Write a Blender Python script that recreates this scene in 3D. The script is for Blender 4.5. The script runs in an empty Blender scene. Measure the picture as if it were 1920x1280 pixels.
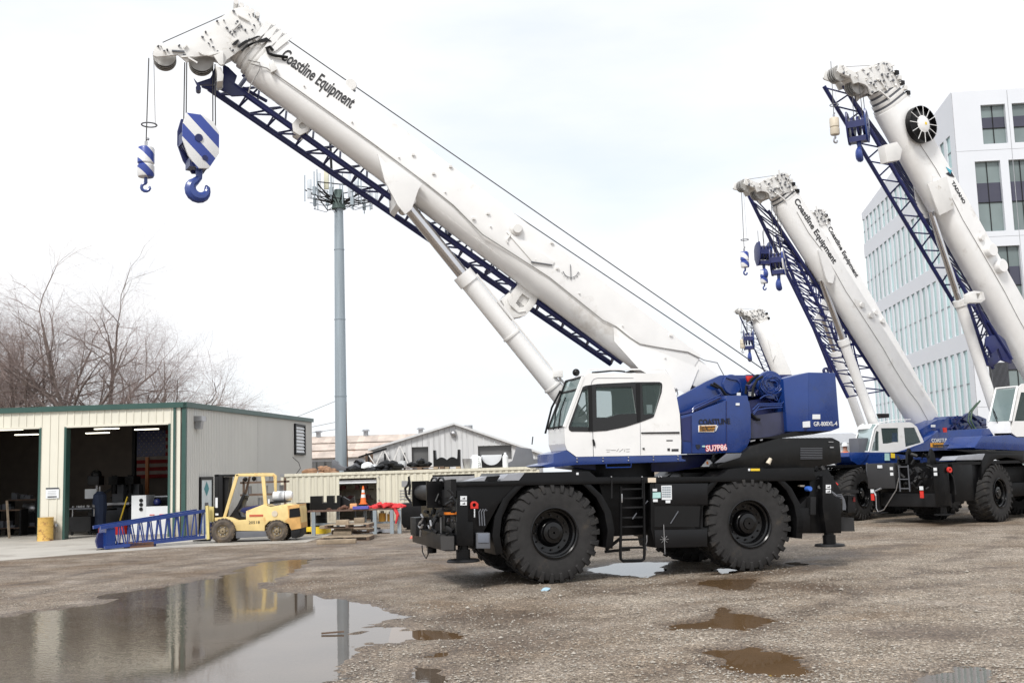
import bpy, math, random
import numpy as np
from mathutils import Vector, Matrix, noise as mnoise
from mathutils.geometry import tessellate_polygon
S=bpy.context.scene; COL=S.collection; rad=math.radians
random.seed(7)
# ---------------------------------------------------------------- camera
F=2000.;CH=2.1;TH=math.atan(242/2000);RO=.03
ct,st=math.cos(TH),math.sin(TH);cr,sr=math.cos(RO),math.sin(RO)
u0=(0,-st,ct);fw=(0,ct,st)
rt=(cr,-sr*u0[1],-sr*u0[2]);up=(sr,cr*u0[1],cr*u0[2])
cam=bpy.data.cameras.new('camera');co=bpy.data.objects.new('camera',cam);COL.objects.link(co);S.camera=co
cam.sensor_width=36;cam.lens=36*F/1920;cam.clip_end=3000;cam.clip_start=.1
co.matrix_world=Matrix(((rt[0],up[0],-fw[0],0),(rt[1],up[1],-fw[1],0),(rt[2],up[2],-fw[2],CH),(0,0,0,1)))
# ---------------------------------------------------------------- world: bright broken overcast
SUN_EL,SUN_AZ=48,205     # azimuth clockwise from +Y: behind the camera, a little to the left
w=bpy.data.worlds.new('World');S.world=w;w.use_nodes=True;nt=w.node_tree;nt.nodes.clear();N=nt.nodes.new;L=nt.links.new
out=N('ShaderNodeOutputWorld');bg=N('ShaderNodeBackground');bg.inputs[1].default_value=.1;L(bg.outputs[0],out.inputs[0])
sky=N('ShaderNodeTexSky');sky.sky_type='NISHITA';sky.sun_disc=False;sky.sun_elevation=rad(SUN_EL);sky.sun_rotation=rad(SUN_AZ)
tc=N('ShaderNodeTexCoord');mp=N('ShaderNodeMapping');mp.inputs['Scale'].default_value=(1.2,1.2,4.2);mp.inputs['Location'].default_value=(.3,.4,.15);L(tc.outputs['Generated'],mp.inputs[0])
nz=N('ShaderNodeTexNoise');nz.inputs['Scale'].default_value=2.1;nz.inputs['Detail'].default_value=6;nz.inputs['Roughness'].default_value=.5;L(mp.outputs[0],nz.inputs[0])
rp=N('ShaderNodeValToRGB');rp.color_ramp.elements[0].position=.34;rp.color_ramp.elements[0].color=(.80,.80,.80,1);rp.color_ramp.elements[1].position=.58;rp.color_ramp.elements[1].color=(1,1,1,1);L(nz.outputs[0],rp.inputs[0])
n5=N('ShaderNodeTexNoise');n5.inputs['Scale'].default_value=1.3;n5.inputs['Detail'].default_value=7;n5.inputs['Roughness'].default_value=.56;m5=N('ShaderNodeMapping');m5.inputs['Scale'].default_value=(1,1,3.2);m5.inputs['Location'].default_value=(2.1,.7,.4);L(tc.outputs['Generated'],m5.inputs[0]);L(m5.outputs[0],n5.inputs[0])
r5=N('ShaderNodeValToRGB');r5.color_ramp.elements[0].position=.38;r5.color_ramp.elements[0].color=(.87,.915,.975,1);r5.color_ramp.elements[1].position=.60;r5.color_ramp.elements[1].color=(1.02,1.02,1.03,1);L(n5.outputs[0],r5.inputs[0])
k5=N('ShaderNodeVectorMath');k5.operation='SCALE';k5.inputs['Scale'].default_value=5.35;L(r5.outputs[0],k5.inputs[0])
mx=N('ShaderNodeMix');mx.data_type='RGBA';L(rp.outputs[0],mx.inputs[0]);L(sky.outputs[0],mx.inputs[6]);L(k5.outputs[0],mx.inputs[7]);L(mx.outputs[2],bg.inputs[0])
sl=bpy.data.lights.new('sun','SUN');sl.energy=1.5;sl.angle=rad(14);sl.color=(1,.97,.92);so=bpy.data.objects.new('sun',sl);COL.objects.link(so)
e,a=rad(SUN_EL),rad(SUN_AZ);so.rotation_euler=(Vector((math.sin(a)*math.cos(e),math.cos(a)*math.cos(e),math.sin(e)))).to_track_quat('Z','Y').to_euler()
S.view_settings.view_transform='Standard';S.view_settings.look='None';S.view_settings.exposure=1.04;S.view_settings.gamma=1
S.render.engine='CYCLES'
try: S.cycles.max_bounces=6;S.cycles.transparent_max_bounces=12
except Exception: pass
# ---------------------------------------------------------------- helpers
def ray(px,py):
    a=(px-960)/F;b=(640-py)/F
    return tuple(fw[i]+rt[i]*a+up[i]*b for i in range(3))
def gp(px,py,z=0):
    d=ray(px,py);t=(z-CH)/d[2];return (d[0]*t,d[1]*t,z)
def at(px,py,D):
    d=ray(px,py);t=D/d[1];return (d[0]*t,D,CH+d[2]*t)
class Fr:      # an upright frame: x along a thing's side, y away from the camera, z up
    def __init__(s,o,deg):
        s.o=o;s.deg=deg;s.a=rad(deg);s.c,s.s=math.cos(s.a),math.sin(s.a)
    def loc(s,p):
        x,y=p[0]-s.o[0],p[1]-s.o[1];return (x*s.c+y*s.s,-x*s.s+y*s.c,p[2]-s.o[2])
    def w(s,p): return (s.o[0]+p[0]*s.c-p[1]*s.s,s.o[1]+p[0]*s.s+p[1]*s.c,s.o[2]+p[2])
    def q(s,px,py,y=0):
        d=ray(px,py);oy=s.o[0]*s.s-s.o[1]*s.c;dy=-d[0]*s.s+d[1]*s.c;t=(y-oy)/dy
        return s.loc((d[0]*t,d[1]*t,CH+d[2]*t))
    def qx(s,px,py,x=0):
        d=ray(px,py);ox=-s.o[0]*s.c-s.o[1]*s.s;dx=d[0]*s.c+d[1]*s.s;t=(x-ox)/dx
        return s.loc((d[0]*t,d[1]*t,CH+d[2]*t))
    def pp(s,pts,y=0): return [(p[0],p[2]) for p in (s.q(a,b,y) for a,b in pts)]
    def sub(s,p,deg=None): return Fr(s.w(p),s.deg if deg is None else deg)
def V(*a): return Vector(a)
class MB:
    def __init__(s): s.v=[];s.f=[];s.m=[]
    def add(s,vs,fs,mi=0):
        n=len(s.v);s.v+=[tuple(v) for v in vs];s.f+=[tuple(i+n for i in f) for f in fs];s.m+=[mi]*len(fs);return s
    def box(s,x0,x1,y0,y1,z0,z1,mi=0):
        return s.add([(x,y,z) for x in(x0,x1) for y in(y0,y1) for z in(z0,z1)],[(0,1,3,2),(4,6,7,5),(0,4,5,1),(2,3,7,6),(0,2,6,4),(1,5,7,3)],mi)
    def prism(s,poly,y0,y1,mi=0,holes=()):
        loops=[list(poly)]+[list(h) for h in holes];pts=[p for l in loops for p in l];n=len(pts)
        vs=[(x,y0,z) for x,z in pts]+[(x,y1,z) for x,z in pts]
        if holes: fr=[tuple(t) for t in tessellate_polygon([[V(x,z,0) for x,z in l] for l in loops])]
        else: fr=[tuple(range(n))]
        fs=list(fr)+[tuple(i+n for i in reversed(f)) for f in fr];b=0
        for l in loops:
            k=len(l)
            for i in range(k): fs.append((b+i,b+(i+1)%k,b+(i+1)%k+n,b+i+n))
            b+=k
        return s.add(vs,fs,mi)
    def bar(s,p0,p1,w,h=None,upv=(0,0,1),mi=0):
        h=h or w;p0,p1=Vector(p0),Vector(p1);d=(p1-p0).normalized();u=Vector(upv)
        if abs(d.dot(u))>.98:u=V(0,1,0)
        a=d.cross(u).normalized();b=a.cross(d).normalized();a=a*w/2;b=b*h/2
        return s.add([p+i*a+j*b for p in(p0,p1) for i,j in((-1,-1),(1,-1),(1,1),(-1,1))],[(3,2,1,0),(4,5,6,7),(0,1,5,4),(1,2,6,5),(2,3,7,6),(3,0,4,7)],mi)
    def cyl(s,p0,p1,r0,r1=None,n=14,mi=0,caps=True):
        r1=r0 if r1 is None else r1;p0,p1=Vector(p0),Vector(p1);d=(p1-p0).normalized()
        u=V(0,0,1) if abs(d.z)<.9 else V(0,1,0);a=d.cross(u).normalized();b=a.cross(d)
        c=[(a*math.cos(2*math.pi*i/n)+b*math.sin(2*math.pi*i/n)) for i in range(n)]
        fs=[(i,(i+1)%n,n+(i+1)%n,n+i) for i in range(n)]
        if caps: fs+=[tuple(range(n-1,-1,-1)),tuple(range(n,2*n))]
        return s.add([p0+x*r0 for x in c]+[p1+x*r1 for x in c],fs,mi)
    def tube(s,pts,r,n=6,mi=0):
        pts=[Vector(p) for p in pts];rs=r if hasattr(r,'__len__') else [r]*len(pts);vs=[];fs=[];pa=None
        for k,p in enumerate(pts):
            d=(pts[min(k+1,len(pts)-1)]-pts[max(k-1,0)]).normalized()
            if pa is None: u=V(0,0,1) if abs(d.z)<.9 else V(0,1,0);a=d.cross(u).normalized()
            else: a=(pa-d*pa.dot(d)).normalized()
            pa=a;b=d.cross(a)
            vs+=[p+(a*math.cos(2*math.pi*i/n)+b*math.sin(2*math.pi*i/n))*rs[k] for i in range(n)]
        for k in range(len(pts)-1): fs+=[(k*n+i,k*n+(i+1)%n,(k+1)*n+(i+1)%n,(k+1)*n+i) for i in range(n)]
        m=(len(pts)-1)*n;fs+=[tuple(range(n-1,-1,-1)),tuple(range(m,m+n))]
        return s.add(vs,fs,mi)
    def lathe(s,prof,c,axis='y',n=32,mi=0,cap=True):   # prof: (r, along axis)
        vs=[];fs=[];c=Vector(c)
        for r,h in prof:
            for i in range(n):
                t=2*math.pi*i/n;x,z=r*math.cos(t),r*math.sin(t)
                vs.append(c+(V(x,h,z) if axis=='y' else V(x,z,h) if axis=='z' else V(h,x,z)))
        for k in range(len(prof)-1): fs+=[(k*n+i,k*n+(i+1)%n,(k+1)*n+(i+1)%n,(k+1)*n+i) for i in range(n)]
        if abs(prof[0][1]-prof[-1][1])<.015 and prof[0][0]>.025 and prof[-1][0]>.025: cap=False
        if cap and prof[0][0]>1e-4: fs.append(tuple(range(n)))
        if cap and prof[-1][0]>1e-4: fs.append(tuple(range((len(prof)-1)*n,len(prof)*n)))
        return s.add(vs,fs,mi)
    def ball(s,c,r,n=10,sc=(1,1,1),mi=0):
        pr=[(max(1e-5,math.sin(math.pi*k/n)),-math.cos(math.pi*k/n)) for k in range(n+1)];c=Vector(c)
        t=MB();t.lathe(pr,(0,0,0),'z',2*n)
        return s.add([(c.x+x*r*sc[0],c.y+y*r*sc[1],c.z+z*r*sc[2]) for x,y,z in t.v],t.f[:-0 or None],mi)
    def mesh(s,name,mats,bevel=0,ang=32):
        me=bpy.data.meshes.new(name);me.from_pydata(s.v,[],s.f)
        mats=mats if isinstance(mats,(list,tuple)) else [mats]
        for m in mats: me.materials.append(m)
        me.polygons.foreach_set('material_index',s.m)
        import bmesh
        bm=bmesh.new();bm.from_mesh(me)
        bmesh.ops.recalc_face_normals(bm,faces=bm.faces)
        if bevel:
            es=[e for e in bm.edges if len(e.link_faces)==2 and e.calc_face_angle(0)>.5]
            try: bmesh.ops.bevel(bm,geom=es,offset=bevel,segments=2,profile=.6,affect='EDGES',clamp_overlap=True)
            except Exception: pass
        bm.to_mesh(me);bm.free()
        me.polygons.foreach_set('use_smooth',[True]*len(me.polygons));me.set_sharp_from_angle(angle=rad(ang));me.update()
        return me
    def build(s,name,mats,parent=None,bevel=0,ang=32):
        return link(name,s.mesh(name,mats,bevel,ang),parent)
def link(name,me,parent=None):
    o=bpy.data.objects.new(name,me);COL.objects.link(o)
    if parent: o.parent=parent
    return o
def tag(o,label=None,cat=None,group=None,kind=None):
    for k,v in (('label',label),('category',cat),('group',group),('kind',kind)):
        if v: o[k]=v
    return o
def root(name,label,cat,fr,group=None):
    o=bpy.data.objects.new(name,None);COL.objects.link(o);o.location=fr.o;o.rotation_euler=(0,0,fr.a);o.empty_display_size=.3
    return tag(o,label,cat,group)
def place(o,fr): o.location=fr.o;o.rotation_euler=(0,0,fr.a);return o
def E(par,name,mat,fr,px,y0,y1,bevel=0,holes=(),label=None):
    o=MB().prism(fr.pp(px,y0),y0,y1,0,[fr.pp(h,y0) for h in holes]).build(name,mat,par,bevel)
    if label: o['label']=label
    return o
def text(par,name,body,mat,loc,size,ang=0,sx=1,bold=0,ext=.004,axis='front',align='LEFT'):
    cu=bpy.data.curves.new(name,'FONT');cu.body=body;cu.size=size;cu.extrude=ext;cu.offset=bold;cu.align_x=align;cu.resolution_u=3
    t=bpy.data.objects.new('t',cu);COL.objects.link(t);bpy.context.view_layer.update()
    me=bpy.data.meshes.new_from_object(t.evaluated_get(bpy.context.evaluated_depsgraph_get()));bpy.data.objects.remove(t)
    M=Matrix.Rotation(rad(90),4,'X')@Matrix.Rotation(ang,4,'Z')@Matrix.Diagonal((sx,1,1,1))
    me.transform(Matrix.Translation(loc)@M);me.materials.clear();me.materials.append(mat);me.name=name
    return link(name,me,par)
# ---------------------------------------------------------------- materials
def pm(name,col,rough=.5,metal=0,var=.1,scale=2.5,bump=0,bscale=60,coat=0,dirt=None,spec=.5,streak=0,base=0,rnd=0):
    m=bpy.data.materials.new(name);m.use_nodes=True;nt=m.node_tree;N=nt.nodes.new;L=nt.links.new;b=nt.nodes['Principled BSDF']
    tc=N('ShaderNodeTexCoord');nz=N('ShaderNodeTexNoise');nz.inputs['Scale'].default_value=scale;nz.inputs['Detail'].default_value=5
    src=tc.outputs['Object']
    if streak:
        mp=N('ShaderNodeMapping');mp.inputs['Scale'].default_value=(6,6,.25);L(src,mp.inputs[0]);L(mp.outputs[0],nz.inputs[0])
    else: L(src,nz.inputs[0])
    mr=N('ShaderNodeMapRange');mr.inputs[1].default_value=.3;mr.inputs[2].default_value=.7;mr.inputs[3].default_value=1-var;mr.inputs[4].default_value=1+var;L(nz.outputs[0],mr.inputs[0])
    mu=N('ShaderNodeMix');mu.data_type='RGBA';mu.blend_type='MULTIPLY';mu.inputs[0].default_value=1;mu.inputs[6].default_value=(*col,1);L(mr.outputs[0],mu.inputs[7]);c=mu.outputs[2]
    if dirt:
        dc,th,ds=dirt;n2=N('ShaderNodeTexNoise');n2.inputs['Scale'].default_value=ds;n2.inputs['Detail'].default_value=8;n2.inputs['Roughness'].default_value=.65;L(src,n2.inputs[0])
        r2=N('ShaderNodeMapRange');r2.inputs[1].default_value=th;r2.inputs[2].default_value=th+.14;L(n2.outputs[0],r2.inputs[0])
        m2=N('ShaderNodeMix');m2.data_type='RGBA';L(r2.outputs[0],m2.inputs[0]);L(c,m2.inputs[6]);m2.inputs[7].default_value=(*dc,1);c=m2.outputs[2]
    if base:    # splashed dirt and rust near the foot of a wall
        s4=N('ShaderNodeSeparateXYZ');L(src,s4.inputs[0]);n4=N('ShaderNodeTexNoise');n4.inputs['Scale'].default_value=2.2;n4.inputs['Detail'].default_value=7;L(src,n4.inputs[0])
        a4=N('ShaderNodeMath');a4.operation='MULTIPLY_ADD';L(n4.outputs[0],a4.inputs[0]);a4.inputs[1].default_value=-1.6;L(s4.outputs[2],a4.inputs[2])
        r4=N('ShaderNodeMapRange');r4.inputs[1].default_value=-.75;r4.inputs[2].default_value=base;r4.inputs[3].default_value=.75;r4.inputs[4].default_value=0;L(a4.outputs[0],r4.inputs[0])
        m4=N('ShaderNodeMix');m4.data_type='RGBA';L(r4.outputs[0],m4.inputs[0]);L(c,m4.inputs[6]);m4.inputs[7].default_value=(.25,.20,.15,1);c=m4.outputs[2]
    if rnd:
        oi=N('ShaderNodeObjectInfo');r6=N('ShaderNodeMapRange');r6.inputs[3].default_value=1-rnd;r6.inputs[4].default_value=1+rnd;L(oi.outputs['Random'],r6.inputs[0])
        m6=N('ShaderNodeMix');m6.data_type='RGBA';m6.blend_type='MULTIPLY';m6.inputs[0].default_value=1;L(c,m6.inputs[6]);L(r6.outputs[0],m6.inputs[7]);c=m6.outputs[2]
    L(c,b.inputs['Base Color']);b.inputs['Metallic'].default_value=metal;b.inputs['Specular IOR Level'].default_value=spec
    r3=N('ShaderNodeMapRange');r3.inputs[3].default_value=max(.02,rough*.8);r3.inputs[4].default_value=min(1,rough*1.2);L(nz.outputs[0],r3.inputs[0]);L(r3.outputs[0],b.inputs['Roughness'])
    if coat: b.inputs['Coat Weight'].default_value=coat;b.inputs['Coat Roughness'].default_value=.08
    if bump:
        n3=N('ShaderNodeTexNoise');n3.inputs['Scale'].default_value=bscale;n3.inputs['Detail'].default_value=4;L(src,n3.inputs[0]);bp=N('ShaderNodeBump');bp.inputs['Strength'].default_value=bump;bp.inputs['Distance'].default_value=.02;L(n3.outputs[0],bp.inputs['Height']);L(bp.outputs[0],b.inputs['Normal'])
    return m
M={}
M['white']=pm('white_paint',(.82,.815,.805),.3,var=.035,coat=.3,dirt=((.60,.575,.54),.60,1.3))
M['white2']=pm('white_plate',(.73,.72,.70),.4,var=.06,dirt=((.4,.36,.3),.62,3))
M['blue']=pm('blue_paint',(.007,.033,.17),.28,var=.14,coat=.35,dirt=((.02,.04,.12),.6,2.2))
M['navy']=pm('navy_paint',(.009,.015,.095),.4,var=.2,coat=.1)
M['black']=pm('black_paint',(.0045,.0045,.005),.36,var=.3,dirt=((.013,.012,.011),.58,2.5),spec=.22)
M['dark']=pm('dark_steel',(.012,.012,.013),.5,var=.3,dirt=((.03,.026,.022),.6,4),spec=.25)
M['grey']=pm('grey_plate',(.30,.31,.34),.55,var=.1,bump=.3,bscale=90)
M['midgrey']=pm('mid_grey_plastic',(.11,.115,.13),.5)
M['tyre']=pm('tyre_rubber',(.030,.029,.029),.82,var=.2,scale=6,bump=.15,bscale=50,dirt=((.055,.047,.04),.58,2.6),spec=.25)
M['tyreold']=pm('old_tyre_rubber',(.10,.085,.072),.9,var=.25,scale=6,dirt=((.17,.13,.09),.5,5),spec=.2)
M['rim']=pm('rim_black',(.004,.004,.0045),.22,var=.2,spec=.4)
M['chrome']=pm('chrome',(.62,.62,.64),.12,1,var=.05)
M['steel']=pm('steel',(.42,.42,.43),.38,.8,var=.15)
M['galv']=pm('galvanised_steel',(.30,.35,.385),.5,.15,var=.10,scale=1.2,streak=1)
M['rope']=pm('wire_rope',(.09,.088,.085),.6,.4)
M['ropelt']=pm('light_rope',(.3,.29,.28),.6,.3)
M['red']=pm('red_paint',(.62,.03,.02),.4)
M['orange']=pm('orange_lens',(.8,.22,.02),.35)
M['coneo']=pm('orange_cone',(.85,.17,.03),.5)
M['yellow']=pm('fork_yellow',(.75,.57,.25),.48,var=.12,scale=3,dirt=((.52,.28,.09),.58,2.4))
M['yellowb']=pm('bright_yellow',(.8,.56,.03),.5,var=.1)
M['drum']=pm('drum_yellow',(.66,.42,.11),.55,var=.12,dirt=((.20,.07,.03),.53,5))
M['cream']=pm('cream_siding',(.68,.655,.56),.55,base=.25,rnd=.035,var=.03,scale=.7,dirt=((.55,.5,.4),.68,1.2),streak=0)
M['sidegrey']=pm('grey_siding',(.64,.63,.595),.6,base=.3,var=.03,scale=.5)
M['contm']=pm('container_cream',(.64,.61,.50),.6,base=.2,rnd=.05,var=.10,scale=1.6,streak=1,dirt=((.33,.27,.19),.64,2.5))
M['green']=pm('green_trim',(.028,.078,.066),.45,var=.08)
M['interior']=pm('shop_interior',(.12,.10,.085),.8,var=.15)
M['conc']=pm('concrete',(.41,.385,.345),.75,var=.10,scale=.8,bump=.2,bscale=25,dirt=((.24,.21,.18),.55,.5))
M['wood']=pm('weathered_wood',(.30,.235,.165),.8,rnd=.3,var=.3,scale=5,bump=.3,bscale=50)
M['wooddk']=pm('dark_wood',(.13,.085,.06),.85,var=.3,scale=5)
M['roofred']=pm('rusty_roof',(.62,.54,.48),.7,rnd=.12,var=.12,scale=1.1,dirt=((.50,.33,.25),.60,.9))
M['shed']=pm('shed_metal',(.60,.605,.61),.5,rnd=.04,var=.06,scale=.8,streak=1)
M['offwhite']=pm('facade_white',(.66,.68,.72),.5,var=.02,scale=.3)
M['bark']=pm('bark',(.19,.15,.13),.9,var=.25,scale=2)
M['twig']=pm('twig',(.28,.22,.20),.9,var=.2,scale=1)
M['blackplastic']=pm('black_plastic',(.006,.006,.0065),.4,spec=.3)
M['darkwin']=pm('tinted_black',(.006,.006,.007),.12,var=.05)
M['paper']=pm('white_sticker',(.72,.74,.76),.6,var=.05)
M['teal']=pm('teal_sticker',(.40,.62,.60),.6)
M['creamst']=pm('cream_sticker',(.68,.58,.46),.6)
M['text']=pm('dark_lettering',(.035,.035,.038),.5)
M['textblk']=pm('black_lettering',(.006,.008,.02),.5)
M['textw']=pm('white_lettering',(.75,.75,.75),.5)
M['skin']=pm('skin',(.45,.25,.18),.6,var=.05)
M['denim']=pm('blue_cloth',(.03,.045,.09),.85)
M['tarp']=pm('brown_tarp',(.30,.17,.10),.8,var=.3,scale=8)
M['redcloth']=pm('red_strap',(.58,.03,.035),.75,var=.25,scale=12)
M['cyl']=pm('barrel_white',(.80,.795,.785),.28,var=.02,coat=.3)
M['beige']=pm('beige_paint',(.60,.53,.42),.5)
M['stone']=pm('gravel_stone',(.33,.30,.26),.85,var=.35,scale=31)
M['litter']=pm('pale_blue_litter',(.35,.5,.6),.5)
def glass(name,col,rough=.02,tr=.75,ior=1.45):
    m=bpy.data.materials.new(name);m.use_nodes=True;nt=m.node_tree;b=nt.nodes['Principled BSDF'];N=nt.nodes.new;L=nt.links.new
    b.inputs['Base Color'].default_value=(*col,1);b.inputs['Roughness'].default_value=rough;b.inputs['IOR'].default_value=ior
    t=N('ShaderNodeBsdfTransparent');t.inputs[0].default_value=(*[min(1,c*.4+.6) for c in col],1);mxs=N('ShaderNodeMixShader');mxs.inputs[0].default_value=1-tr
    L(t.outputs[0],mxs.inputs[1]);L(b.outputs[0],mxs.inputs[2]);L(mxs.outputs[0],nt.nodes['Material Output'].inputs[0]);return m
M['glass']=glass('cab_glass',(.25,.33,.32),tr=.86)
M['glassb']=glass('windscreen_glass',(.30,.40,.40),tr=.45)
def winmat(name,col,rough,metal,spec=.5):
    return pm(name,col,rough,metal,var=.18,scale=.35,spec=spec,rnd=.28)
M['wteal']=winmat('teal_window',(.36,.52,.52),.12,.35)
M['wdark']=winmat('dark_window',(.055,.055,.085),.08,0,.6)
M['wgrey']=winmat('grey_green_window',(.17,.21,.21),.1,0,.6)
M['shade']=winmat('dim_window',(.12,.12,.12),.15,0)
def emis(name,col,st):
    m=bpy.data.materials.new(name);m.use_nodes=True;b=m.node_tree.nodes['Principled BSDF'];b.inputs['Emission Color'].default_value=(*col,1);b.inputs['Emission Strength'].default_value=st;return m
M['tube']=emis('fluorescent',(1,.93,.75),1.6)
def stripe(name,c1,c2,period,ax=(1,0,1),off=0):
    m=pm(name,c1,.4,var=.05,coat=.2);nt=m.node_tree;N=nt.nodes.new;L=nt.links.new;b=nt.nodes['Principled BSDF']
    tc=N('ShaderNodeTexCoord');dt=N('ShaderNodeVectorMath');dt.operation='DOT_PRODUCT';dt.inputs[1].default_value=ax;L(tc.outputs['Object'],dt.inputs[0])
    a=N('ShaderNodeMath');a.operation='MULTIPLY_ADD';a.inputs[1].default_value=1/period;a.inputs[2].default_value=100+off;L(dt.outputs['Value'],a.inputs[0])
    f=N('ShaderNodeMath');f.operation='FRACT';L(a.outputs[0],f.inputs[0]);g=N('ShaderNodeMath');g.operation='GREATER_THAN';g.inputs[1].default_value=.5;L(f.outputs[0],g.inputs[0])
    mi=N('ShaderNodeMix');mi.data_type='RGBA';L(g.outputs[0],mi.inputs[0]);mi.inputs[6].default_value=(*c1,1);mi.inputs[7].default_value=(*c2,1);L(mi.outputs[2],b.inputs['Base Color']);return m
M['stripe']=stripe('hook_stripes',(.03,.06,.30),(.74,.74,.74),.40,(.74,0,.74))
M['stripeb']=stripe('ball_stripes',(.03,.06,.30),(.74,.74,.74),.30,(.8,0,.8),.1)
# gravel and water
def gravel():
    m=bpy.data.materials.new('gravel');m.use_nodes=True;nt=m.node_tree;N=nt.nodes.new;L=nt.links.new;b=nt.nodes['Principled BSDF'];tc=N('ShaderNodeTexCoord');src=tc.outputs['Object']
    def nse(sc,det=5,ro=.6,scale=None):
        n=N('ShaderNodeTexNoise');n.inputs['Scale'].default_value=sc;n.inputs['Detail'].default_value=det;n.inputs['Roughness'].default_value=ro
        if scale: mp=N('ShaderNodeMapping');mp.inputs['Scale'].default_value=scale;L(src,mp.inputs[0]);L(mp.outputs[0],n.inputs[0])
        else: L(src,n.inputs[0])
        return n.outputs[0]
    def ramp(fac,stops):
        r=N('ShaderNodeValToRGB');el=r.color_ramp.elements
        while len(el)<len(stops): el.new(.5)
        for k,(p,c) in enumerate(stops): el[k].position=p;el[k].color=(*c,1)
        L(fac,r.inputs[0]);return r.outputs[0]
    def mix(f,a,bb,mode='MIX'):
        x=N('ShaderNodeMix');x.data_type='RGBA';x.blend_type=mode
        if hasattr(f,'links'): L(f,x.inputs[0])
        else: x.inputs[0].default_value=f
        for s,v in((6,a),(7,bb)):
            if hasattr(v,'links'): L(v,x.inputs[s])
            else: x.inputs[s].default_value=(*v,1)
        return x.outputs[2]
    vo=N('ShaderNodeTexVoronoi');vo.inputs['Scale'].default_value=38;L(src,vo.inputs['Vector'])
    sep=N('ShaderNodeSeparateColor');L(vo.outputs['Color'],sep.inputs[0])
    stones=ramp(sep.outputs[0],[(0,(.075,.06,.05)),(.3,(.17,.145,.115)),(.62,(.28,.245,.20)),(.85,(.40,.36,.31)),(.95,(.60,.56,.50)),(1,(.75,.72,.66))])
    v2=N('ShaderNodeTexVoronoi');v2.inputs['Scale'].default_value=95;L(src,v2.inputs['Vector']);s2=N('ShaderNodeSeparateColor');L(v2.outputs['Color'],s2.inputs[0])
    fine=ramp(s2.outputs[0],[(0,(.09,.072,.056)),(.55,(.21,.18,.142)),(.9,(.36,.32,.27)),(1,(.6,.56,.5))])
    c=mix(ramp(nse(9,4),[(.42,(0,0,0)),(.55,(1,1,1))]),fine,stones)
    mud=ramp(nse(.9,9,.7),[(.3,(.10,.075,.055)),(.47,(.17,.14,.112)),(.62,(.225,.20,.175)),(.75,(.29,.27,.25))])
    at1=N('ShaderNodeAttribute');at1.attribute_name='pack'
    mm=N('ShaderNodeMath');mm.operation='MULTIPLY_ADD';L(at1.outputs['Fac'],mm.inputs[0]);mm.inputs[1].default_value=.55;
    big=N('ShaderNodeMapRange');big.inputs[1].default_value=.40;big.inputs[2].default_value=.66;big.inputs[3].default_value=.0;big.inputs[4].default_value=.6;L(nse(.8,8,.65),big.inputs[0]);L(big.outputs[0],mm.inputs[2]);mm.use_clamp=True
    c=mix(mm.outputs[0],c,mud)
    # shallow drag streaks across the yard
    st=ramp(nse(1.6,9,.72),[(.36,(.62,.59,.56)),(.5,(.97,.96,.95)),(.64,(1.25,1.24,1.22))]);c=mix(1,c,st,'MULTIPLY')
    sp_=ramp(nse(17,3,.7),[(.36,(.52,.49,.46)),(.48,(.95,.94,.93)),(.60,(1.35,1.33,1.30))]);c=mix(.85,c,sp_,'MULTIPLY')
    sp2=ramp(nse(42,2,.7),[(.38,(.50,.48,.46)),(.5,(1,1,1)),(.64,(1.6,1.58,1.55))]);c=mix(.8,c,sp2,'MULTIPLY')
    c=mix(1,c,ramp(nse(.33,7,.62),[(.32,(.80,.69,.59)),(.46,(1.02,.98,.94)),(.56,(1.14,1.13,1.13)),(.7,(1.38,1.38,1.37))]),'MULTIPLY')
    aw=N('ShaderNodeAttribute');aw.attribute_name='wet'
    wf=N('ShaderNodeMath');wf.operation='MULTIPLY';L(aw.outputs['Fac'],wf.inputs[0]);wf.inputs[1].default_value=.85
    c=mix(wf.outputs[0],c,mix(1,c,(.42,.35,.29),'MULTIPLY'));L(c,b.inputs['Base Color'])
    rr=N('ShaderNodeMapRange');rr.inputs[3].default_value=.86;rr.inputs[4].default_value=.40;L(aw.outputs['Fac'],rr.inputs[0]);L(rr.outputs[0],b.inputs['Roughness']);b.inputs['Specular IOR Level'].default_value=.35
    bp=N('ShaderNodeBump');bp.inputs['Distance'].default_value=.02;bp.inputs['Strength'].default_value=.75
    ad=N('ShaderNodeMath');ad.operation='ADD';L(vo.outputs['Distance'],ad.inputs[0]);L(nse(55,3),ad.inputs[1]);L(ad.outputs[0],bp.inputs['Height']);L(bp.outputs[0],b.inputs['Normal'])
    return m
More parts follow.
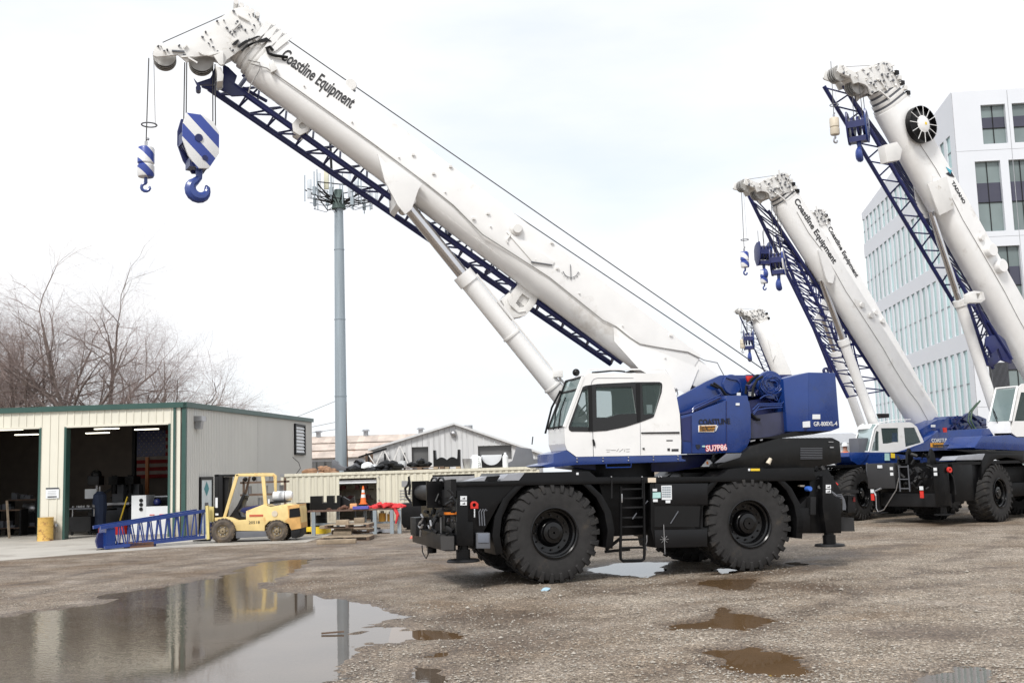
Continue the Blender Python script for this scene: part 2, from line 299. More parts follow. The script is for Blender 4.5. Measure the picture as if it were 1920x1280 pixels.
def water(name,mud,rip,tr=.25):
    m=bpy.data.materials.new(name);m.use_nodes=True;nt=m.node_tree;N=nt.nodes.new;L=nt.links.new;b=nt.nodes['Principled BSDF'];tc=N('ShaderNodeTexCoord')
    b.inputs['Roughness'].default_value=.015;b.inputs['IOR'].default_value=1.6;b.inputs['Specular IOR Level'].default_value=.8
    n1=N('ShaderNodeTexNoise');n1.inputs['Scale'].default_value=.8;n1.inputs['Detail'].default_value=6;L(tc.outputs['Object'],n1.inputs[0])
    r=N('ShaderNodeValToRGB');r.color_ramp.elements[0].color=(*[c*.6 for c in mud],1);r.color_ramp.elements[1].color=(*[c*1.5 for c in mud],1);L(n1.outputs[0],r.inputs[0]);L(r.outputs[0],b.inputs['Base Color'])
    mp=N('ShaderNodeMapping');mp.inputs['Scale'].default_value=(1,1.8,1);mp.inputs['Rotation'].default_value=(0,0,.5);L(tc.outputs['Object'],mp.inputs[0])
    n2=N('ShaderNodeTexNoise');n2.inputs['Scale'].default_value=11;n2.inputs['Detail'].default_value=3;L(mp.outputs[0],n2.inputs[0])
    # wind only ruffles the open left part
    sx=N('ShaderNodeSeparateXYZ');L(tc.outputs['Object'],sx.inputs[0]);n4=N('ShaderNodeTexNoise');n4.inputs['Scale'].default_value=.5;L(tc.outputs['Object'],n4.inputs[0])
    ad=N('ShaderNodeMath');ad.operation='MULTIPLY_ADD';L(n4.outputs[0],ad.inputs[0]);ad.inputs[1].default_value=2.5;L(sx.outputs[0],ad.inputs[2])
    mr=N('ShaderNodeMapRange');mr.inputs[1].default_value=-2.6;mr.inputs[2].default_value=-6.2;mr.inputs[3].default_value=rip*.05;mr.inputs[4].default_value=rip;L(ad.outputs[0],mr.inputs[0])
    bp=N('ShaderNodeBump');bp.inputs['Distance'].default_value=.01;L(mr.outputs[0],bp.inputs['Strength']);L(n2.outputs[0],bp.inputs['Height']);L(bp.outputs[0],b.inputs['Normal'])
    t=N('ShaderNodeBsdfTransparent');t.inputs[0].default_value=(.55,.48,.4,1);ms=N('ShaderNodeMixShader');ms.inputs[0].default_value=1-tr;L(t.outputs[0],ms.inputs[1]);L(b.outputs[0],ms.inputs[2]);L(ms.outputs[0],nt.nodes['Material Output'].inputs[0])
    return m
M['gravel']=gravel();M['water']=water('puddle_water',(.13,.10,.075),.5);M['waterb']=water('brown_puddle_water',(.17,.105,.055),.05,.2)
#@@GROUND
# ---------------------------------------------------------------- ground, puddles, apron
PUD=[([(-60,1158),(0,1157),(65,1145),(120,1140),(195,1130),(197,1112),(280,1102),(320,1100),(380,1082),(435,1070),(480,1055),(545,1047),(600,1045),(560,1062),(525,1080),(500,1092),(485,1100),(575,1112),(650,1125),(700,1135),(745,1155),(700,1167),(695,1175),(750,1172),(760,1180),(765,1200),(710,1207),(665,1225),(650,1240),(620,1255),(640,1267),(590,1275),(590,1330),(-60,1330)],0),
 ([(757,1178),(790,1177),(835,1185),(855,1193),(800,1197),(757,1196)],1),([(810,1218),(850,1216),(845,1230),(805,1231)],1),
 ([(745,1290),(775,1255),(800,1247),(830,1247),(825,1262),(805,1290)],0),
 ([(1105,1066),(1150,1055),(1245,1051),(1252,1057),(1235,1062),(1237,1075),(1215,1079),(1110,1073)],0),
 ([(1335,1064),(1375,1063),(1370,1073),(1340,1075)],0),([(1490,1060),(1470,1056),(1500,1052),(1525,1056)],0),
 ([(1315,1092),(1330,1085),(1400,1083),(1420,1092),(1390,1104),(1340,1103)],1),
 ([(1255,1172),(1310,1162),(1340,1155),(1350,1138),(1375,1140),(1400,1150),(1435,1160),(1430,1170),(1400,1178),(1340,1176),(1290,1176)],1),
 ([(1340,1215),(1400,1210),(1450,1220),(1500,1228),(1512,1245),(1480,1262),(1420,1260),(1380,1245),(1345,1228)],1),
 ([(1735,1266),(1790,1247),(1830,1252),(1850,1295),(1730,1295)],0)]
def sdf(P,poly):
    d=np.full(len(P),1e9);ins=np.zeros(len(P),bool);n=len(poly)
    for i in range(n):
        a=np.array(poly[i]);b=np.array(poly[(i+1)%n]);e=b-a;w_=P-a;t=np.clip((w_@e)/(e@e),0,1);q=w_-t[:,None]*e;d=np.minimum(d,(q**2).sum(1))
        c=((a[1]<=P[:,1])&(b[1]>P[:,1]))|((b[1]<=P[:,1])&(a[1]>P[:,1]));xx=a[0]+(P[:,1]-a[1])/(b[1]-a[1]+1e-12)*e[0];ins^=c&(P[:,0]<xx)
    d=np.sqrt(d);return np.where(ins,-d,d)
def vnoise(P,sc,seed=0,octs=4):
    r=np.random.RandomState(seed);T=r.rand(256,256);o=np.zeros(len(P));am=1;tot=0
    for k in range(octs):
        q=P*sc+17.3*k;i=np.floor(q).astype(int);f=q-i;f=f*f*(3-2*f);x,y=i[:,0]&255,i[:,1]&255;x1,y1=(x+1)&255,(y+1)&255
        o+=am*((T[x,y]*(1-f[:,0])+T[x1,y]*f[:,0])*(1-f[:,1])+(T[x,y1]*(1-f[:,0])+T[x1,y1]*f[:,0])*f[:,1]);tot+=am;am*=.55;sc*=2.1
    return o/tot-.5
WPUD=[([gp(a,b)[:2] for a,b in p],k) for p,k in PUD]
APR=[gp(*p)[:2] for p in [(-300,1062),(0,1051),(120,1041),(300,1028),(450,1021),(575,1016)]]
APRON=APR+[(-6.5,48),(-40,48),(-40,31)]
def ground():
    xs=np.concatenate([[-500,-250,-120,-60,-35,-22,-17],np.arange(-14,14.5,.07),[17,22,35,60,120,250,500]])
    ys=[-60,-20,0,5,8];y=9.0
    while y<62: ys.append(y);y+=max(.045,.0042*y*y*.1)
    ys+=[80,120,200,400,900];ys=np.array(ys)
    X,Y=np.meshgrid(xs,ys);P=np.stack([X.ravel(),Y.ravel()],1)
    warp=P+np.stack([vnoise(P,1.9,1),vnoise(P,1.9,2)],1)*.62+np.stack([vnoise(P,7,3),vnoise(P,7,4)],1)*.2
    z=vnoise(P,5,5)*.012+vnoise(P,22,6,3)*.012;near=np.abs(P[:,0])<14.3;wet=np.zeros(len(P))
    D=np.full(len(P),1e9)
    for poly,k in WPUD: D=np.minimum(D,sdf(warp,poly))
    D=D+np.where(D<.1,np.clip(vnoise(P,.9,50,5)*2.2-.12,0,1.2)*(P[:,1]>11.3)*(P[:,0]<-.8),0)
    dep=np.clip(-D/.16,-1,1);z+=np.where(D<.16,-.028*(dep*.5+.5)*1.5,0)
    z[~near]=0;wet=np.clip(1-(D+.0)/.45+vnoise(P,3,9)*.9,0,1)
    dmp=vnoise(P,.38,12,6)*4.6-.18;wet=np.clip(np.maximum(wet,np.clip(dmp,0,.9)),0,1)
    for pts_ in [[(0,1125),(250,1075),(560,1028),(700,1010)],[(0,1100),(260,1058),(540,1022)],[(640,1280),(760,1180),(1000,1120),(1300,1105),(1920,1060)],[(900,1280),(1050,1180),(1300,1130),(1900,1085)],[(1200,1280),(1500,1150),(1920,1000)],[(400,1060),(800,1050),(960,1075)],[(560,1090),(760,1080),(900,1095)]]:
        for i in range(len(pts_)-1):
            A_,B_=np.array(gp(*pts_[i])[:2]),np.array(gp(*pts_[i+1])[:2]);e_=B_-A_;t_=np.clip(((warp-A_)@e_)/(e_@e_),0,1);dd=np.sqrt((((warp-A_)-t_[:,None]*e_)**2).sum(1))
            tr_=np.clip(1.25-dd/.28,0,1);z-=tr_*.006*(D>.2);wet=np.maximum(wet,tr_*np.clip(.55+vnoise(P,1.1,40)*1.6,0,.9))
    # ruts where tyres stood
    for (x0,y0,x1,y1,wd) in [(*gp(1100,1110)[:2],*gp(1560,1062)[:2],.5),(*gp(870,1070)[:2],*gp(1120,1100)[:2],.45),(*gp(1500,1050)[:2],*gp(1700,1020)[:2],.5),(*gp(1690,975)[:2],*gp(1800,982)[:2],.8)]:
        s=sdf(warp,[(x0,y0-wd*.5),(x1,y1-wd*.5),(x1,y1+wd*.5),(x0,y0+wd*.5)]);wet=np.maximum(wet,np.clip(.9-(s+.1)/.5,0,.9))
    pack=np.clip((-P[:,0]+.3*(P[:,1]-16)-.5)/3,0,1)*np.clip((P[:,1]-11)/4,0,1)+vnoise(P,.7,20)*.6
    nx,ny=len(xs),len(ys);idx=np.arange(nx*ny).reshape(ny,nx)
    fs=np.stack([idx[:-1,:-1].ravel(),idx[:-1,1:].ravel(),idx[1:,1:].ravel(),idx[1:,:-1].ravel()],1)
    me=bpy.data.meshes.new('ground');me.vertices.add(len(P));me.vertices.foreach_set('co',np.column_stack([P,z]).ravel())
    me.loops.add(fs.size);me.loops.foreach_set('vertex_index',fs.ravel());me.polygons.add(len(fs));me.polygons.foreach_set('loop_start',np.arange(0,fs.size,4));me.polygons.foreach_set('loop_total',np.full(len(fs),4))
    me.update(calc_edges=True);me.polygons.foreach_set('use_smooth',[True]*len(fs))
    for n,v in(('wet',wet),('pack',np.clip(pack,0,1))): a=me.attributes.new(n,'FLOAT','POINT');a.data.foreach_set('value',v.astype(np.float32))
    me.materials.append(M['gravel']);tag(link('ground',me),kind='structure')
    return
ground()
for i_,(poly,k) in enumerate(WPUD):
    if i_==0: lo,hi=np.min(poly,0)-.4,np.max(poly,0)+.4;pts=[(lo[0],lo[1]),(hi[0],lo[1]),(hi[0],hi[1]),(lo[0],hi[1])]
    else: c=np.mean(poly,0);pts=[(float(x+(x-c[0])*.22+.12*np.sign(x-c[0])),float(y+(y-c[1])*.22+.15*np.sign(y-c[1]))) for x,y in poly]
    z_=-.0175+.0007*(i_>0)+.00005*i_;m=MB();m.add([(x,y,z_) for x,y in pts],[tuple(range(len(pts)))]);tag(m.build('puddle',M['waterb' if k else 'water']),kind='structure')
m=MB();m.prism(APRON,0,1);m.v=[(x,z,.011 if y<.5 else -.02) for x,y,z in m.v];tag(m.build('concrete_apron',M['conc']),kind='structure')
# loose stones
def stones():
    r=np.random.RandomState(3);n=24000;y=9.2+(r.rand(n)**1.9)*13;x=(r.rand(n)-.5)*(y*1.04);P=np.stack([x,y],1)
    D=np.full(n,1e9)
    for poly,k in WPUD: D=np.minimum(D,sdf(P,poly))
    keep=(D>.10)&((vnoise(P,.9,30)>-.10)|(r.rand(n)<.25));P=P[keep];n=len(P)
    s=.007+.014*r.rand(n)**2.2;big=r.rand(n)<.02;s[big]*=1.9
    base=np.array([(1,0,0),(-1,0,0),(0,1,0),(0,-1,0),(0,0,1),(0,0,-1)],float);f=np.array([(0,2,4),(2,1,4),(1,3,4),(3,0,4),(2,0,5),(1,2,5),(3,1,5),(0,3,5)])
    th=r.rand(n)*6.28;v=base[None]*(s[:,None,None]*(.7+.6*r.rand(n,6,1)));v[:,:,2]*=.6
    vx=v[:,:,0]*np.cos(th)[:,None]-v[:,:,1]*np.sin(th)[:,None];vy=v[:,:,0]*np.sin(th)[:,None]+v[:,:,1]*np.cos(th)[:,None]
    V3=np.stack([vx+P[:,0:1],vy+P[:,1:2],v[:,:,2]+.004+s[:,None]*.2],2).reshape(-1,3);F3=(f[None]+np.arange(n)[:,None,None]*6).reshape(-1,3)
    me=bpy.data.meshes.new('loose_gravel');me.from_pydata(V3.tolist(),[],F3.tolist());me.materials.append(M['stone']);tag(link('loose_gravel',me),'scattered small tan and grey stones on the yard','gravel',kind='stuff')
stones()
#@@SHOP
# ---------------------------------------------------------------- workshop building
SH=Fr(gp(345,1005.5),-3);SHZ=5.0
r=root('workshop_building','cream metal workshop with green roof trim and two open bay doors','building',SH)
def sx(px,py,y=0): return SH.q(px,py,y)
xD0,xD1=sx(122,900)[0],sx(318,900)[0];xE1=sx(75,900)[0];xE0=xE1-4.3;zD=sx(220,797)[2];zR=sx(300,765)[2];XL=-16.5;LEN=20
def strips(x0,x1,z0,z1,w_=.30):    # vertical cladding panels, each with a raised rib
    k=round((x1-x0)/w_)
    for i in range(max(1,k)):
        a=x0+(x1-x0)*i/max(1,k);b=x0+(x1-x0)*(i+1)/max(1,k);m=MB();m.box(a+.006,b-.006,-.02,.04,z0,z1).box(a+.006,a+.045,-.045,-.018,z0,z1);m.build('wall_panel',M['cream'],r)
strips(xD1,-.16,0,zR);strips(xE1,xD0,0,zR);strips(xD0,xD1,zD,zR);strips(xE0,xE1,zD,zR);strips(XL,xE0,0,zR)
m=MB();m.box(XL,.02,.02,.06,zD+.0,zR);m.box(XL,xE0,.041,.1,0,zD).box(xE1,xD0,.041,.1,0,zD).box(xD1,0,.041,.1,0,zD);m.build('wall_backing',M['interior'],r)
for xx in(xD0,xD1,xE1): MB().box(xx-.05,xx+.04,-.05,.3,0,zD).build('door_jamb',M['green'],r)
MB().box(xD0,xD1,-.05,.25,zD-.03,zD+.05).build('door_header',M['cream'],r);MB().box(xE0,xE1,-.05,.25,zD-.03,zD+.05).build('door_header',M['cream'],r)
MB().box(-.42,-.33,-.09,-.046,0,zR).build('downpipe',M['green'],r);MB().box(-.1,.05,-.05,.1,0,zR).build('corner_trim',M['green'],r)
z2=zR+.3
m=MB();n=100
for i in range(n):
    y=.1+(LEN-.1)*i/n;m.add([(.0,y,0),(.0,y+.13,0),(.03,y+.15,0),(.03,y+.2,0),(0,y,zR+.3*i/n),(0,y+.13,zR+.3*i/n),(.03,y+.15,zR+.3*i/n),(.03,y+.2,zR+.3*(i+1)/n)],[(0,1,5,4),(1,2,6,5),(2,3,7,6)])
m.build('side_wall',M['sidegrey'],r)
m=MB();m.box(XL-.1,.1,-.12,.02,zR,zR+.2);m.build('roof_trim',M['green'],r)
m=MB();m.add([(.12,-.12,zR),(.12,LEN+.1,z2),(.12,LEN+.1,z2+.2),(.12,-.12,zR+.2),(-.02,-.12,zR),(-.02,LEN+.1,z2),(-.02,LEN+.1,z2+.2),(-.02,-.12,zR+.2)],[(0,1,2,3),(7,6,5,4),(0,4,5,1),(3,2,6,7),(0,3,7,4),(1,5,6,2)]);m.build('side_roof_trim',M['green'],r)
m=MB();m.add([(XL,0,zR+.17),(0,0,zR+.17),(0,LEN,z2+.17),(XL,LEN,z2+.17),(XL,0,zR+.05),(0,0,zR+.05),(0,LEN,z2+.05),(XL,LEN,z2+.05)],[(0,1,2,3),(7,6,5,4)]);m.build('roof',M['dark'],r)
MB().box(XL,-.03,.1,LEN-.1,-.02,.016).build('floor_slab',M['conc'],r)
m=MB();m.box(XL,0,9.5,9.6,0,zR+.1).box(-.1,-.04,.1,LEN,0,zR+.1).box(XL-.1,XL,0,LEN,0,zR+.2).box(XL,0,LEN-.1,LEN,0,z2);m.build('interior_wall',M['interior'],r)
for xx in(-13,-9.6,-5.9,-2.8): MB().box(xx,xx+.14,9.2,9.48,0,zR).build('steel_column',M['dark'],r)
for (a,b,yy) in [(20,865-60,3),(50,814,5),(200,801,3),(183,811,5),(275,804,4)]:
    p=SH.q(a,max(b,803),yy);MB().box(p[0]-.5,p[0]+.5,yy-.08,yy+.08,p[2]-.03,p[2]+.01).build('ceiling_light',M['tube'],r)
# door, louvre, lamp on the side wall
def side(px,py): p=SH.qx(px,py,0);return p[1],p[2]
y0,_=side(374,900);y1,_=side(394,900);zt=side(384,899)[1];zt=min(zt,2.3)
d=MB().box(.03,.07,y0,y1,0,zt).build('side_door',pm('pale_door',(.62,.68,.70),.4),r)
m=MB();m.box(.03,.10,y0-.12,y0,0,zt+.12).box(.03,.10,y1,y1+.12,0,zt+.12).box(.03,.10,y0,y1,zt,zt+.12);m.build('door_frame',M['dark'],r)
ym=(y0+y1)/2;MB().add([(.075,ym-.3,1.75),(.075,ym,1.45),(.075,ym+.3,1.75),(.075,ym,2.05)],[(0,1,2,3)]).build('diamond_sign',pm('teal_sign',(.05,.25,.28)),d)
MB().box(.071,.08,ym-.2,ym+.2,.85,1.2).build('notice',M['midgrey'],d)
y0,zb=side(552,854);y1,zt=side(568,800);zb=side(560,849)[1]
fl=MB().box(.03,.12,y0-.15,y1+.15,zb-.1,zb).box(.03,.12,y0-.15,y1+.15,zt,zt+.1).box(.03,.12,y0-.15,y0,zb,zt).box(.03,.12,y1,y1+.15,zb,zt).build('louvre_window',M['dark'],r)
for i in range(8): z=zb+(zt-zb)*i/8;MB().add([(.10,y0,z+.02),(.10,y1,z+.02),(.04,y1,z+(zt-zb)/9),(.04,y0,z+(zt-zb)/9)],[(0,1,2,3)]).build('louvre_slat',M['paper'],fl)
y0,z0=side(366,785);MB().box(.04,.35,y0-.25,y0+.25,z0-.1,z0+.1).prism([(.05,z0-.4),(.25,z0-.4),(.3,z0-.1),(.05,z0-.1)],y0-.15,y0+.15).build('wall_lamp',M['steel'],r)
# notice on the pier between the bays
a=SH.q(86,934,-.05);b=SH.q(111,913,-.05)
sg=root('wall_sign','small white notice with black lines on the pier between the bay doors','sign',SH.sub((a[0],-.06,a[2])))
W_,H_=b[0]-a[0],b[2]-a[2];MB().box(0,W_,-.01,.0,0,H_).build('sign_board',M['paper'],sg)
m=MB();m.box(0,W_,-.014,-.011,H_*.84,H_*.98).box(W_*.15,W_*.85,-.014,-.011,H_*.08,H_*.2)
for k in range(3): m.box(W_*.15,W_*.8,-.014,-.011,H_*(.35+k*.14),H_*(.37+k*.14))
m.build('sign_print',M['text'],sg)
FRD=pm('flag_red',(.20,.012,.014),.9);FWH=pm('flag_white',(.26,.22,.20),.9)
# things inside the bays
def shopfr(px,py,y): p=SH.q(px,py,y);return SH.sub((p[0],y,.016))
f=shopfr(290,940,2.2)
t=root('machine_cabinet','white machine cabinet with three round black ports, right side of the open bay','machine',f)
m=MB();m.box(-.95,-.35,0,.9,0,1.55).box(-.35,.8,0,.9,0,1.1).box(-.35,.8,.8,.9,1.1,1.5);m.build('cabinet',M['paper'],t,.01)
MB().box(-.35,.75,.05,.79,1.1,1.12).box(-.3,.7,.7,.79,1.12,1.45).build('dark_bay',M['blackplastic'],t)
for z in(1.35,1.18,1.0): MB().cyl((-.55,-.03,z),(-.55,0,z),.075).build('port',M['blackplastic'],t)
MB().box(-.2,0,-.02,0,.75,.78).box(.2,.4,-.02,0,.75,.78).build('handle',M['red'],t)
MB().ball((0,.3,1.25),.16,8).build('motor_cover',M['navy'],t)
f=shopfr(176,935,4.5);t=root('drill_press','upright drill press with dark head and white control box, left of the open bay','machine',f)
MB().box(-.25,.25,0,.6,0,.9).build('pedestal',M['dark'],t);MB().cyl((0,.3,.9),(0,.3,2.2),.09).build('column',M['steel'],t);MB().box(-.25,.25,-.1,.45,2.0,2.4).ball((.05,.1,2.45),.22,8).build('head',M['blackplastic'],t,.03);MB().box(-.28,.22,-.25,-.05,1.45,1.85).build('control_box',M['paper'],t);MB().box(-.7,.7,-.1,.7,.93,1.0).build('table',M['dark'],t)
f=shopfr(187,940,3.4);t=root('hanging_coveralls','dark blue coveralls draped over a stand in the open bay','clothing',f)
MB().lathe([(.12,1.75),(.26,1.6),(.3,1.1),(.25,.7),(.28,.25),(.14,.1)],(0,0,0),'z',10).build('cloth',M['denim'],t);MB().cyl((0,0,0),(0,0,1.95),.03).build('stand',M['steel'],t)
for (px,yy,lab) in [(215,6,'grey milling machine with angled arm at the back of the bay'),(245,6.5,'dark upright milling machine behind the red boxes')]:
    f=shopfr(px,930,yy);t=root('milling_machine',lab,'machine',f)
    MB().box(-.4,.4,0,.8,0,1.0).box(-.25,.25,.3,.8,1,2.0).build('body',M['midgrey'],t,.03);MB().box(-.2,.2,-.2,.6,2.0,2.35).cyl((0,-.05,1.6),(0,-.05,2.4),.12).build('spindle_head',M['dark'],t);MB().box(-.75,.75,-.25,.3,1.12,1.22).build('machine_table',M['steel'],t);MB().bar((-.9,0,1.4),(-.1,.2,1.9),.1).build('arm',M['dark'],t)
f=shopfr(150,965,2.8);t=root('tool_cart','dark wheeled tool cart with parts on its tray beside the green door jamb','cart',f)
MB().box(-.45,.45,0,.6,.15,.75).build('cabinet',M['dark'],t);MB().box(-.5,.5,-.05,.65,1.05,1.1).build('tray',M['midgrey'],t)
for i in(-1,1): MB().cyl((i*.38,.1,.06),(i*.38,.16,.06),.06).build('caster',M['blackplastic'],t);MB().cyl((i*.45,.3,.75),(i*.45,.3,1.05),.03).build('post',M['steel'],t)
m=MB()
for i in range(9): m.ball((-.4+.1*i,.1+random.random()*.4,1.15),.05+.03*random.random(),5)
m.build('loose_parts',M['steel'],t)['kind']='stuff'
for (px,w_,h,lab) in [(200,.7,.35,'red floor tool box beside the coveralls'),(222,.4,.5,'taller red tool box next to the milling machine')]:
    f=shopfr(px,985,2.5);t=root('tool_box',lab,'tool box',f,'red tool boxes in the bay');MB().box(-w_/2,w_/2,0,.4,0,h).build('case',M['red'],t,.02);MB().box(-.1,.1,.18,.22,h,h+.05).build('handle',M['blackplastic'],t)
f=shopfr(218,985,3.2);tag(place(MB().bar((0,0,0),(.45,0,1.5),.05).box(-.2,.1,-.1,.1,0,.12).build('broom',M['yellowb']),f),'yellow handled broom leaning behind the red tool boxes','broom')
f=shopfr(276,900,8.2);t=root('support_post','orange painted post in front of the hanging flag','post',f);MB().box(-.07,.07,-.07,.07,0,3.2).build('post',pm('orange_post',(.45,.16,.05)),t)
p0=SH.q(257,808,9.0);p1=SH.q(376,893,9.0)
fl=root('hanging_flag','large stars and stripes flag hung on the rear wall inside the bay','flag',SH.sub((p0[0],9.0,p1[2])));W_,H_=p1[0]-p0[0],p0[2]-p1[2]
for k in range(13):
    if k<7: MB().box(W_*.45,W_,0,.01,H_*(1-(k+1)/13),H_*(1-k/13)-.003).build('stripe',FRD if k%2==0 else FWH,fl)
    else: MB().box(0,W_,0,.01,H_*(1-(k+1)/13),H_*(1-k/13)-.003).build('stripe',FRD if k%2==0 else FWH,fl)
ca=MB().box(0,W_*.45,0,.01,H_*(6/13),H_).build('canton',M['navy'],fl)
m=MB()
for i in range(9):
    for j in range(6 if i%2==0 else 5):
        cx=W_*.45*((j+.5+(0 if i%2==0 else .5))/6);cz=H_*(6/13)+H_*(7/13)*(i+.5)/9;q=[]
        for k in range(10): rr=.05 if k%2==0 else .02;q.append((cx+rr*math.sin(k*math.pi/5),cz+rr*math.cos(k*math.pi/5)))
        m.prism(q,-.006,-.002)
o=m.build('stars',FWH,ca);o['kind']='stuff'
for (px,yy,w_,h,lab) in [(12,4,1.2,1.1,'dark workbench inside the left bay'),(40,5,1.3,1.5,'tall dark shelf stacked inside the left bay')]:
    f=shopfr(px,960,yy);t=root('workbench',lab,'workbench',f);MB().box(-w_/2,w_/2,0,.6,h-.06,h).box(-w_/2,w_/2,0,.6,.3,.34).build('shelf_boards',M['wooddk'],t)
    for i in(-1,1):MB().box(i*w_/2-.04,i*w_/2+.04,0,.6,0,h).build('leg',M['dark'],t)
    m=MB()
    for i in range(10): a_,b_=random.uniform(-w_/2,w_/2-.2),random.choice((h,.34));m.box(a_,a_+random.uniform(.08,.25),.1,.4,b_,b_+random.uniform(.08,.3))
    m.build('clutter',M['midgrey'],t)['kind']='stuff'
f=shopfr(57,940,5.2);t=root('engine_part','bare metal engine on a stand at the right of the left bay','engine',f);MB().box(-.2,.2,0,.4,0,.9).build('stand',M['dark'],t);MB().ball((0,.2,1.1),.28,7,(1.2,1,.8)).cyl((-.4,.2,1.2),(.4,.2,1.2),.1).build('block',M['steel'],t)
f=shopfr(18,985,2);tag(place(MB().bar((0,0,0),(-.25,.2,1.5),.07).build('wood_plank',M['wood']),f),'plank leaning in the left bay','plank')
# barrel
f=SH.sub((SH.q(85,1000,-.42)[0],-.42,0));t=root('steel_drum','rusty yellow steel drum standing at the pier of the workshop','drum',f)
MB().lathe([(.27,0),(.29,.01),(.285,.03),(.28,.29),(.292,.30),(.28,.31),(.28,.58),(.292,.59),(.28,.60),(.28,.86),(.29,.88),(.27,.88),(.265,.86)],(0,0,0),'z',28).build('barrel',M['drum'],t);MB().cyl((0,0,.84),(0,0,.86),.266,n=28).build('lid',M['wooddk'],t)
f=SH.sub((SH.q(106,980,-.1)[0],-.46,0));tag(place(MB().ball((0,.3,.55),.09,6).box(-.03,.03,.3,.34,.3,.55).build('hose_valve',M['steel']),f),'small pipe valve on the wall beside the yellow drum','valve')
#@@YARD
# ---------------------------------------------------------------- container and roof clutter
CF=Fr(gp(527,986),-1);cw=CF.q(1012,900)[0];cz=CF.q(700,883)[2];print('container',cw,cz,CF.o)
r=root('shipping_container','long cream shipping container with two roll-up doors in its side','container',CF)
dx=[CF.q(p,900)[0] for p in(636,706,811,890)];zt,zt2=CF.q(670,896)[2],CF.q(850,889)[2];zc=CF.q(670,903)[2]
def corr(x0,x1,z0,z1,p=.28):
    n=max(1,round((x1-x0)/p))
    for i in range(n):
        a=x0+(x1-x0)*i/n;w_=(x1-x0)/n;m=MB();m.add([(a+k*w_,yy,z) for z in(z0,z1) for k,yy in((0,0),(.35,0),(.5,.035),(.85,.035),(1,0))],[(0,1,6,5),(1,2,7,6),(2,3,8,7),(3,4,9,8)])
        m.build('wall_panel',M['contm'],r)
corr(.12,dx[0],.15,cz-.12);corr(dx[1],dx[2],.15,cz-.12);corr(dx[3],cw-.12,.15,cz-.12);corr(dx[0],dx[1],zt,cz-.12);corr(dx[2],dx[3],zt2,cz-.12)
m=MB();m.box(0,cw,-.03,.06,0,.15).box(0,cw,-.03,.06,cz-.12,cz).box(0,.12,-.03,.1,.15,cz-.12).box(cw-.12,cw,-.03,.1,.15,cz-.12);m.build('frame',M['contm'],r)
for x in(0,cw-.14):
    for z in(0,cz-.12): MB().box(x-.01,x+.15,-.05,.1,z,z+.125).build('corner_casting',M['steel'],r)
MB().box(0,cw,.06,2.4,cz-.05,cz-.02).build('container_roof',M['contm'],r);MB().box(0,cw,.06,2.4,.1,.15).build('container_floor',M['wooddk'],r)
MB().box(0,cw,2.36,2.4,.15,cz).box(0,.03,.1,2.36,.15,cz-.05).box(cw-.03,cw,.1,2.36,.15,cz-.05).build('back_wall',M['contm'],r)
m=MB();[m.box(dx[0],dx[1],-.02,.03,zc+.09*k,zc+.09*k+.08) for k in range(max(1,int((zt-zc)/.09)))];m.build('roller_door',M['steel'],r)
MB().box(dx[0],dx[1],-.04,.05,zc-.06,zc).build('door_bar',M['paper'],r)
k=0;z=.15
while z<zt2-.1: MB().box(dx[2],dx[3],-.02,.02,z,z+.19).build('roller_slat',M['steel'],r);z+=.2
for i in range(3): MB().cyl((dx[1]+.1+i*0,-.05,1+.5*i),(dx[1]+.1,0,1+.5*i),.03,n=8).build('bolt',M['steel'],r)
m=MB();[m.box(dx[1]+1.0,dx[1]+1.6,-.012,-.004,1.0+.12*k,1.04+.12*k) for k in range(4)];m.box(dx[1]+1.1,dx[1]+1.5,-.012,-.004,1.55,1.8);m.build('faint_stencil',M['steel'],r)
def onroof(px,y=.8): p=CF.q(px,880,y);return CF.sub((p[0],y,cz-.02))
def rt_(name,label,cat,px,y=.8,group=None): return root(name,label,cat,onroof(px,y),group)
def heap(n,w_,d,h,seed,mat,s=.2):
    rr=random.Random(seed);m=MB()
    for i in range(n):
        x=rr.uniform(-w_,w_);m.ball((x,rr.uniform(-d,d),rr.uniform(0,h)*(1-abs(x)/w_*.7)),s*rr.uniform(.6,1.3),5,(rr.uniform(.8,1.6),1,rr.uniform(.4,.8)))
    for i,v in enumerate(m.v): k=mnoise.noise(Vector(v)*7);m.v[i]=(v[0]+k*.07,v[1]+k*.05,max(0,v[2]+k*.07))
    return m
t=heap(14,.7,.3,.3,1,0,.2).build('folded_tarp',M['tarp']);tag(place(t,onroof(603)),'crumpled brown tarp heaped on the left end of the container','tarp')
t=rt_('steel_saddle','wide dark blue steel saddle with curved dip on the container, under the monopole','steel part','sx' and 645)
q=[(-.55,0),(.95,0),(.95,.25),(.75,.5),(.45,.35)]+[(.1+.42*math.cos(k),.45-.3*math.sin(k)) for k in np.linspace(.1,math.pi-.1,9)]+[(-.5,.48),(-.55,.45)]
MB().prism([(x,z+.1) for x,z in q],0,.4).build('saddle_plate',M['midgrey'],t,.01);MB().box(-.5,-.3,-.03,.4,0,.1).box(.0,.2,-.03,.4,0,.1).box(.6,.8,-.03,.4,0,.1).build('foot',M['dark'],t)
t=rt_('plastic_bag','white plastic sack slumped among black covers on the container','bag',694);heap(7,.3,.2,.4,3,0,.22).build('sack',M['paper'],t)
for px,w_,sd,lab in[(718,.5,5,'black tarpaulin bundle beside the white sack'),(733,.45,6,'pointed black tarpaulin bundle right of the white sack'),(676,.4,8,'low black cover bundle left of the white sack')]:
    t=heap(12,w_,.3,.42,sd,0,.22).build('tarpaulin_bundle',M['blackplastic']);tag(place(t,onroof(px)),lab,'tarpaulin','black tarpaulins on the container')
t=rt_('parts_pallet','flat pallet with black machine parts and white pail on the container','pallet',778)
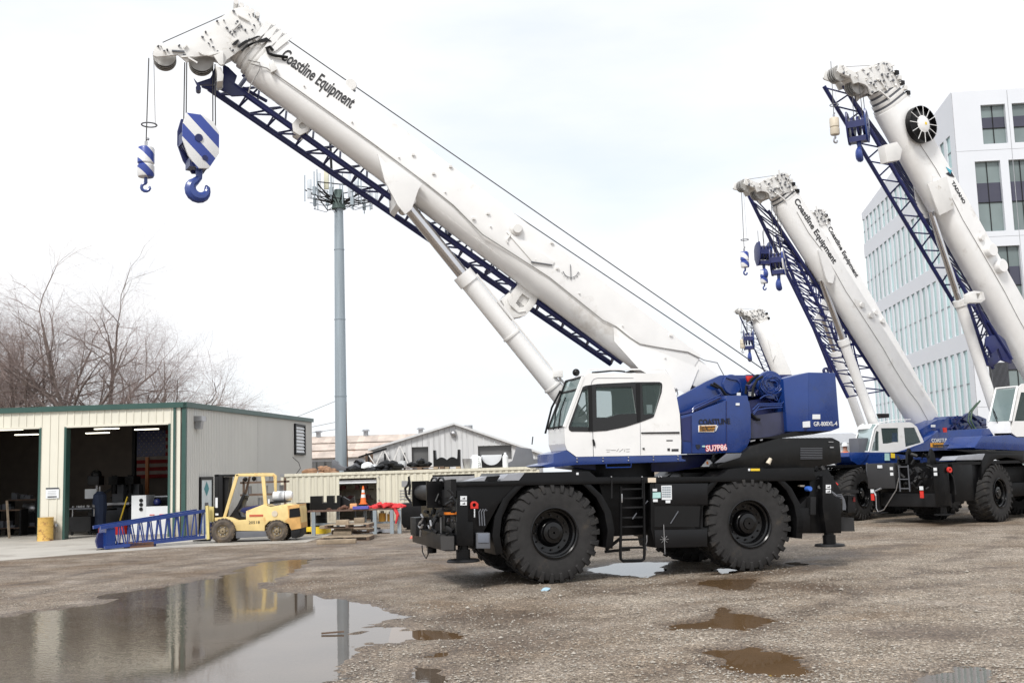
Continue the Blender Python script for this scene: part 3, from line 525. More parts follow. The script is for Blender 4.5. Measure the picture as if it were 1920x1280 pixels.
MB().box(-.9,1.3,0,.9,0,.05).box(-.9,1.3,0,.9,.12,.15).box(-.9,-.7,0,.9,.05,.12).box(.1,.3,0,.9,.05,.12).box(1.1,1.3,0,.9,.05,.12).build('deck',M['wooddk'],t);heap(12,.5,.25,.45,9,0,.17).build('machine_parts',M['blackplastic'],t).location=(.2,.4,.15);MB().cyl((-.6,.3,.15),(-.6,.3,.45),.16,.18).build('pail',M['paper'],t)
t=rt_('steel_cradle','black steel cradle with upright ends and two wavy dips on the container','steel part',838)
q=[(-.6,0),(.6,0),(.6,.75),(.5,.75),(.48,.42)]+[(x,.3+.13*abs(math.sin(x*6.5))) for x in np.linspace(.45,-.45,13)]+[(-.48,.42),(-.5,.75),(-.6,.75)]
MB().prism([(x,z+.12) for x,z in q],0,.5).build('cradle_plate',M['blackplastic'],t);
for x in(-.6,-.1,.4): MB().box(x,x+.2,0,.5,0,.12).build('timber',M['wood'],t)
t=rt_('wire_basket','small grey wire basket beside the black cradle','basket',876);MB().lathe([(.14,0),(.2,.3),(.21,.45)],(0,0,0),'z',12).build('basket',M['steel'],t)
t=rt_('plastic_tank','white plastic tank with sloped shoulders on the container','tank',893);MB().prism([(-.35,0),(.3,0),(.26,.55),(.12,.62),(-.14,.62),(-.28,.45)],0,.6).build('tank_body',M['paper'],t,.04)
t=rt_('ring_cradle','black half ring cradle holding a white drum end on the container','steel part',922)
q=[(-.6,0),(.6,0),(.6,.62),(.52,.62)]+[(.47*math.cos(k),.6-.47*math.sin(k)) for k in np.linspace(0.05,math.pi-.05,13)]+[(-.52,.62),(-.6,.62)]
MB().prism(q,0,.5).build('cradle_plate',M['blackplastic'],t);MB().prism([(.46*math.cos(k),.6-.46*math.sin(k)) for k in np.linspace(0,math.pi,15)],.52,.56).build('drum_end',M['paper'],t)
t=rt_('gas_bottle','small pale bottle standing between the black cradles','bottle',948);MB().lathe([(.12,0),(.13,.05),(.13,.5),(.06,.6),(.05,.68)],(0,0,0),'z',14).build('bottle',M['paper'],t)
t=rt_('angled_cover','dark grey angled equipment cover at the right end of the container','cover',980);MB().prism([(-.7,0),(.75,0),(.75,.35),(.5,.35),(.42,.8),(-.25,.92),(-.45,.3),(-.7,.2)],0,.6).build('cover_shell',M['midgrey'],t,.02);MB().bar((.45,.3,1.0),(.5,.3,1.35),.05).build('rod',M['dark'],t)
t=tag(place(MB().tube([(0,0,0),(.2,0,.25),(.1,.1,.5),(-.15,0,.75)],.015).build('loose_cable',M['dark']),onroof(555,.3)),'thin dark cable sticking up from the left end of the container','cable')
# cone
p=CF.q(684,945,-.0);f=CF.sub((p[0],-.4,.86));
t=root('traffic_cone','orange traffic cone with white bands in front of the container opening','cone',f)
MB().box(-.17,.17,-.17,.17,0,.03).build('cone_base',M['coneo'],t);MB().lathe([(.14,.03),(.105,.28)],(0,0,0),'z',18).build('lower_cone',M['coneo'],t);MB().lathe([(.105,.28),(.085,.42)],(0,0,0),'z',18).build('lower_band',M['paper'],t);MB().lathe([(.085,.42),(.073,.50)],(0,0,0),'z',18).build('middle_cone',M['coneo'],t);MB().lathe([(.073,.50),(.055,.62)],(0,0,0),'z',18).build('upper_band',M['paper'],t);MB().lathe([(.055,.62),(.03,.78)],(0,0,0),'z',18).build('tip',M['coneo'],t)
f2=CF.sub((p[0],-.4,0));t=root('steel_stand','dark steel stand carrying the traffic cone','stand',f2);MB().box(-.4,.4,-.3,.3,.82,.86).build('stand_top',M['dark'],t)
for i in(-1,1): MB().box(i*.35-.03,i*.35+.03,-.03,.03,0,.82).build('leg',M['dark'],t)
f3=CF.sub((CF.q(660,930,1.4)[0],1.4,.15));t=root('shelving','brown shelving inside the open container door','shelf',f3)
for i in range(4): MB().box(-.8,.9,0,.5,.4+.45*i,.44+.45*i).build('shelf_board',M['wooddk'],t)
m=MB()
for i in range(26): a_=random.uniform(-.8,.7);b_=.44+.45*random.randrange(3);m.box(a_,a_+random.uniform(.08,.2),.05,.35,b_,b_+random.uniform(.08,.3))
m.build('shelf_goods',[pm('maroon_goods',(.14,.03,.03))],t)['kind']='stuff'
# steel bench with pallets, drum, tank
BF=Fr(gp(590,1004),-1)
def bx(px,y=0): return BF.q(px,960,y)[0]
t=root('steel_bench','long steel work bench with grey legs piled with parts','work bench',BF)
x1=bx(742);MB().box(-.25,x1,0,1.1,.84,.9).build('bench_top',pm('rusty_top',(.14,.085,.065),.8,dirt=((.3,.2,.14),.55,4)),t)
for x in(-.05,bx(702),bx(734),bx(748)):
    MB().box(x-.06,x+.07,0,.1,0,.84).build('leg',M['galv'],t)
MB().box(-.05,x1,.4,.5,.35,.42).build('shelf_rail',M['galv'],t)
for x in(.6,1.6): MB().box(x,x+.1,1.0,1.1,0,.84).build('leg',M['galv'],t)
def onb(px,y=.3,z=.9): return BF.sub((bx(px,y),y,z))
q=[(-.55,0),(.55,0),(.55,.5),(.42,.5),(.42,.24),(.3,.24),(.3,.5),(.05,.5),(.05,.24),(-.12,.24),(-.12,.5),(-.55,.5)]
t=tag(place(MB().prism(q,0,.3).build('slotted_bracket',M['blackplastic']),onb(610)),'black slotted steel bracket standing on the left end of the bench','bracket')
t=tag(place(MB().prism([(-.35,0),(.35,0),(.3,.45),(.15,.3),(-.1,.45),(-.3,.4)],0,.3).build('casting',M['dark']),onb(648,.5)),'dark casting on the bench in front of the container opening','casting')
t=tag(place(heap(12,.5,.3,.12,20,0,.1).build('rusty_parts',pm('rust',(.12,.06,.04),.9)),onb(640,.3)),'pile of rusty fittings on the bench','metal parts')
t=tag(place(MB().box(-.12,.12,-.1,.1,0,.2).build('orange_box',pm('pale_orange',(.75,.38,.16)),bevel=.02),onb(663,.2)),'small orange box on the bench left of the cone','box')
t=tag(place(MB().box(-.28,.28,-.15,.15,0,.1).build('blue_tray',pm('purple_blue',(.10,.10,.42))),onb(677,.1)),'purple blue tray on the bench below the cone','tray')
t=tag(place(heap(26,.62,.3,.16,22,0,.13).build('red_straps',M['redcloth']),onb(720,.3)),'heap of red lifting straps on the right end of the bench','straps')
t=tag(place(MB().tube([(0,0,0),(.12,-.1,-.25),(.05,-.12,-.55)],[.07,.06,.03]).build('strap_end',M['redcloth']),onb(740,.0)),'red strap end hanging off the right side of the bench','strap')
for px,z,w_,lab in((713,.45,.3,'yellow orange canister on the shelf under the bench, left one'),(729,.45,.26,'yellow orange canister on the shelf under the bench, right one')):
    t=root('canister',lab,'canister',BF.sub((bx(px),.5,.42)));MB().cyl((0,0,0),(0,0,w_),.13).build('body',pm('amber',(.7,.35,.05)),t);MB().cyl((0,0,w_),(0,0,w_+.08),.07).build('cap',M['beige'],t)
t=tag(place(heap(16,.8,.2,.2,24,0,.13).build('under_bench_scrap',M['dark'] )    ,BF.sub((bx(680),.6,0.0))),'dark scrap and hoses lying beneath the bench','scrap',kind='stuff')
f=BF.sub((bx(563,1.0)+.0,1.3,.0));
t=root('spill_pallet','yellow plastic spill pallet under the black drum','pallet',f);MB().prism([(-.5,.0),(-.3,.0),(-.3,.1),(-.05,.1),(-.05,.0),(.15,.0),(.15,.1),(.4,.1),(.4,0),(.95,0),(.95,.26),(-.5,.26)],-.3,.7).build('pallet_body',M['yellowb'],t,.01)
for i,(x,lab) in enumerate(((0.0,'black steel drum with white label on the yellow spill pallet'),(.62,'second black drum half hidden behind the bench leg'))):
    t=root('steel_drum',lab,'drum',f.sub((x,.15,.265)),'black drums on the spill pallet');MB().lathe([(.27,0),(.285,.02),(.28,.29),(.292,.30),(.28,.31),(.28,.58),(.292,.59),(.28,.60),(.28,.86),(.29,.88),(.26,.88)],(0,0,0),'z',24).build('barrel',M['blackplastic'],t);MB().box(-.07,.09,-.29,-.275,.42,.56).build('drum_label',M['paper'],t)
def pallet(px,py,dy,z,label,n=7,L=1.2,sl=True):
    f=Fr(gp(px,py),random.uniform(-4,6));f=f.sub((0,dy,z));t=root('wooden_pallet',label,'pallet',f,'timber pallets in front of the bench')
    for k in range(n): MB().box(-L/2,L/2,k*.15,k*.15+.1,.11,.13).build('deck_board',M['wood'],t)
    for x in(-L/2,-.05,L/2-.1): MB().box(x,x+.1,0,1,.02,.11).build('stringer',M['wooddk'],t)
    for k in(0,3,6): MB().box(-L/2,L/2,k*.15,k*.15+.1,0,.02).build('bottom_board',M['wooddk'],t)
pallet(640,1016,.6,0,'lowest timber pallet lying on the gravel behind the long beam',L=1.6)
pallet(650,1010,.7,.14,'timber pallet stacked second from the ground',L=1.3)
pallet(645,1012,.5,.36,'tilted timber pallet on top of the stack',L=1.5)
for (px,py,z,w_,h,lab) in((628,1020,0,1.22,.13,'long weathered timber beam lying on the gravel in front of the pallets'),(640,1011,.13,.6,.13,'short timber block on the pallet, lower of two'),(642,1010,.26,.62,.10,'short timber block on the pallet, upper of two'),(640,1011,.47,.42,.16,'pale square timber block on the top pallet'),(672,1008,.5,.34,.16,'brown timber offcut on the right of the top pallet'),(606,1012,.36,.32,.1,'pale offcut on the left of the top pallet')):
    f=Fr(gp(px,py),2).sub((0,.25,z));tag(place(MB().box(-w_/2,w_/2,0,.3,0,h).build('timber_beam',M['wood'],bevel=.006),f),lab,'timber')
for px,lab in((555,'pale beam on the ground under the spill pallet'),(690,'pale pipe rail low behind the pallets')):
    f=Fr(gp(px,1000),0);tag(place(MB().box(-.7,.9,0,.15,.02,.14).build('long_beam',M['grey']),f),lab,'beam')
f=Fr(gp(757,993),-1);t=root('steel_tank','large black open topped steel bin behind the crane nose','bin',f);MB().prism([(0,.08),(1.9,.08),(1.9,1.0),(-.08,1.0),(-.08,.25)],0,1.1).build('bin_body',M['blackplastic'],t,.01);MB().box(.1,.25,.05,1,0,.08).box(1.4,1.6,.05,1,0,.08).build('skid',M['dark'],t)
f=f.sub((-.02,.2,1.0));tag(place(MB().tube([(.3,0,0),(.12,0,.25),(.08,0,.55),(.2,0,.7),(.22,0,1.0),(.26,0,.6),(.22,0,.3)],.05).build('bent_rod',M['dark'])  ,f),'bent dark steel arm sticking out of the black bin','steel arm')
f=Fr(gp(778,1009),0);tag(place(heap(6,.25,.1,.05,33,0,.06).build('red_rag',pm('pink_red',(.6,.16,.12))),f),'small red rag on the gravel left of the crane nose','rag')
f=Fr(gp(1020,1107),0);tag(place(heap(5,.10,.04,.02,35,0,.04).build('blue_litter',M['litter']),f),'scrap of pale blue litter on the gravel below the front wheel','litter')
f=Fr(gp(622,1186),0);tag(place(MB().bar((-.14,0,0),(.16,.04,.01),.04,.02).build('wood_splinter',M['wooddk']),f),'dark splinter of wood floating at the puddle edge','wood')
#@@FORK
# ---------------------------------------------------------------- forklift
FK=Fr(gp(418,1017.5),0)
r=root('forklift','yellow forklift truck with gas bottle and black mast, facing left','forklift',FK)
def fe(name,mat,px,y0,y1,par=r,bevel=.012,holes=()): return E(par,name,mat,FK,px,y0,y1,bevel,holes)
def zz(X,Y): return (380+X/8,870+Y/8)
fe('chassis',M['yellow'],[zz(*p) for p in[(180,800),(350,790),(430,800),(520,840),(650,830),(650,700),(910,600),(1000,640),(1280,590),(1340,620),(1450,600),(1470,700),(1470,820),(1475,960),(1320,970),(1290,890),(1180,860),(1000,850),(930,920),(930,1000),(500,995),(440,900),(340,850),(180,850)]],0.05,1.15)
fe('counterweight',pm('orange_yellow',(.62,.36,.12),.5,var=.2,dirt=((.4,.18,.06),.55,3)),[zz(*p) for p in[(1270,620),(1340,612),(1450,595),(1475,960),(1330,985),(1300,900),(1230,850),(1290,800)]],0.02,1.18)
fe('tail_recess',M['blackplastic'],[zz(*p) for p in[(1300,670),(1450,650),(1465,780),(1300,800)]],0.0,.3,bevel=0)
fe('rear_bumper',M['dark'],[zz(*p) for p in[(1320,985),(1460,960),(1460,1050),(1400,1110),(1330,1100)]],0.05,1.15)
fe('side_step',M['midgrey'],[zz(*p) for p in[(490,1005),(940,1000),(990,1080),(500,1110)]],0.02,1.18)
fe('hood_top',M['dark'],[zz(*p) for p in[(985,600),(1260,570),(1240,550),(1000,560)]],.2,1.0,bevel=0)
fe('dashboard',M['blackplastic'],[zz(*p) for p in[(390,800),(520,610),(600,440),(640,470),(560,640),(520,700),(560,780),(640,800),(640,830),(530,830)]],.3,.9)
fe('seat',M['navy'],[zz(*p) for p in[(600,650),(900,600),(880,640),(660,700),(640,740),(560,700)]],.35,.85)
MB().lathe([(.15,-.012),(.165,0),(.15,.012),(.14,0),(.15,-.012)],(0,0,0),'z',18).build('steering_wheel',M['blackplastic'],r).matrix_local=Matrix.Translation(FK.q(*zz(640,480),.6))@Matrix.Rotation(rad(60),4,'Y')
for y in(.12,1.02):
    fe('front_post',M['yellow'],[zz(*p) for p in[(300,800),(490,150),(545,150),(345,800)]],y,y+.07)
    fe('rear_post',M['yellow'],[zz(*p) for p in[(935,830),(875,180),(930,180),(985,830)]],y,y+.08)
    fe('roof_rail',M['yellow'],[zz(*p) for p in[(490,180),(500,145),(1060,130),(1110,170),(1110,410),(1075,410),(1060,180)]],y,y+.06)
m=MB();a_=FK.q(*zz(540,150),.12);b_=FK.q(*zz(900,140),.12)
for k in range(7): x=a_[0]+(b_[0]-a_[0])*k/6;m.box(x-.02,x+.02,.15,1.05,a_[2]-.03,a_[2]+.03)
m.build('roof_bars',M['yellow'],r)
fe('wiring_post',M['wooddk'],[zz(*p) for p in[(620,440),(690,180),(720,185),(650,460)]],.6,.65)
for p in((640,225),(770,215)): c=FK.q(*zz(*p),.5);MB().ball(c,.08,6).build('work_lamp',M['blackplastic'],r)
p=FK.q(*zz(1090,480),.2);q_=FK.q(*zz(1190,480),.2);g=MB();g.lathe([(.09,-.16),(.16,-.14),(.17,-.08),(.17,.42),(.13,.5),(.04,.52)],(p[0],.55,p[2]),'x',20);g.build('gas_bottle',M['paper'],r);MB().lathe([(.17,0),(.18,.03)],(p[0]+.25,.55,p[2]),'x',20).build('bottle_strap',M['steel'],r)
for y in(.2,.75): fe('mast_rail',M['blackplastic'],[zz(*p) for p in[(175,155),(240,150),(240,1100),(180,1100)]],y,y+.12)
fe('mast_crossbar',M['blackplastic'],[zz(*p) for p in[(175,155),(470,150),(470,185),(175,185)]],.2,.87)
fe('mast_chain',M['dark'],[zz(*p) for p in[(245,190),(400,188),(330,790),(245,795)]],.3,.75,bevel=0);fe('mast_inner_rail',M['blackplastic'],[zz(*p) for p in[(240,155),(300,155),(300,1080),(240,1090)]],.18,.3)
fe('mast_label',M['paper'],[zz(*p) for p in[(190,500),(225,500),(225,650),(190,650)]],.185,.195,bevel=0);fe('mast_label',M['paper'],[zz(*p) for p in[(190,735),(235,735),(235,765),(190,765)]],.185,.195,bevel=0)
fe('tilt_cylinder',M['navy'],[zz(*p) for p in[(85,870),(160,880),(160,1120),(110,1130)]],.3,.5)
FP=pm('pale_yellow',(.66,.55,.22),.5,dirt=((.4,.3,.12),.6,4))
for y in(-.1,.15,.9): fe('carriage_upright',FP,[zz(*p) for p in[(42,625),(80,615),(100,1120),(60,1130)]] if y<.1 else [zz(*p) for p in[(85,630),(165,640),(165,860),(90,860)]],y,y+.12,bevel=0)
for y in(.25,.85): fe('fork_tine',M['dark'],[zz(*p) for p in[(-150,1140),(60,1120),(60,1085),(110,1085),(110,1150),(-150,1155)]],y,y+.12,bevel=0)
text(r,'number_lettering','20518',M['textblk'],(FK.q(*zz(690,905),.05)[0],.045,FK.q(*zz(690,893),.05)[2]),.13,sx=1.15)
fe('side_stripe',pm('faded_red',(.55,.12,.06)),[zz(*p) for p in[(700,755),(905,750),(905,780),(700,785)]],.035,.045,bevel=0);c=FK.q(*zz(1075,740),0);MB().cyl((c[0],.03,c[2]),(c[0],.045,c[2]),.10,n=20).build('round_sticker',M['beige'],r);fe('white_sticker',M['paper'],[zz(*p) for p in[(980,520),(1005,520),(1005,590),(980,590)]],.1,.115,bevel=0)
def whl(par,x,y,R_,w_,name='wheel',hub=M['yellow']):
    h=bpy.data.objects.new(name,None);COL.objects.link(h);h.parent=par;h.location=(x,y,R_)
    MB().lathe([(R_*.5,0.01),(R_*.75,-.01),(R_*.95,.03),(R_,.07),(R_,w_-.07),(R_*.95,w_-.03),(R_*.75,w_+.01),(R_*.5,w_)],(0,0,0),'y',32,cap=False).build('tyre',M['tyreold'],h)
    m=MB()
    for k in range(20):
        a=2*math.pi*k/20
        for s_,yy in((0,0),(1,w_/2)): b=a+.15*s_;m.bar((math.cos(b)*R_,yy+.01,math.sin(b)*R_),(math.cos(b+.1)*R_,yy+w_/2-.02,math.sin(b+.1)*R_),.07,.03,(math.cos(b),0,math.sin(b)))
    o=m.build('tread_lugs',M['tyreold'],h);o['kind']='stuff'
    MB().lathe([(R_*.52,.0),(R_*.5,.06),(R_*.3,.08),(R_*.22,.02),(.02,.0)],(0,0,0),'y',24,cap=False).build('rim',hub,h)
    m=MB()
    for k in range(6): a=k*math.pi/3;m.cyl((math.cos(a)*R_*.33,.03,math.sin(a)*R_*.33),(math.cos(a)*R_*.33,.08,math.sin(a)*R_*.33),.018,n=6)
    m.build('wheel_nuts',M['steel'],h)['kind']='stuff'
RB=pm('dusty_rim',(.24,.19,.12),.8)
x2=FK.q(*zz(1110,1040),0)[0]
whl(r,0,-.06,.40,.3,hub=RB);whl(r,0,.98,.40,.3,hub=RB);whl(r,x2,-.02,.35,.25,hub=RB);whl(r,x2,.98,.35,.25,hub=RB)
# brown gas bottle rack behind the forklift
f=Fr(gp(455,1003),0).sub((0,3.5,0));t=root('pipe_rack','brown steel rack of shelves behind the forklift','rack',f)
for k in range(3): MB().box(-1.0,.9,0,.6,.9+.5*k,.98+.5*k).build('shelf',M['wooddk'],t)
for x in(-.9,.8): MB().box(x,x+.08,0,.08,0,2.1).build('post',M['wooddk'],t)
m=MB();[m.cyl((-.9+.22*k,.3,.98+.5*(k%3)),(-.9+.22*k,.3,1.3+.5*(k%3)),.09,n=8) for k in range(8)];m.build('stored_bottles',M['steel'],t)['kind']='stuff'
# ---------------------------------------------------------------- lattice boom section on the ground
def bars(par,segs,w_,mat,name,thin=None):
    for a,b in segs: MB().cyl(a,b,w_,n=8).build(name,mat,par)
LF=Fr(gp(195,1031),math.degrees(math.atan2(*(lambda A,B:(B[1]-A[1],B[0]-A[0]))(gp(195,1031),FK.w((-.35,.3,0))))))
BLU=pm('mid_blue',(.022,.052,.22),.32,var=.15,coat=.3)
t=root('lattice_jib_section','blue lattice jib section lying from the workshop bay to the forklift mast','jib section',LF)
def lq(px,py,y=0): return LF.q(px,py,y)
A0,A1=lq(188,989),lq(384,957);B0,B1=lq(196,1026),lq(384,1006);dpt=.75
ends=[(A0,A1),(B0,B1)]
for yy in(0,dpt):
    for (p,q_) in ends: MB().bar((p[0],yy,p[2]),(q_[0],yy,q_[2]),.10,.10).build('chord',BLU,t)
nb=11
for yy in(0,dpt):
    for i in range(nb):
        u=(i+.6)/nb;v=(i+1.1)/nb;top=lambda s:(A0[0]+(A1[0]-A0[0])*s,yy,A0[2]+(A1[2]-A0[2])*s);bot=lambda s:(B0[0]+(B1[0]-B0[0])*s,yy,B0[2]+(B1[2]-B0[2])*s)
        u=min(u,1);v=min(v,1);MB().cyl(bot(u-.02),top((u+v)/2),.022,n=6).build('brace',BLU,t);MB().cyl(top((u+v)/2+.01),bot(v),.022,n=6).build('brace',BLU,t)
for i in range(6):
    s=(i+.5)/6;p=(A0[0]+(A1[0]-A0[0])*s,A0[2]+(A1[2]-A0[2])*s);MB().cyl((p[0],0,p[1]),(p[0]+.2,dpt,p[1]),.02,n=6).build('cross_brace',BLU,t)
MB().prism([(p[0],p[2]) for p in(lq(199,991),lq(216,989),lq(216,1024),lq(199,1028))],-.02,dpt).build('end_plate',M['blue'],t)
MB().prism([(p[0],p[2]) for p in(lq(190,1000),lq(200,998),lq(202,1028),lq(189,1026),lq(186,1015))],.3,.45).build('pin_bracket',M['navy'],t);MB().bar(lq(181,1031,.1),lq(212,1031,.1),.05).build('skid_bar',M['dark'],t)
for x in(237,290): p=lq(x,1020);MB().box(p[0]-.05,p[0]+.05,0,.1,p[2]-.14,p[2]+.02).build('lug',M['navy'],t)
f=LF.sub((lq(265,1030)[0],-.05,0));tag(place(MB().box(-.38,.38,0,.6,0,.17).build('wooden_block',pm('red_brown_wood',(.17,.09,.06),.85)),f),'red brown wooden block under the blue lattice section','timber')
#@@BACK
# ---------------------------------------------------------------- background sheds, monopole, wires, trees, office
BN=Fr(at(570,900,92),1);bz=lambda px,py,y=0: BN.q(px,py,y)
r=root('long_barn','long low barn with patched pinkish corrugated metal roof','building',(lambda f:f)(Fr((BN.o[0],BN.o[1],0),1)))
BN=Fr((BN.o[0],BN.o[1],0),1);x0,x1=bz(540,850)[0],bz(830,850)[0];ze=bz(650,858)[2];yr=5.5;zr=BN.q(650,817,yr)[2]
n=22;rw=3
for i in range(n):
    for j in range(rw):
        a=x0+(x1-x0)*i/n;b=x0+(x1-x0)*(i+1)/n;y0_,y1_=yr*j/rw,yr*(j+1)/rw+.1;z0_,z1_=ze+(zr-ze)*j/rw,ze+(zr-ze)*(j+1)/rw;m=MB();k=6
        vs=[];fs=[]
        for q_ in range(k*2+1):
            x=a+(b-a)*q_/(k*2);h=.05*(q_%2);vs+=[(x,y0_-.1,z0_+h+.03),(x,y1_,z1_+h)]
        fs=[(2*q_,2*q_+2,2*q_+3,2*q_+1) for q_ in range(k*2)];m.add(vs,fs).build('roof_sheet',M['roofred'],r)
MB().box(x0,x1,.2,.4,0,ze).build('barn_wall',M['shed'],r);MB().add([(x0,yr,zr),(x1,yr,zr),(x1,yr*2,ze),(x0,yr*2,ze)],[(0,1,2,3)]).build('rear_roof',M['roofred'],r)
m=MB()
for px in(585,602,617): x=bz(px,862)[0];m.box(x-.45,x+.45,.1,.19,ze-1.0,ze-.25)
m.build('barn_window',M['shade'],r)
for px in(597,686,789):
    p=BN.q(px,815,yr);MB().cyl((p[0],yr,zr-.1),(p[0],yr,zr+.4),.22).cyl((p[0],yr,zr+.4),(p[0],yr,zr+.55),.4,.25).build('roof_vent',M['steel'],r)
GS=Fr(gp(700,940),-2);GS=Fr((at(700,900,72)[0],72,0),-2);g=lambda px,py,y=0:GS.q(px,py,y)
r=root('gabled_shed','grey corrugated metal shed with a low gable and two dark openings','building',GS)
W0,W1=g(700,860)[0],g(1012,860)[0];pk=g(852,796);e0=g(725,841)[2];e1=g(1012,850)[2]
ops=[[(773,838),(804,838),(804,880),(773,880)],[(892,836),(962,836),(962,862),(892,862)]]
n=30;rects=[]
oo=[(g(a[0][0],a[0][1])[0],g(a[1][0],a[1][1])[0],g(*a[3])[2],g(*a[0])[2]) for a in ops]
def ztop(x): return e0+(pk[2]-e0)*(x-W0)/(pk[0]-W0) if x<pk[0] else pk[2]+(e1-pk[2])*(x-pk[0])/(W1-pk[0])
for i in range(n):
    a=W0+(W1-W0)*i/n;b=W0+(W1-W0)*(i+1)/n;m=MB();c=(a+b)/2;hit=[o for o in oo if o[0]<c<o[1]]
    if hit: m.prism([(a,0),(b-.02,0),(b-.02,hit[0][2]),(a,hit[0][2])],0,.08).prism([(a,hit[0][3]),(b-.02,hit[0][3]),(b-.02,ztop(b)),(a,ztop(a))],0,.08)
    else: m.prism([(a,0),(b-.02,0),(b-.02,ztop(b)),(a,ztop(a))],0,.08)
    m.box(a,a+.06,-.04,0,0,ztop(a)-.02) if not hit else None;m.build('wall_sheet',M['shed'],r)
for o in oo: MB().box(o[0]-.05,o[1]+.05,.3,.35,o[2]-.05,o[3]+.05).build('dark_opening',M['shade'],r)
for (a,b) in(((W0-.3,ztop(W0)-.12),(pk[0],pk[2])),((pk[0],pk[2]),(W1+.3,ztop(W1)-.12))): MB().add([(a[0],-.3,a[1]),(b[0],-.3,b[1]),(b[0],22,b[1]),(a[0],22,a[1]),(a[0],-.3,a[1]+.14),(b[0],-.3,b[1]+.14),(b[0],22,b[1]+.14),(a[0],22,a[1]+.14)],[(3,2,1,0),(4,5,6,7),(0,1,5,4)]).build('roof_slope',M['shed'],r)
MB().box(W1-.05,W1,0,22,0,e1).build('side_wall',M['shed'],r);MB().ball((g(867,806)[0]-.6,-.15,g(867,812)[2]),.22,6).build('wall_lamp',M['steel'],r);p=g(878,797,2);MB().cyl((p[0],2,p[2]-.6),(p[0],2,p[2]),.3).build('roof_vent',M['steel'],r)
# open lean-to with roof truss on the left of the gable
t=root('open_leanto','open timber lean-to with white roof trusses against the gabled shed','shed',GS.sub((W0,-.5,0)));a=g(675,857);b=g(727,841)
MB().bar((a[0]-W0,0,a[2]),(b[0]-W0,0,b[2]),.12).build('roof_edge',M['dark'],t);lo=g(700,868)[2]
x=a[0]-W0+.6
for k in range(5): MB().bar((x+k*.55,0,lo-.1 if k%2 else a[2]+.25+k*.1),(x+k*.55+.5,0,a[2]+.3+k*.12 if k%2 else lo-.1),.07).build('truss_web',M['white2'],t)
for k in(0,1.1,2.4): MB().box(x+k,x+k+.12,0,.12,0,a[2]+.2).build('post',M['dark'],t)
MB().box(x-.5,b[0]-W0,2,2.1,0,a[2]+.3).build('rear_wall',M['wooddk'],t)
MP=Fr((at(640,850,80)[0],80,0),0);zt=MP.q(641,392)[2]
r=root('monopole_tower','tall grey tapered steel monopole with antenna arrays at the top','antenna tower',MP)
p=[(0.47,0),(.46,zt*.18),(.43,zt*.4)];m=MB();hs=[0,zt*.36,zt*.62,zt*.86,zt]
for k in range(4): ra=.47-.035*k;MB().cyl((0,0,hs[k]),(0,0,hs[k+1]),ra,ra-.03,n=16).cyl((0,0,hs[k+1]-.06),(0,0,hs[k+1]),ra+.0,ra+.0,n=16).build('pole_section',M['galv'],r)
MB().cyl((.5,-.1,0),(.38,-.1,zt*.34),.06,n=6).build('cable_run',M['wooddk'],r)
MB().cyl((0,0,zt),(0,0,zt+1.5),.55,.35,n=10).build('cable_hub',pm('patina',(.09,.13,.12),.7),r);MB().cyl((-.45,0,zt+.5),(-.6,0,zt+5.2),.1,n=8).build('mast_top',M['dark'],r)
rr=random.Random(4);AC=pm('antenna_cream',(.62,.60,.46),.5);AP=pm('antenna_pale',(.56,.60,.64),.5)
for (px,p0_,p1_,mt,w_) in((580,340,372,AP,.3),(598,330,374,AP,.26),(612,320,355,AC,.36),(624,330,352,AP,.16),(655,330,370,AP,.2),(668,340,365,AP,.22),(696,345,392,AP,.22),(706,350,380,AP,.2)):
    a=MP.q(px,p1_,rr.uniform(-1,1));b=MP.q(px,p0_,0);MB().box(a[0]-w_/2,a[0]+w_/2,a[1]-.1,a[1]+.1,a[2],b[2]).build('antenna_panel',mt,r,.02)
for k in range(15):
    an=k*2*math.pi/15;R_=rr.uniform(1.8,2.6);z=zt+rr.uniform(.2,1.3)
    MB().cyl((math.cos(an)*.3,math.sin(an)*.3,zt+.4),(math.cos(an)*R_,math.sin(an)*R_,z+.3),.05,n=5).build('support_arm',M['dark'],r)
    MB().cyl((math.cos(an)*R_,math.sin(an)*R_,z-.6),(math.cos(an)*R_,math.sin(an)*R_,z+rr.uniform(.8,2)),.04,n=5).build('antenna_rod',M['galv'],r)
    if k%2: MB().box(math.cos(an)*R_-.12,math.cos(an)*R_+.12,math.sin(an)*R_-.1,math.sin(an)*R_+.1,z-.3,z+.3).build('radio_unit',M['galv'],r)
for k in range(3):
    a1,a2=k*2.09,(k+1)*2.09
    for z in(.5,1.6): MB().cyl((math.cos(a1)*2.5,math.sin(a1)*2.5,zt+z),(math.cos(a2)*2.5,math.sin(a2)*2.5,zt+z),.045,n=5).build('platform_rail',M['dark'],r)
m=MB()
for k in range(26): p=MP.q(rr.uniform(575,712),rr.uniform(352,392),rr.uniform(-1,1));m.tube([(0,0,zt+.6),(p[0]*.5,p[1],p[2]-.3),p],.022,4)
m.build('antenna_cables',M['dark'],r)['kind']='stuff'
for (pa,pb,lab) in(((540,788,90),(638,748,90),'uppermost thin overhead wire left of the monopole'),((575,802,90),(634,790,90),'middle overhead wire between the workshop and the monopole'),((575,812,90),(634,804,90),'lowest overhead wire just above the barn ridge'),((660,800,100),(760,800,100),'wire')):
    if lab=='wire': continue
    a,b=at(*pa),at(*pb);tag(MB().cyl(a,b,.02,n=4).build('overhead_wire',M['midgrey']),lab,'wire','overhead wires')
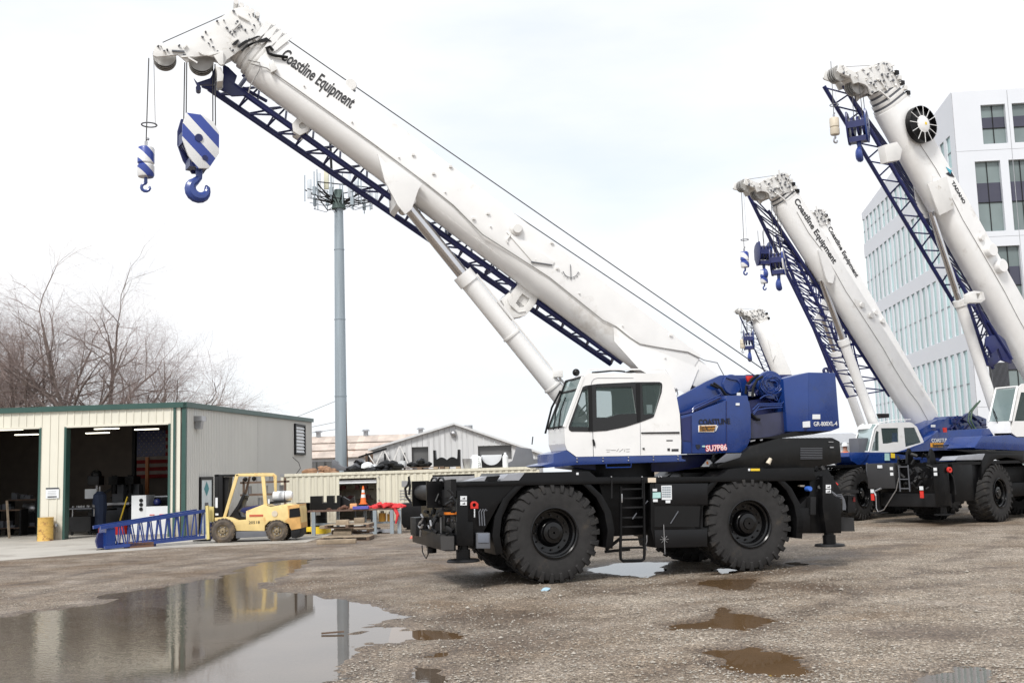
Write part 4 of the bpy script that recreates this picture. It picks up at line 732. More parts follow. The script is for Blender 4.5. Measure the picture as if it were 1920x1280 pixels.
# bare trees
def tree(px,D,topz,spread,seed,label,lean=0,nt=5):
    rr=random.Random(seed);b=at(px,900,D);f=Fr((b[0],b[1],0),0);t=root('bare_tree',label,'tree',f,'bare winter trees behind the workshop')
    tr=MB();br=MB();tw=MB()
    def grow(p,d,ln,rd,lv):
        n=4 if lv<3 else 3;pts=[p];rs=[rd];q=Vector(p);dd=Vector(d)
        for k in range(n):
            dd=(dd+Vector((rr.gauss(0,1),rr.gauss(0,1),rr.gauss(0,.7)+(.05 if lv<3 else -.12)))*(.11 if lv<2 else .2)).normalized();q=q+dd*ln/n;pts.append(q.copy());rs.append(rd*(1-.45*(k+1)/n))
        (tr if lv==0 else br if lv<3 else tw).tube(pts,rs,6 if lv<2 else 4 if lv<3 else 3)
        if lv>=6: return
        c={0:5,1:5,2:5,3:5,4:5,5:4}[lv]
        for k in range(c):
            u=(k+1)/c if lv else .55+.45*(k+1)/c;i=min(n-1,int(u*n-1e-6));pp_=pts[i].lerp(pts[i+1],u*n-i);base=(pts[i+1]-pts[i]).normalized()
            ax=Vector((rr.gauss(0,1),rr.gauss(0,1),rr.gauss(0,1))).cross(base).normalized();an=rr.uniform(.35,.85) if k<c-1 else rr.uniform(.05,.35);nd=Matrix.Rotation(an*(1.35 if lv<3 else 1.15),3,ax)@base
            nd.z+=.05 if lv<2 else -.04;nd.normalize();grow(pp_,nd,ln*rr.uniform(.58,.78),rs[i+1]*rr.uniform(.5,.68),lv+1)
    for k in range(nt):
        an=k*2*math.pi/nt+.4;grow(Vector((math.cos(an)*.4,math.sin(an)*.4,0)),Vector((math.cos(an)*spread+lean,math.sin(an)*spread*.6,1)).normalized(),topz*.31,.34,0)
    print('tree',len(tw.f));tr.build('trunk',M['bark'],t);br.build('branches',M['bark'],t);o=tw.build('twigs',M['twig'],t);o['kind']='stuff'
#@@TREES
tree(160,66,23.5,.42,11,'large bare spreading tree above the middle of the workshop roof',-.08,4)
tree(-30,72,19,.5,5,'bare tree at the far left edge above the workshop roof',-.1,3)
tree(240,66,16.0,.75,8,'smaller bare tree leaning right above the corner of the workshop',.6,3)
# office building
OB=Fr((.4274*72+.4,72,0),-4.9);r=root('office_building','modern white office block with tall strip windows rising behind the cranes','building',OB)
YL=27.2;top0,top1=27.4,25.3;RX=26
def tz(y): return top0+(top1-top0)*y/YL
fl_=[(22.3,24.6),(16.3,21.0),(10.6,15.2),(4.8,9.4),(.3,3.6)]
# left face: spandrels, fins, recessed glass
zs=[0]+[z for p in reversed(fl_) for z in p]
for i in range(0,len(zs),2):
    a=zs[i];b=zs[i+1] if i+1<len(zs) else None
    if b is None: MB().add([(0,.5,a),(0,YL,a),(0,YL,top1),(0,.5,top0),(.6,.5,a),(.6,YL,a),(.6,YL,top1),(.6,.5,top0)],[(0,1,2,3),(7,6,5,4),(0,4,5,1),(3,2,6,7)]).build('parapet',M['offwhite'],r)
    else: MB().box(0,.6,.5,YL,a,b).build('spandrel',M['offwhite'],r)
for (za,zb) in fl_:
    n=19
    for i in range(n):
        y0_=.5+(YL-.5)*i/n;y1_=.5+(YL-.5)*(i+1)/n;MB().box(0,.13,y0_,y0_+.5,za,zb).build('fin',M['offwhite'],r)
        MB().box(.10,.125,y0_+.5,y1_,za,zb).build('window_pane',M['wteal'],r)
    MB().box(.07,.098,.5,YL,(za+zb)/2-.03,(za+zb)/2+.03).build('glazing_bar',M['midgrey'],r)
MB().box(.6,.65,.3,YL,0,25).build('inner_wall',M['shade'],r);None
# right face
def rx(px,py): p=OB.q(px,py);return p[0],p[2]
fl2=[(23.55,26.35),(17.4,22.35),(11.7,16.35),(5.9,10.6),(.3,4.8)];cols=[[(2.0,3.6)],[(1.0,3.0)],[(4.4,5.6)],[(4.4,6.2)]]
def wins(zi):
    if zi==0: return [(1.9,3.55),(4.0,9.0),(10,14),(15,20)]
    o=.0 if zi%2 else .8;return [(1.2 if zi==1 else 2.2,2.9+ (0 if zi==1 else .8)),(3.45,5.1) if zi==1 else (4.5,6.3),(5.75,7.4) if zi==1 else (7,8.7),(8.2,9.9),(11,13),(14,16),(17,19),(20,22)]
prev=0
for zi,(za,zb) in enumerate(fl2):
    up_=27.4 if zi==0 else fl2[zi-1][0];MB().box(0,RX,0,.5,zb,up_).build('spandrel',M['offwhite'],r)
    ws=[w_ for w_ in wins(zi)];ws2=[];lx=0
    for a,b in ws:
        if a<lx+.2: continue
        MB().box(lx,a,0,.5,za,zb).build('pier',M['offwhite'],r);lx=b
        f_=MB().box(a,b,.3,.34,za,zb).build('window',M['wgrey'],r)
        zm=za+(zb-za)*.42;MB().box(a+.02,b-.02,.27,.298,zm-.0,zm+(zb-za)*.28).build('spandrel_pane',M['wdark'],f_)
        MB().box((a+b)/2-.03,(a+b)/2+.03,.24,.268,za,zb).box(a,b,.24,.266,zm-.03,zm+.03).build('mullion',M['dark'],f_)
    MB().box(lx,RX,0,.5,za,zb).build('pier',M['offwhite'],r)
m=MB();[m.box(x_-.02,x_+.02,-.004,-.001,.3,27.3) for x_ in(.02,3.75)];[m.box(0,RX,-.004,-.001,z_,z_+.03) for z_ in(23.1,17.0,11.2,5.4)];m.build('panel_joint',M['steel'],r)['kind']='stuff'
MB().box(0,RX,0,.5,0,.3).build('plinth',M['offwhite'],r);MB().box(.6,RX,.55,YL,24.8,25).build('flat_roof',M['shed'],r);MB().box(RX-.3,RX,.5,YL,0,25).box(.6,RX,YL-.3,YL,0,25).build('rear_wall',M['offwhite'],r);MB().box(.62,RX,.36,.5,.0,25).build('inner_lining',M['shade'],r)
f=Fr(gp(1878,940),-8);f=Fr((at(1878,900,50)[0],50,0),-8);p0=f.q(1858,680);p1=f.q(1895,740)
t=tag(place(MB().box(p0[0],p1[0],0,.4,0,p0[2]).build('ribbed_stack',M['dark']),f),'dark ribbed metal enclosure seen between the right boom and its cab','enclosure')
m=MB();[m.box(p0[0]+(p1[0]-p0[0])*k/14,p0[0]+(p1[0]-p0[0])*(k+.4)/14,-.04,-.002,0,p0[2]) for k in range(14)];m.build('rib',M['midgrey'],t)['kind']='stuff'
# low shed and parked truck glimpsed between the cranes
f=Fr((at(1540,900,95)[0],95,0),0);t=root('low_warehouse','low grey roofed warehouse glimpsed between the cranes','building',f);x0=f.q(1440,830)[0];x1=f.q(1640,830)[0];ze=f.q(1580,830)[2];zr=f.q(1580,812,6)[2]
MB().box(x0,x1,0,12,0,ze).build('wall',M['offwhite'],t)
for i in range(24): a=x0+(x1-x0)*i/24;b=x0+(x1-x0)*(i+1)/24;MB().add([(a,-.5,ze),(b-.08,-.5,ze),(b-.08,6,zr),(a,6,zr),(a,-.5,ze-.3),(b-.3,-.5,ze-.3)],[(0,1,2,3),(4,5,1,0)]).build('roof_sheet',M['steel'],t)
f=Fr((at(1575,900,58)[0],58,0),0);t=root('flatbed_truck','teal and white truck partly visible behind the near crane','truck',f)
a=f.q(1555,875);b=f.q(1600,862);MB().box(-1.2,1.6,0,2,.9,1.6).build('load_bed',pm('teal_blue',(.12,.22,.27)),t);MB().box(-.6,1.6,-.05,0,1.6,2.0).build('white_crates',M['paper'],t)
for x in(-.9,.9): MB().cyl((x,0,.45),(x,.3,.45),.45).build('wheel',M['tyre'],t)
MB().box(1.65,2.4,0,2,.5,2.4).build('cab',M['paper'],t,.05)
#@@CRANES
# ---------------------------------------------------------------- cranes
CG='rough terrain cranes parked in the yard'
R_=.93
def wheel_meshes():
    m=MB();m.lathe([(.46,.02),(.62,-.005),(.78,.0),(.87,.03),(.895,.08),(.905,.20),(.905,.52),(.895,.64),(.87,.69),(.78,.72),(.62,.725),(.46,.70)],(0,0,0),'y',56,cap=False)
    n=27
    for side_ in(0,1):
        for k in range(n):
            a0=2*math.pi*(k+.5*side_)/n;secs=[((.74,.0),(.755,-.022),-.01,.034),((.85,.012),(.865,-.020),.0,.040),((.895,.05),(.925,.012),.015,.05),((.895,.12),(.93,.10),.03,.056),((.9,.22),(.93,.22),.10,.052),((.9,.40),(.93,.40),.20,.05)]
            vs=[]
            for (b,t_,off,hw) in secs:
                for (r_,y_) in(b,t_):
                    yy=y_ if side_==0 else .72-y_
                    for s_ in(-1,1): th=a0+(off+s_*hw);vs.append((r_*math.cos(th),yy,r_*math.sin(th)))
            fs=[(0,1,3,2),(20,22,23,21)]
            for j in range(5): b=j*4;fs+=[(b+2,b+3,b+7,b+6),(b,b+2,b+6,b+4),(b+1,b+5,b+7,b+3)]
            m.add(vs,fs)
    ty=m.mesh('tyre',M['tyre'],ang=28)
    m=MB();m.lathe([(.465,.0),(.475,-.012),(.46,-.02),(.44,.0),(.43,.06),(.40,.075),(.385,.13),(.375,.2),(.27,.22),(.24,.17),(.22,.13),(.205,.12),(.19,.06),(.12,.05),(.11,.02),(.02,.02)],(0,0,0),'y',48,cap=False)
    m.lathe([(.46,.7),(.4,.6),(.3,.55),(.02,.55)],(0,0,0),'y',32,cap=False)
    for k in range(12): a=k*math.pi/6;m.cyl((math.cos(a)*.32,.16,math.sin(a)*.32),(math.cos(a)*.32,.215,math.sin(a)*.32),.018,n=6)
    for k in range(6): a=k*math.pi/3;m.cyl((math.cos(a)*.085,.035,math.sin(a)*.085),(math.cos(a)*.085,.05,math.sin(a)*.085),.012,n=6)
    return ty,m.mesh('rim',M['rim'],ang=30)
TY,RM=wheel_meshes()
def cwheel(par,x,y,flip=False,steer=0):
    h=bpy.data.objects.new('wheel',None);COL.objects.link(h);h.parent=par;h.location=(x,y+(.72 if flip else 0),R_);h.rotation_euler=(0,0,(math.pi if flip else 0)+rad(steer))
    a=link('tyre',TY,h);a.rotation_euler=(0,random.uniform(0,.2),0);link('rim',RM,h)
# boom as a loft along its axis; A,B are bottom points (x,z), foot first
class Ax:
    def __init__(s,A,B,H): s.A=Vector((A[0],0,A[1]));s.B=Vector((B[0],0,B[1]));s.d=(s.B-s.A).normalized();n=s.d.cross(V(0,1,0));s.n=n if n.z>0 else -n;s.L=(s.B-s.A).length;s.H=H
    def p(s,t,n,y): q=s.A+s.d*t+s.n*n;return (q.x,y,q.z)
def boomsec(ax,t0,t1,yc,W,n0,n1,seg=10,mid=.42):
    prof=[(-W/2,n1),(-W/2,n0+(n1-n0)*mid)]
    for k in range(1,seg): a=math.pi*k/seg;prof.append((-W/2*math.cos(a),n0+(n1-n0)*mid*(1-math.sin(a)**.8)))
    prof+=[(W/2,n0+(n1-n0)*mid),(W/2,n1)];N_=len(prof)
    m=MB();m.add([ax.p(t,n,yc+y) for t in(t0,t1) for y,n in prof],[(i,(i+1)%N_,N_+(i+1)%N_,N_+i) for i in range(N_)]+[tuple(range(N_)),tuple(range(N_,2*N_))]);return m
def lattice(par,mat,chords,rc,rb,nb,pairs,single=True,names=('jib_chord','jib_brace')):
    ch=[(Vector(a),Vector(b)) for a,b in chords]
    for a,b in ch: MB().cyl(a,b,rc,n=8).build(names[0],mat,par)
    acc=MB()
    for i,j in pairs:
        for k in range(nb):
            s=[(k+o)/nb for o in(.08,.5,.95)]
            P=[ch[i][0].lerp(ch[i][1],s[0]),ch[j][0].lerp(ch[j][1],s[1]),ch[i][0].lerp(ch[i][1],s[2])]
            for u,v in((0,1),(1,2)):
                if single: MB().cyl(P[u],P[v],rb,n=6).build(names[1],mat,par)
                else: acc.cyl(P[u],P[v],rb,n=5)
    if not single: acc.build(names[1],mat,par)['kind']='stuff'
def hookblock(fr,pos,topz,label,sc=1,rot=0,wide=.38,stripe=True,ropes=4,sheave=.3,poly=None):
    f=fr.sub(pos,fr.deg+rot);t=root('hook_block',label,'hook block',f,'hook blocks hanging from the booms')
    P=poly or [(-.28,1.28),(.0,1.28),(.2,1.18),(.30,1.0),(.30,.62),(.12,.32),(-.08,.30),(-.24,.52),(-.34,.8),(-.34,1.05)]
    P=[(x*sc,z*sc) for x,z in P];w_=wide*sc
    MB().prism(P,-w_/2,-w_/2+.05*sc).build('side_plate',M['stripe'] if stripe else M['blue'],t,.008);MB().prism(P,w_/2-.05*sc,w_/2).build('side_plate',M['navy'],t,.008)
    m=MB()
    for k in range(3): m.cyl((-.02*sc,-w_/2+.07*sc+k*w_*.27,.85*sc),(-.02*sc,-w_/2+.14*sc+k*w_*.27,.85*sc),.3*sc,n=22)
    m.build('sheave',M['navy'],t);MB().box(-.2*sc,.12*sc,-w_/2+.05*sc,w_/2-.05*sc,.34*sc,.5*sc).build('crosshead',M['navy'],t);MB().box(-.33*sc,-.29*sc,-w_/2+.05*sc,w_/2-.05*sc,.75*sc,.95*sc).build('rope_guard',M['navy'],t)
    MB().cyl((-.06*sc,-w_/2-.02,.85*sc),(-.06*sc,-w_/2,.85*sc),.07*sc).build('pin_cap',M['navy'],t);MB().cyl((.05*sc,-w_/2-.015,.5*sc),(.05*sc,-w_/2,.5*sc),.05*sc).build('pin_cap',M['navy'],t)
    pts=[];rs=[]
    for k in range(15):
        u=k/14;a=rad(95)+u*rad(300);rr_=.15*sc;pts.append((math.cos(a)*rr_*1.0-.0,0,math.sin(a)*rr_-.02*sc));rs.append((.055+.055*math.sin(math.pi*min(1,u*1.15))**.8)*sc if k<14 else .02)
    MB().tube([(0,0,.42*sc),(0,0,.3*sc),(0,0,.19*sc)]+pts[1:],[.06*sc,.065*sc,.06*sc]+rs[1:],10).build('hook',pm('hook_blue',(.03,.06,.25),.35,coat=.3) if 'hookm' not in M else M['hookm'],t)
    for k in range(ropes):
        x=(-.26 if k%2 else .26)*sc;y=-w_/2+.09*sc+(k//2)*w_*.45;x2=(-sheave if k%2 else sheave)
        MB().cyl((x,y,.85*sc),(x2,y*.8,topz),.012,n=5).build('hoist_rope',M['rope'],t)
    return t
M['hookm']=pm('hook_blue',(.03,.06,.25),.35,coat=.3)
def ballhook(fr,pos,topz,label,sc=1,mat=None,rop=True):
    f=fr.sub(pos);t=root('overhaul_ball',label,'hook weight',f,'small hook weights hanging from the booms');mat=mat or M['stripeb']
    MB().lathe([(.05,.3),(.14,.31),(.155,.34),(.155,.52),(.13,.55),(.155,.58),(.155,.85),(.14,.88),(.03,.9)],(0,0,0),'z',20).build('weight',mat,t)
    MB().tube([(0,0,.32),(0,0,.2)]+[(math.cos(a)*.075,0,.11+math.sin(a)*.075) for a in np.linspace(rad(95),rad(380),10)],[.03,.035]+[.03]*9+[.015],8).build('hook',M['hookm'] if mat is not M['beige'] else M['steel'],t)
    MB().box(-.03,.03,-.02,.02,.9,1.0).ball((.03,0,1.05),.03,5).build('rope_socket',M['steel'],t);MB().cyl((.0,0,1.0),(.03,0,topz),.012,n=5).build('hoist_rope',M['rope'],t)
    MB().cyl((.16,0,1.33),(.12,0,topz),.006,n=4).build('switch_wire',M['ropelt'],t)
    m=MB();m.tube([(.05+.14*math.cos(a),.14*math.sin(a),1.33) for a in np.linspace(0,6.283,20)],.014,6);m.build('trip_ring',M['midgrey'],t)
def sheavew(par,c,r_,w_=.045,mat=None):
    MB().lathe([(r_,-w_/2),(r_*.88,-w_*.2),(r_*.88,w_*.2),(r_,w_/2),(r_*.9,w_/2),(r_*.8,w_*.25),(r_*.3,w_*.25),(.01,w_*.25)],c,'y',28).lathe([(.01,-w_*.25),(r_*.8,-w_*.25),(r_*.9,-w_/2),(r_,-w_/2)],c,'y',28).build('sheave',mat or M['white2'],par)
# ================= near crane
FC=Fr(gp(1043,1093.7),16.5);q=FC.q
C=root('mobile_crane','nearest crane, blue and white with black chassis and raised white boom','crane',FC,CG)
def X(s,o):   # crop coordinates -> photograph coordinates
    return lambda pts:[(o[0]+a/s,o[1]+b/s) for a,b in pts]
cb=X(5.817,(1000,680));bl=X(5.647,(1260,680));fe_=X(4,(760,820));fb=X(6.095,(770,870));sd=X(5.82,(1100,860));rb=X(6.4,(1440,840))
for x in(0,4.06):
    cwheel(C,x,0,steer=(3 if x==0 else 0));cwheel(C,x,2.48,True)
MB().box(-.25,.25,.6,2.6,.7,1.15).cyl((0,.7,.93),(0,2.5,.93),.16).build('front_axle',M['dark'],C);MB().box(3.8,4.3,.6,2.6,.7,1.15).cyl((4.06,.7,.93),(4.06,2.5,.93),.16).build('rear_axle',M['dark'],C)
MB().box(-1.7,6.1,.95,2.25,.75,1.75).build('frame',M['black'],C,.02)
# deck slab and fenders
def dk(name,mat,pts,y0,y1,bev=.008,par=C,holes=(),lab=None): return E(par,name,mat,FC,pts,y0,y1,bev,holes,lab)
dk('deck',M['black'],[(848,903),(975,900),(985,885.5),(1105,883),(1118,894),(1350,893),(1366,879),(1526,876),(1530,900),(1118,907),(848,912)],-.02,3.2)
for c_,x_ in((0,0),(1,4.06)):
    pz=[]
    for k in range(13): a=rad(198-k*18);pz.append((x_+1.18*math.cos(a)*(1.02),R_+1.13*math.sin(a)))
    pi_=[]
    for k in range(13): a=rad(198-k*18);pi_.append((x_+1.06*math.cos(a),R_+1.05*math.sin(a)))
    pz=[(x,min(z,2.03)) for x,z in pz];MB().prism(pz+pi_[::-1],0,.8).build('fender',M['black'],C,.006);MB().prism(pz+pi_[::-1],2.4,3.2).build('fender',M['black'],C,.006)
    MB().prism([(x_-1.0,1.3),(x_+1.0,1.3),(x_+1.0,1.95),(x_-1.0,1.95)],.82,.9).build('inner_fender',M['black'],C)
for pts in([(880,901),(913,892.5),(909,901)],[(938,901),(953,888.5),(984,886),(973,900)],[(913,893),(938,891),(932,901),(908,901)]):
    dk('step_plate',M['grey'] if pts[0][0]!=913 else M['black'],pts,-.03,.5,0)
# nose: body, jack, bumper
dk('nose_frame',M['black'],[(853,903),(975,903),(935,945),(905,1000),(890,1030),(862,1012),(853,1001)],.02,3.1,.012)
NX=q(853,960,.02)[0]
def nx(px,py,d=0): return FC.qx(px,py,NX-d)
def ep(name,mat,px,d0,d1,par=C):   # plate standing on the nose end
    P=[nx(*p_,d1) for p_ in px];m=MB();n=len(P);m.add([(NX-d1,p_[1],p_[2]) for p_ in P]+[(NX-d0,p_[1],p_[2]) for p_ in P],[tuple(range(n)),tuple(range(2*n-1,n-1,-1))]+[(i,(i+1)%n,n+(i+1)%n,n+i) for i in range(n)]);return m.build(name,mat,par)
zb0,zb1=q(858,1032,0)[2],q(858,1001,0)[2]
MB().box(NX-.2,NX-.0,.0,3.1,zb0,zb1).build('bumper_box',M['black'],C,.012);MB().box(NX-.24,NX-.02,2.5,3.1,zb0+.15,zb1+.22).build('winch_guard',M['dark'],C,.012)
MB().box(NX-.05,NX+.02,.1,3.1,zb1+.5,q(853,906,.02)[2]-.12).build('nose_plate',M['dark'],C,.006);MB().cyl((NX-.16,.9,1.72),(NX-.16,2.3,1.72),.15,n=18).build('front_winch',M['dark'],C);MB().box(NX-.34,NX,.85,.92,1.45,1.95).build('winch_bracket',M['black'],C);MB().box(NX-.34,NX,2.28,2.35,1.45,1.95).build('winch_bracket',M['black'],C)
dk('jack_housing',M['black'],fb([(530,300),(655,300),(655,655),(715,660),(715,930),(525,930),(520,660),(530,655)]),-.12,.15,.012)
MB().box(NX+.1,NX+.35,2.95,3.15,.55,1.85).build('jack_housing',M['black'],C,.012)
def jack(px0,px1,pyt,pyb,y,xo):
    a=q(px0,pyt,y);b=q(px1,pyb,y);x=(a[0]+b[0])/2;j=MB().cyl((x,y,b[2]+.02),(x,y,a[2]+.25),.10).cyl((x,y,b[2]+.01),(x,y,b[2]+.2),.13).build('outrigger_jack',M['black'],C)
    MB().cyl((x,y,a[2]+.02),(x,y,a[2]+.3),.055).build('chrome_ram',M['chrome'],j)
    m=MB();m.lathe([(.02,.05),(.28,.045),(.3,.02),(.3,0),(.02,0)],(x,y,b[2]-.02),'z',28);m.build('foot_pad',M['dark'],j)
jack(860,877,1034,1050,.03,0);jack(1547,1563,1005,1021,.03,0);xj=(NX+.2);MB().cyl((xj,3.05,.45),(xj,3.05,.8),.1).build('outrigger_jack',M['black'],C);None
for (p_,y) in((fb([(568,362),(642,362),(642,410),(568,410)]),-.135),(fb([(568,422),(642,422),(642,468),(568,468)]),-.135),(rb([(697,437),(755,437),(755,485),(697,485)]),-.09),(rb([(697,495),(755,495),(755,535),(697,535)]),-.09)): 
    dk('safety_sticker',M['paper'],p_,y,y+.012,0);c0=np.mean(np.array(p_),0);dk('sticker_pictogram',M['text'],[(c0[0]-2.6,c0[1]+1.6),(c0[0]-1,c0[1]-.6),(c0[0]+.6,c0[1]+.4),(c0[0]+2.6,c0[1]-2.4),(c0[0]+3,c0[1]+1.8)],y-.004,y-.001,0)
dk('red_lifting_eye',M['red'],fb([(684,505),(684,450),(705,424),(745,424),(773,450),(773,505)]),-.06,.0,.01,holes=[fb([(728+22*math.cos(a),465+24*math.sin(a)) for a in np.linspace(0,5.6,9)])])
ep('marker_light',M['orange'],fb([(380,548),(450,548),(450,575),(380,575)]),.0,.12);dk('grey_box',M['midgrey'],fb([(752,782),(908,782),(910,962),(752,962)]),-.08,.1,.012);dk('box_lid',pm('slate_blue',(.14,.155,.19)),fb([(770,790),(895,790),(895,895),(770,895)]),-.095,-.081,.003)
ep('step_bracket',M['dark'],fb([(325,520),(390,520),(390,735),(325,735)]),0,.08)
ep('lamp_housing',M['dark'],fb([(385,180),(460,170),(460,375),(385,380)]),0,.1)
ep('tie_down_plate',pm('rubber_grey',(.03,.03,.032)),fb([(340,820),(490,820),(490,980),(345,980)]),.203,.215)
def hose(pts,r_=.018,mat=None,y=-.05,name='hydraulic_hose',par=C): P=[q(a,b,y) for a,b in pts];MB().tube(P,r_,6).build(name,mat or M['blackplastic'],par)
for cx in(269,348): MB().tube([nx(*p_,.1) for p_ in fb([(cx+35*math.cos(a),205-55*math.sin(a)) for a in np.linspace(0,math.pi,10)])],.022,6).build('hydraulic_hose',M['blackplastic'],C)
for k in(0,28,56): hose(fb([(790+k,700),(785+k,600),(780+k,545),(800+k,512),(815+k,530)][:4+(k>20)]),.012,M['midgrey'],-.06)
MB().tube([nx(*p_,.3) for p_ in fb([(130,925),(135,1000),(165,1060),(180,1072),(198,1030),(205,990)])],.012,6).build('hydraulic_hose',M['blackplastic'],C);hose(fb([(590,860),(560,960),(520,1000)]),.012)
MB().tube([nx(a,b,.27) for a,b in fb([(125,575),(145,610),(130,650),(105,670),(95,700),(110,725),(132,715),(135,690)])],.026,8).build('tow_hook',M['steel'],C)
MB().tube([nx(a,b,.27) for a,b in fb([(115,750),(112,820)])],.02,6).build('tow_link',M['steel'],C);MB().tube([nx(a,b,.3) for a,b in fb([(225,640),(235,700),(220,735),(205,700)])],.02,6).build('shackle',M['steel'],C)
for k in range(6): c_=q(*fb([(730,518+k*16)])[0],-.07);MB().ball(c_,.014,5).build('chain_link',M['paper'],C)
MB().cyl(nx(*fb([(348,600)])[0],.1),nx(*fb([(348,790)])[0],.1),.012).build('pull_rod',M['steel'],C)
m=MB();rr=random.Random(2)
for k in range(26): a=fb([(rr.uniform(190,500),rr.uniform(330,790))])[0];p_=nx(*a,rr.uniform(.02,.2));m.cyl(p_,(p_[0]+rr.uniform(-.1,.1),p_[1]+rr.uniform(-.05,.2),p_[2]+rr.uniform(-.15,.15)),rr.uniform(.015,.05),n=7)
m.build('nose_fittings',M['dark'],C)['kind']='stuff'
# middle: boxes, ladder, stickers
dk('tool_locker',M['black'],sd([(690,265),(1330,262),(1325,505),(1270,510),(1270,745),(1320,750),(1320,960),(860,970),(745,968),(700,760),(700,500)]),.0,.75,.012)
dk('locker_door',pm('satin_black',(.006,.006,.007),.3,spec=.3),sd([(745,270),(1320,268),(1318,495),(745,500)]),-.015,.0,.004);dk('locker_recess',M['blackplastic'],sd([(740,515),(1240,515),(1225,740),(740,740)]),-.004,.0,0);dk('fuel_tank',pm('tank_black',(.007,.007,.008),.3,spec=.3),sd([(740,775),(1315,765),(1315,955),(750,968)]),-.02,.0,.004)
dk('inner_wall',M['black'],[(1120,895),(1225,895),(1222,1000),(1150,1005)],.5,.7)
for p_,mt in(([(670,205),(756,205),(756,255),(670,255)],'creamst'),([(722,325),(768,325),(768,352),(722,352)],'paper'),([(722,365),(808,362),(808,425),(722,428)],'teal'),([(726,438),(775,438),(775,468),(726,468)],'paper'),([(815,290),(928,288),(930,443),(822,445)],'paper'),([(862,450),(915,448),(912,480),(865,480)],'paper')):
    dk('sticker',M[mt],sd(p_),-.035,-.024,0)
m=MB()
for i in range(4):
    for j in range(5): p_=q(*sd([(835+i*24,310+j*25)])[0],-.038);m.box(p_[0]-.02,p_[0]+.02,-.04,-.036,p_[2]-.012,p_[2]+.012)
m.build('chart_print',M['galv'],C)['kind']='stuff'
c_=q(*sd([(847,876)])[0],-.03);m=MB();m.bar((c_[0],-.03,c_[2]-.28),(c_[0],-.03,c_[2]+.28),.014,.006).bar((c_[0]-.09,-.03,c_[2]),(c_[0]+.09,-.03,c_[2]),.012,.006).bar((c_[0]-.06,-.03,c_[2]-.06),(c_[0]+.06,-.03,c_[2]+.06),.01,.006).bar((c_[0]-.06,-.03,c_[2]+.06),(c_[0]+.06,-.03,c_[2]-.06),.01,.006);m.build('star_mark',M['steel'],C)
lad=MB()
for p0_,p1_ in(((372,300),(372,860)),((620,230),(628,860))): lad.bar(q(*sd([p0_])[0],-.05),q(*sd([p1_])[0],-.05),.035,.05)
L_=lad.build('ladder',M['black'],C)
for yv in(330,430,530,640,740): MB().bar(q(*sd([(372,yv)])[0],.05),q(*sd([(625,yv-6)])[0],.05),.06,.03).build('rung',M['dark'],L_)
MB().tube([q(*p_,-.08) for p_ in sd([(370,850),(368,1050),(372,1090),(395,1112),(600,1108),(625,1090),(630,1050),(630,850)])],.03,8).build('lower_step_frame',M['black'],L_)
for yv in(880,970): MB().bar(q(*sd([(372,yv)])[0],-.05),q(*sd([(628,yv-6)])[0],-.05),.09,.035).build('rung',M['black'],L_)
for a,b in(((200,1010),(470,985)),((210,990),(360,870))): MB().bar(q(*sd([a])[0],.2),q(*sd([b])[0],.2),.05).build('brace_bar',M['black'],C)
MB().tube([q(*p_,-.05) for p_ in sd([(655,830),(655,900),(640,940),(660,1000)])],.012).build('release_lever',M['steel'],C);dk('grab_handle',M['steel'],sd([(380,380),(392,380),(392,475),(380,475)]),-.09,-.07,.004)
for px_ in(275,610): MB().cyl(q(*sd([(px_,205)])[0],-.03),q(*sd([(px_,430)])[0],-.03),.014).build('grab_rail',M['dark'],C)
for px_ in(270,605,785,815): c_=q(*sd([(px_,196)])[0],-.03);MB().ball(c_,.016,5).build('bolt_head',M['steel'],C)
for (a,b) in(((545,590),(500,655)),((1000,570),(915,705)),((668,455),(635,490))): MB().cyl(q(*sd([a])[0],-.02),q(*sd([b])[0],-.02),.01,n=5).build('latch_strap',M['midgrey'],C)
# rear
dk('tail_frame',M['black'],rb([(340,710),(500,560),(500,300),(720,250),(880,520),(880,1018),(350,1020)]),.1,3.1,.01)
dk('jack_housing',M['black'],rb([(655,330),(790,330),(790,560),(880,600),(880,1010),(700,1010),(655,700)]),-.08,.2,.012);dk('tail_box',M['black'],rb([(345,715),(505,715),(505,1010),(345,1018)]),.0,.8,.01);dk('filter_can',M['dark'],rb([(510,580),(580,580),(580,800),(510,800)]),-.03,.15,.02)
dk('mud_flap',pm('flap',(.02,.02,.021),.7),rb([(878,822),(1030,832),(1040,996),(880,996)]),.1,.14,.0);MB().bar(q(*rb([(770,518)])[0],.3),q(*rb([(1085,518)])[0],.3),.04,.06).build('rear_crossbar',M['dark'],C)
dk('rear_lamp_box',M['dark'],rb([(960,560),(1050,560),(1050,770),(960,770)]),.4,.6,.01);dk('tail_lamp',pm('dark_red',(.15,.01,.01),.3),rb([(1025,585),(1048,585),(1048,640),(1025,640)]),.38,.4,0)
dk('lifting_eye',M['red'],rb([(785,418),(820,408),(850,432),(820,458),(785,452)]),.15,.2,.01);p_=q(*rb([(495,485)])[0],-.02);MB().lathe([(.01,-.04),(.045,-.04),(.05,-.02),(.05,.1),(.01,.1)],p_,'y',16).build('blue_cap',pm('bright_blue',(.04,.13,.5)),C)
dk('pale_pipe',M['beige'],rb([(385,440),(440,440),(440,462),(385,460)]),.1,.2,.005)
for k in range(3): hose(rb([(830,560+k*20),(880,555+k*20),(915-k*8,620),(930-k*14,700),(925-k*12,740)]),.013,M['midgrey'],-.04)
hose(rb([(755,520),(820,575)]),.03,M['midgrey'],-.06)
m=MB()
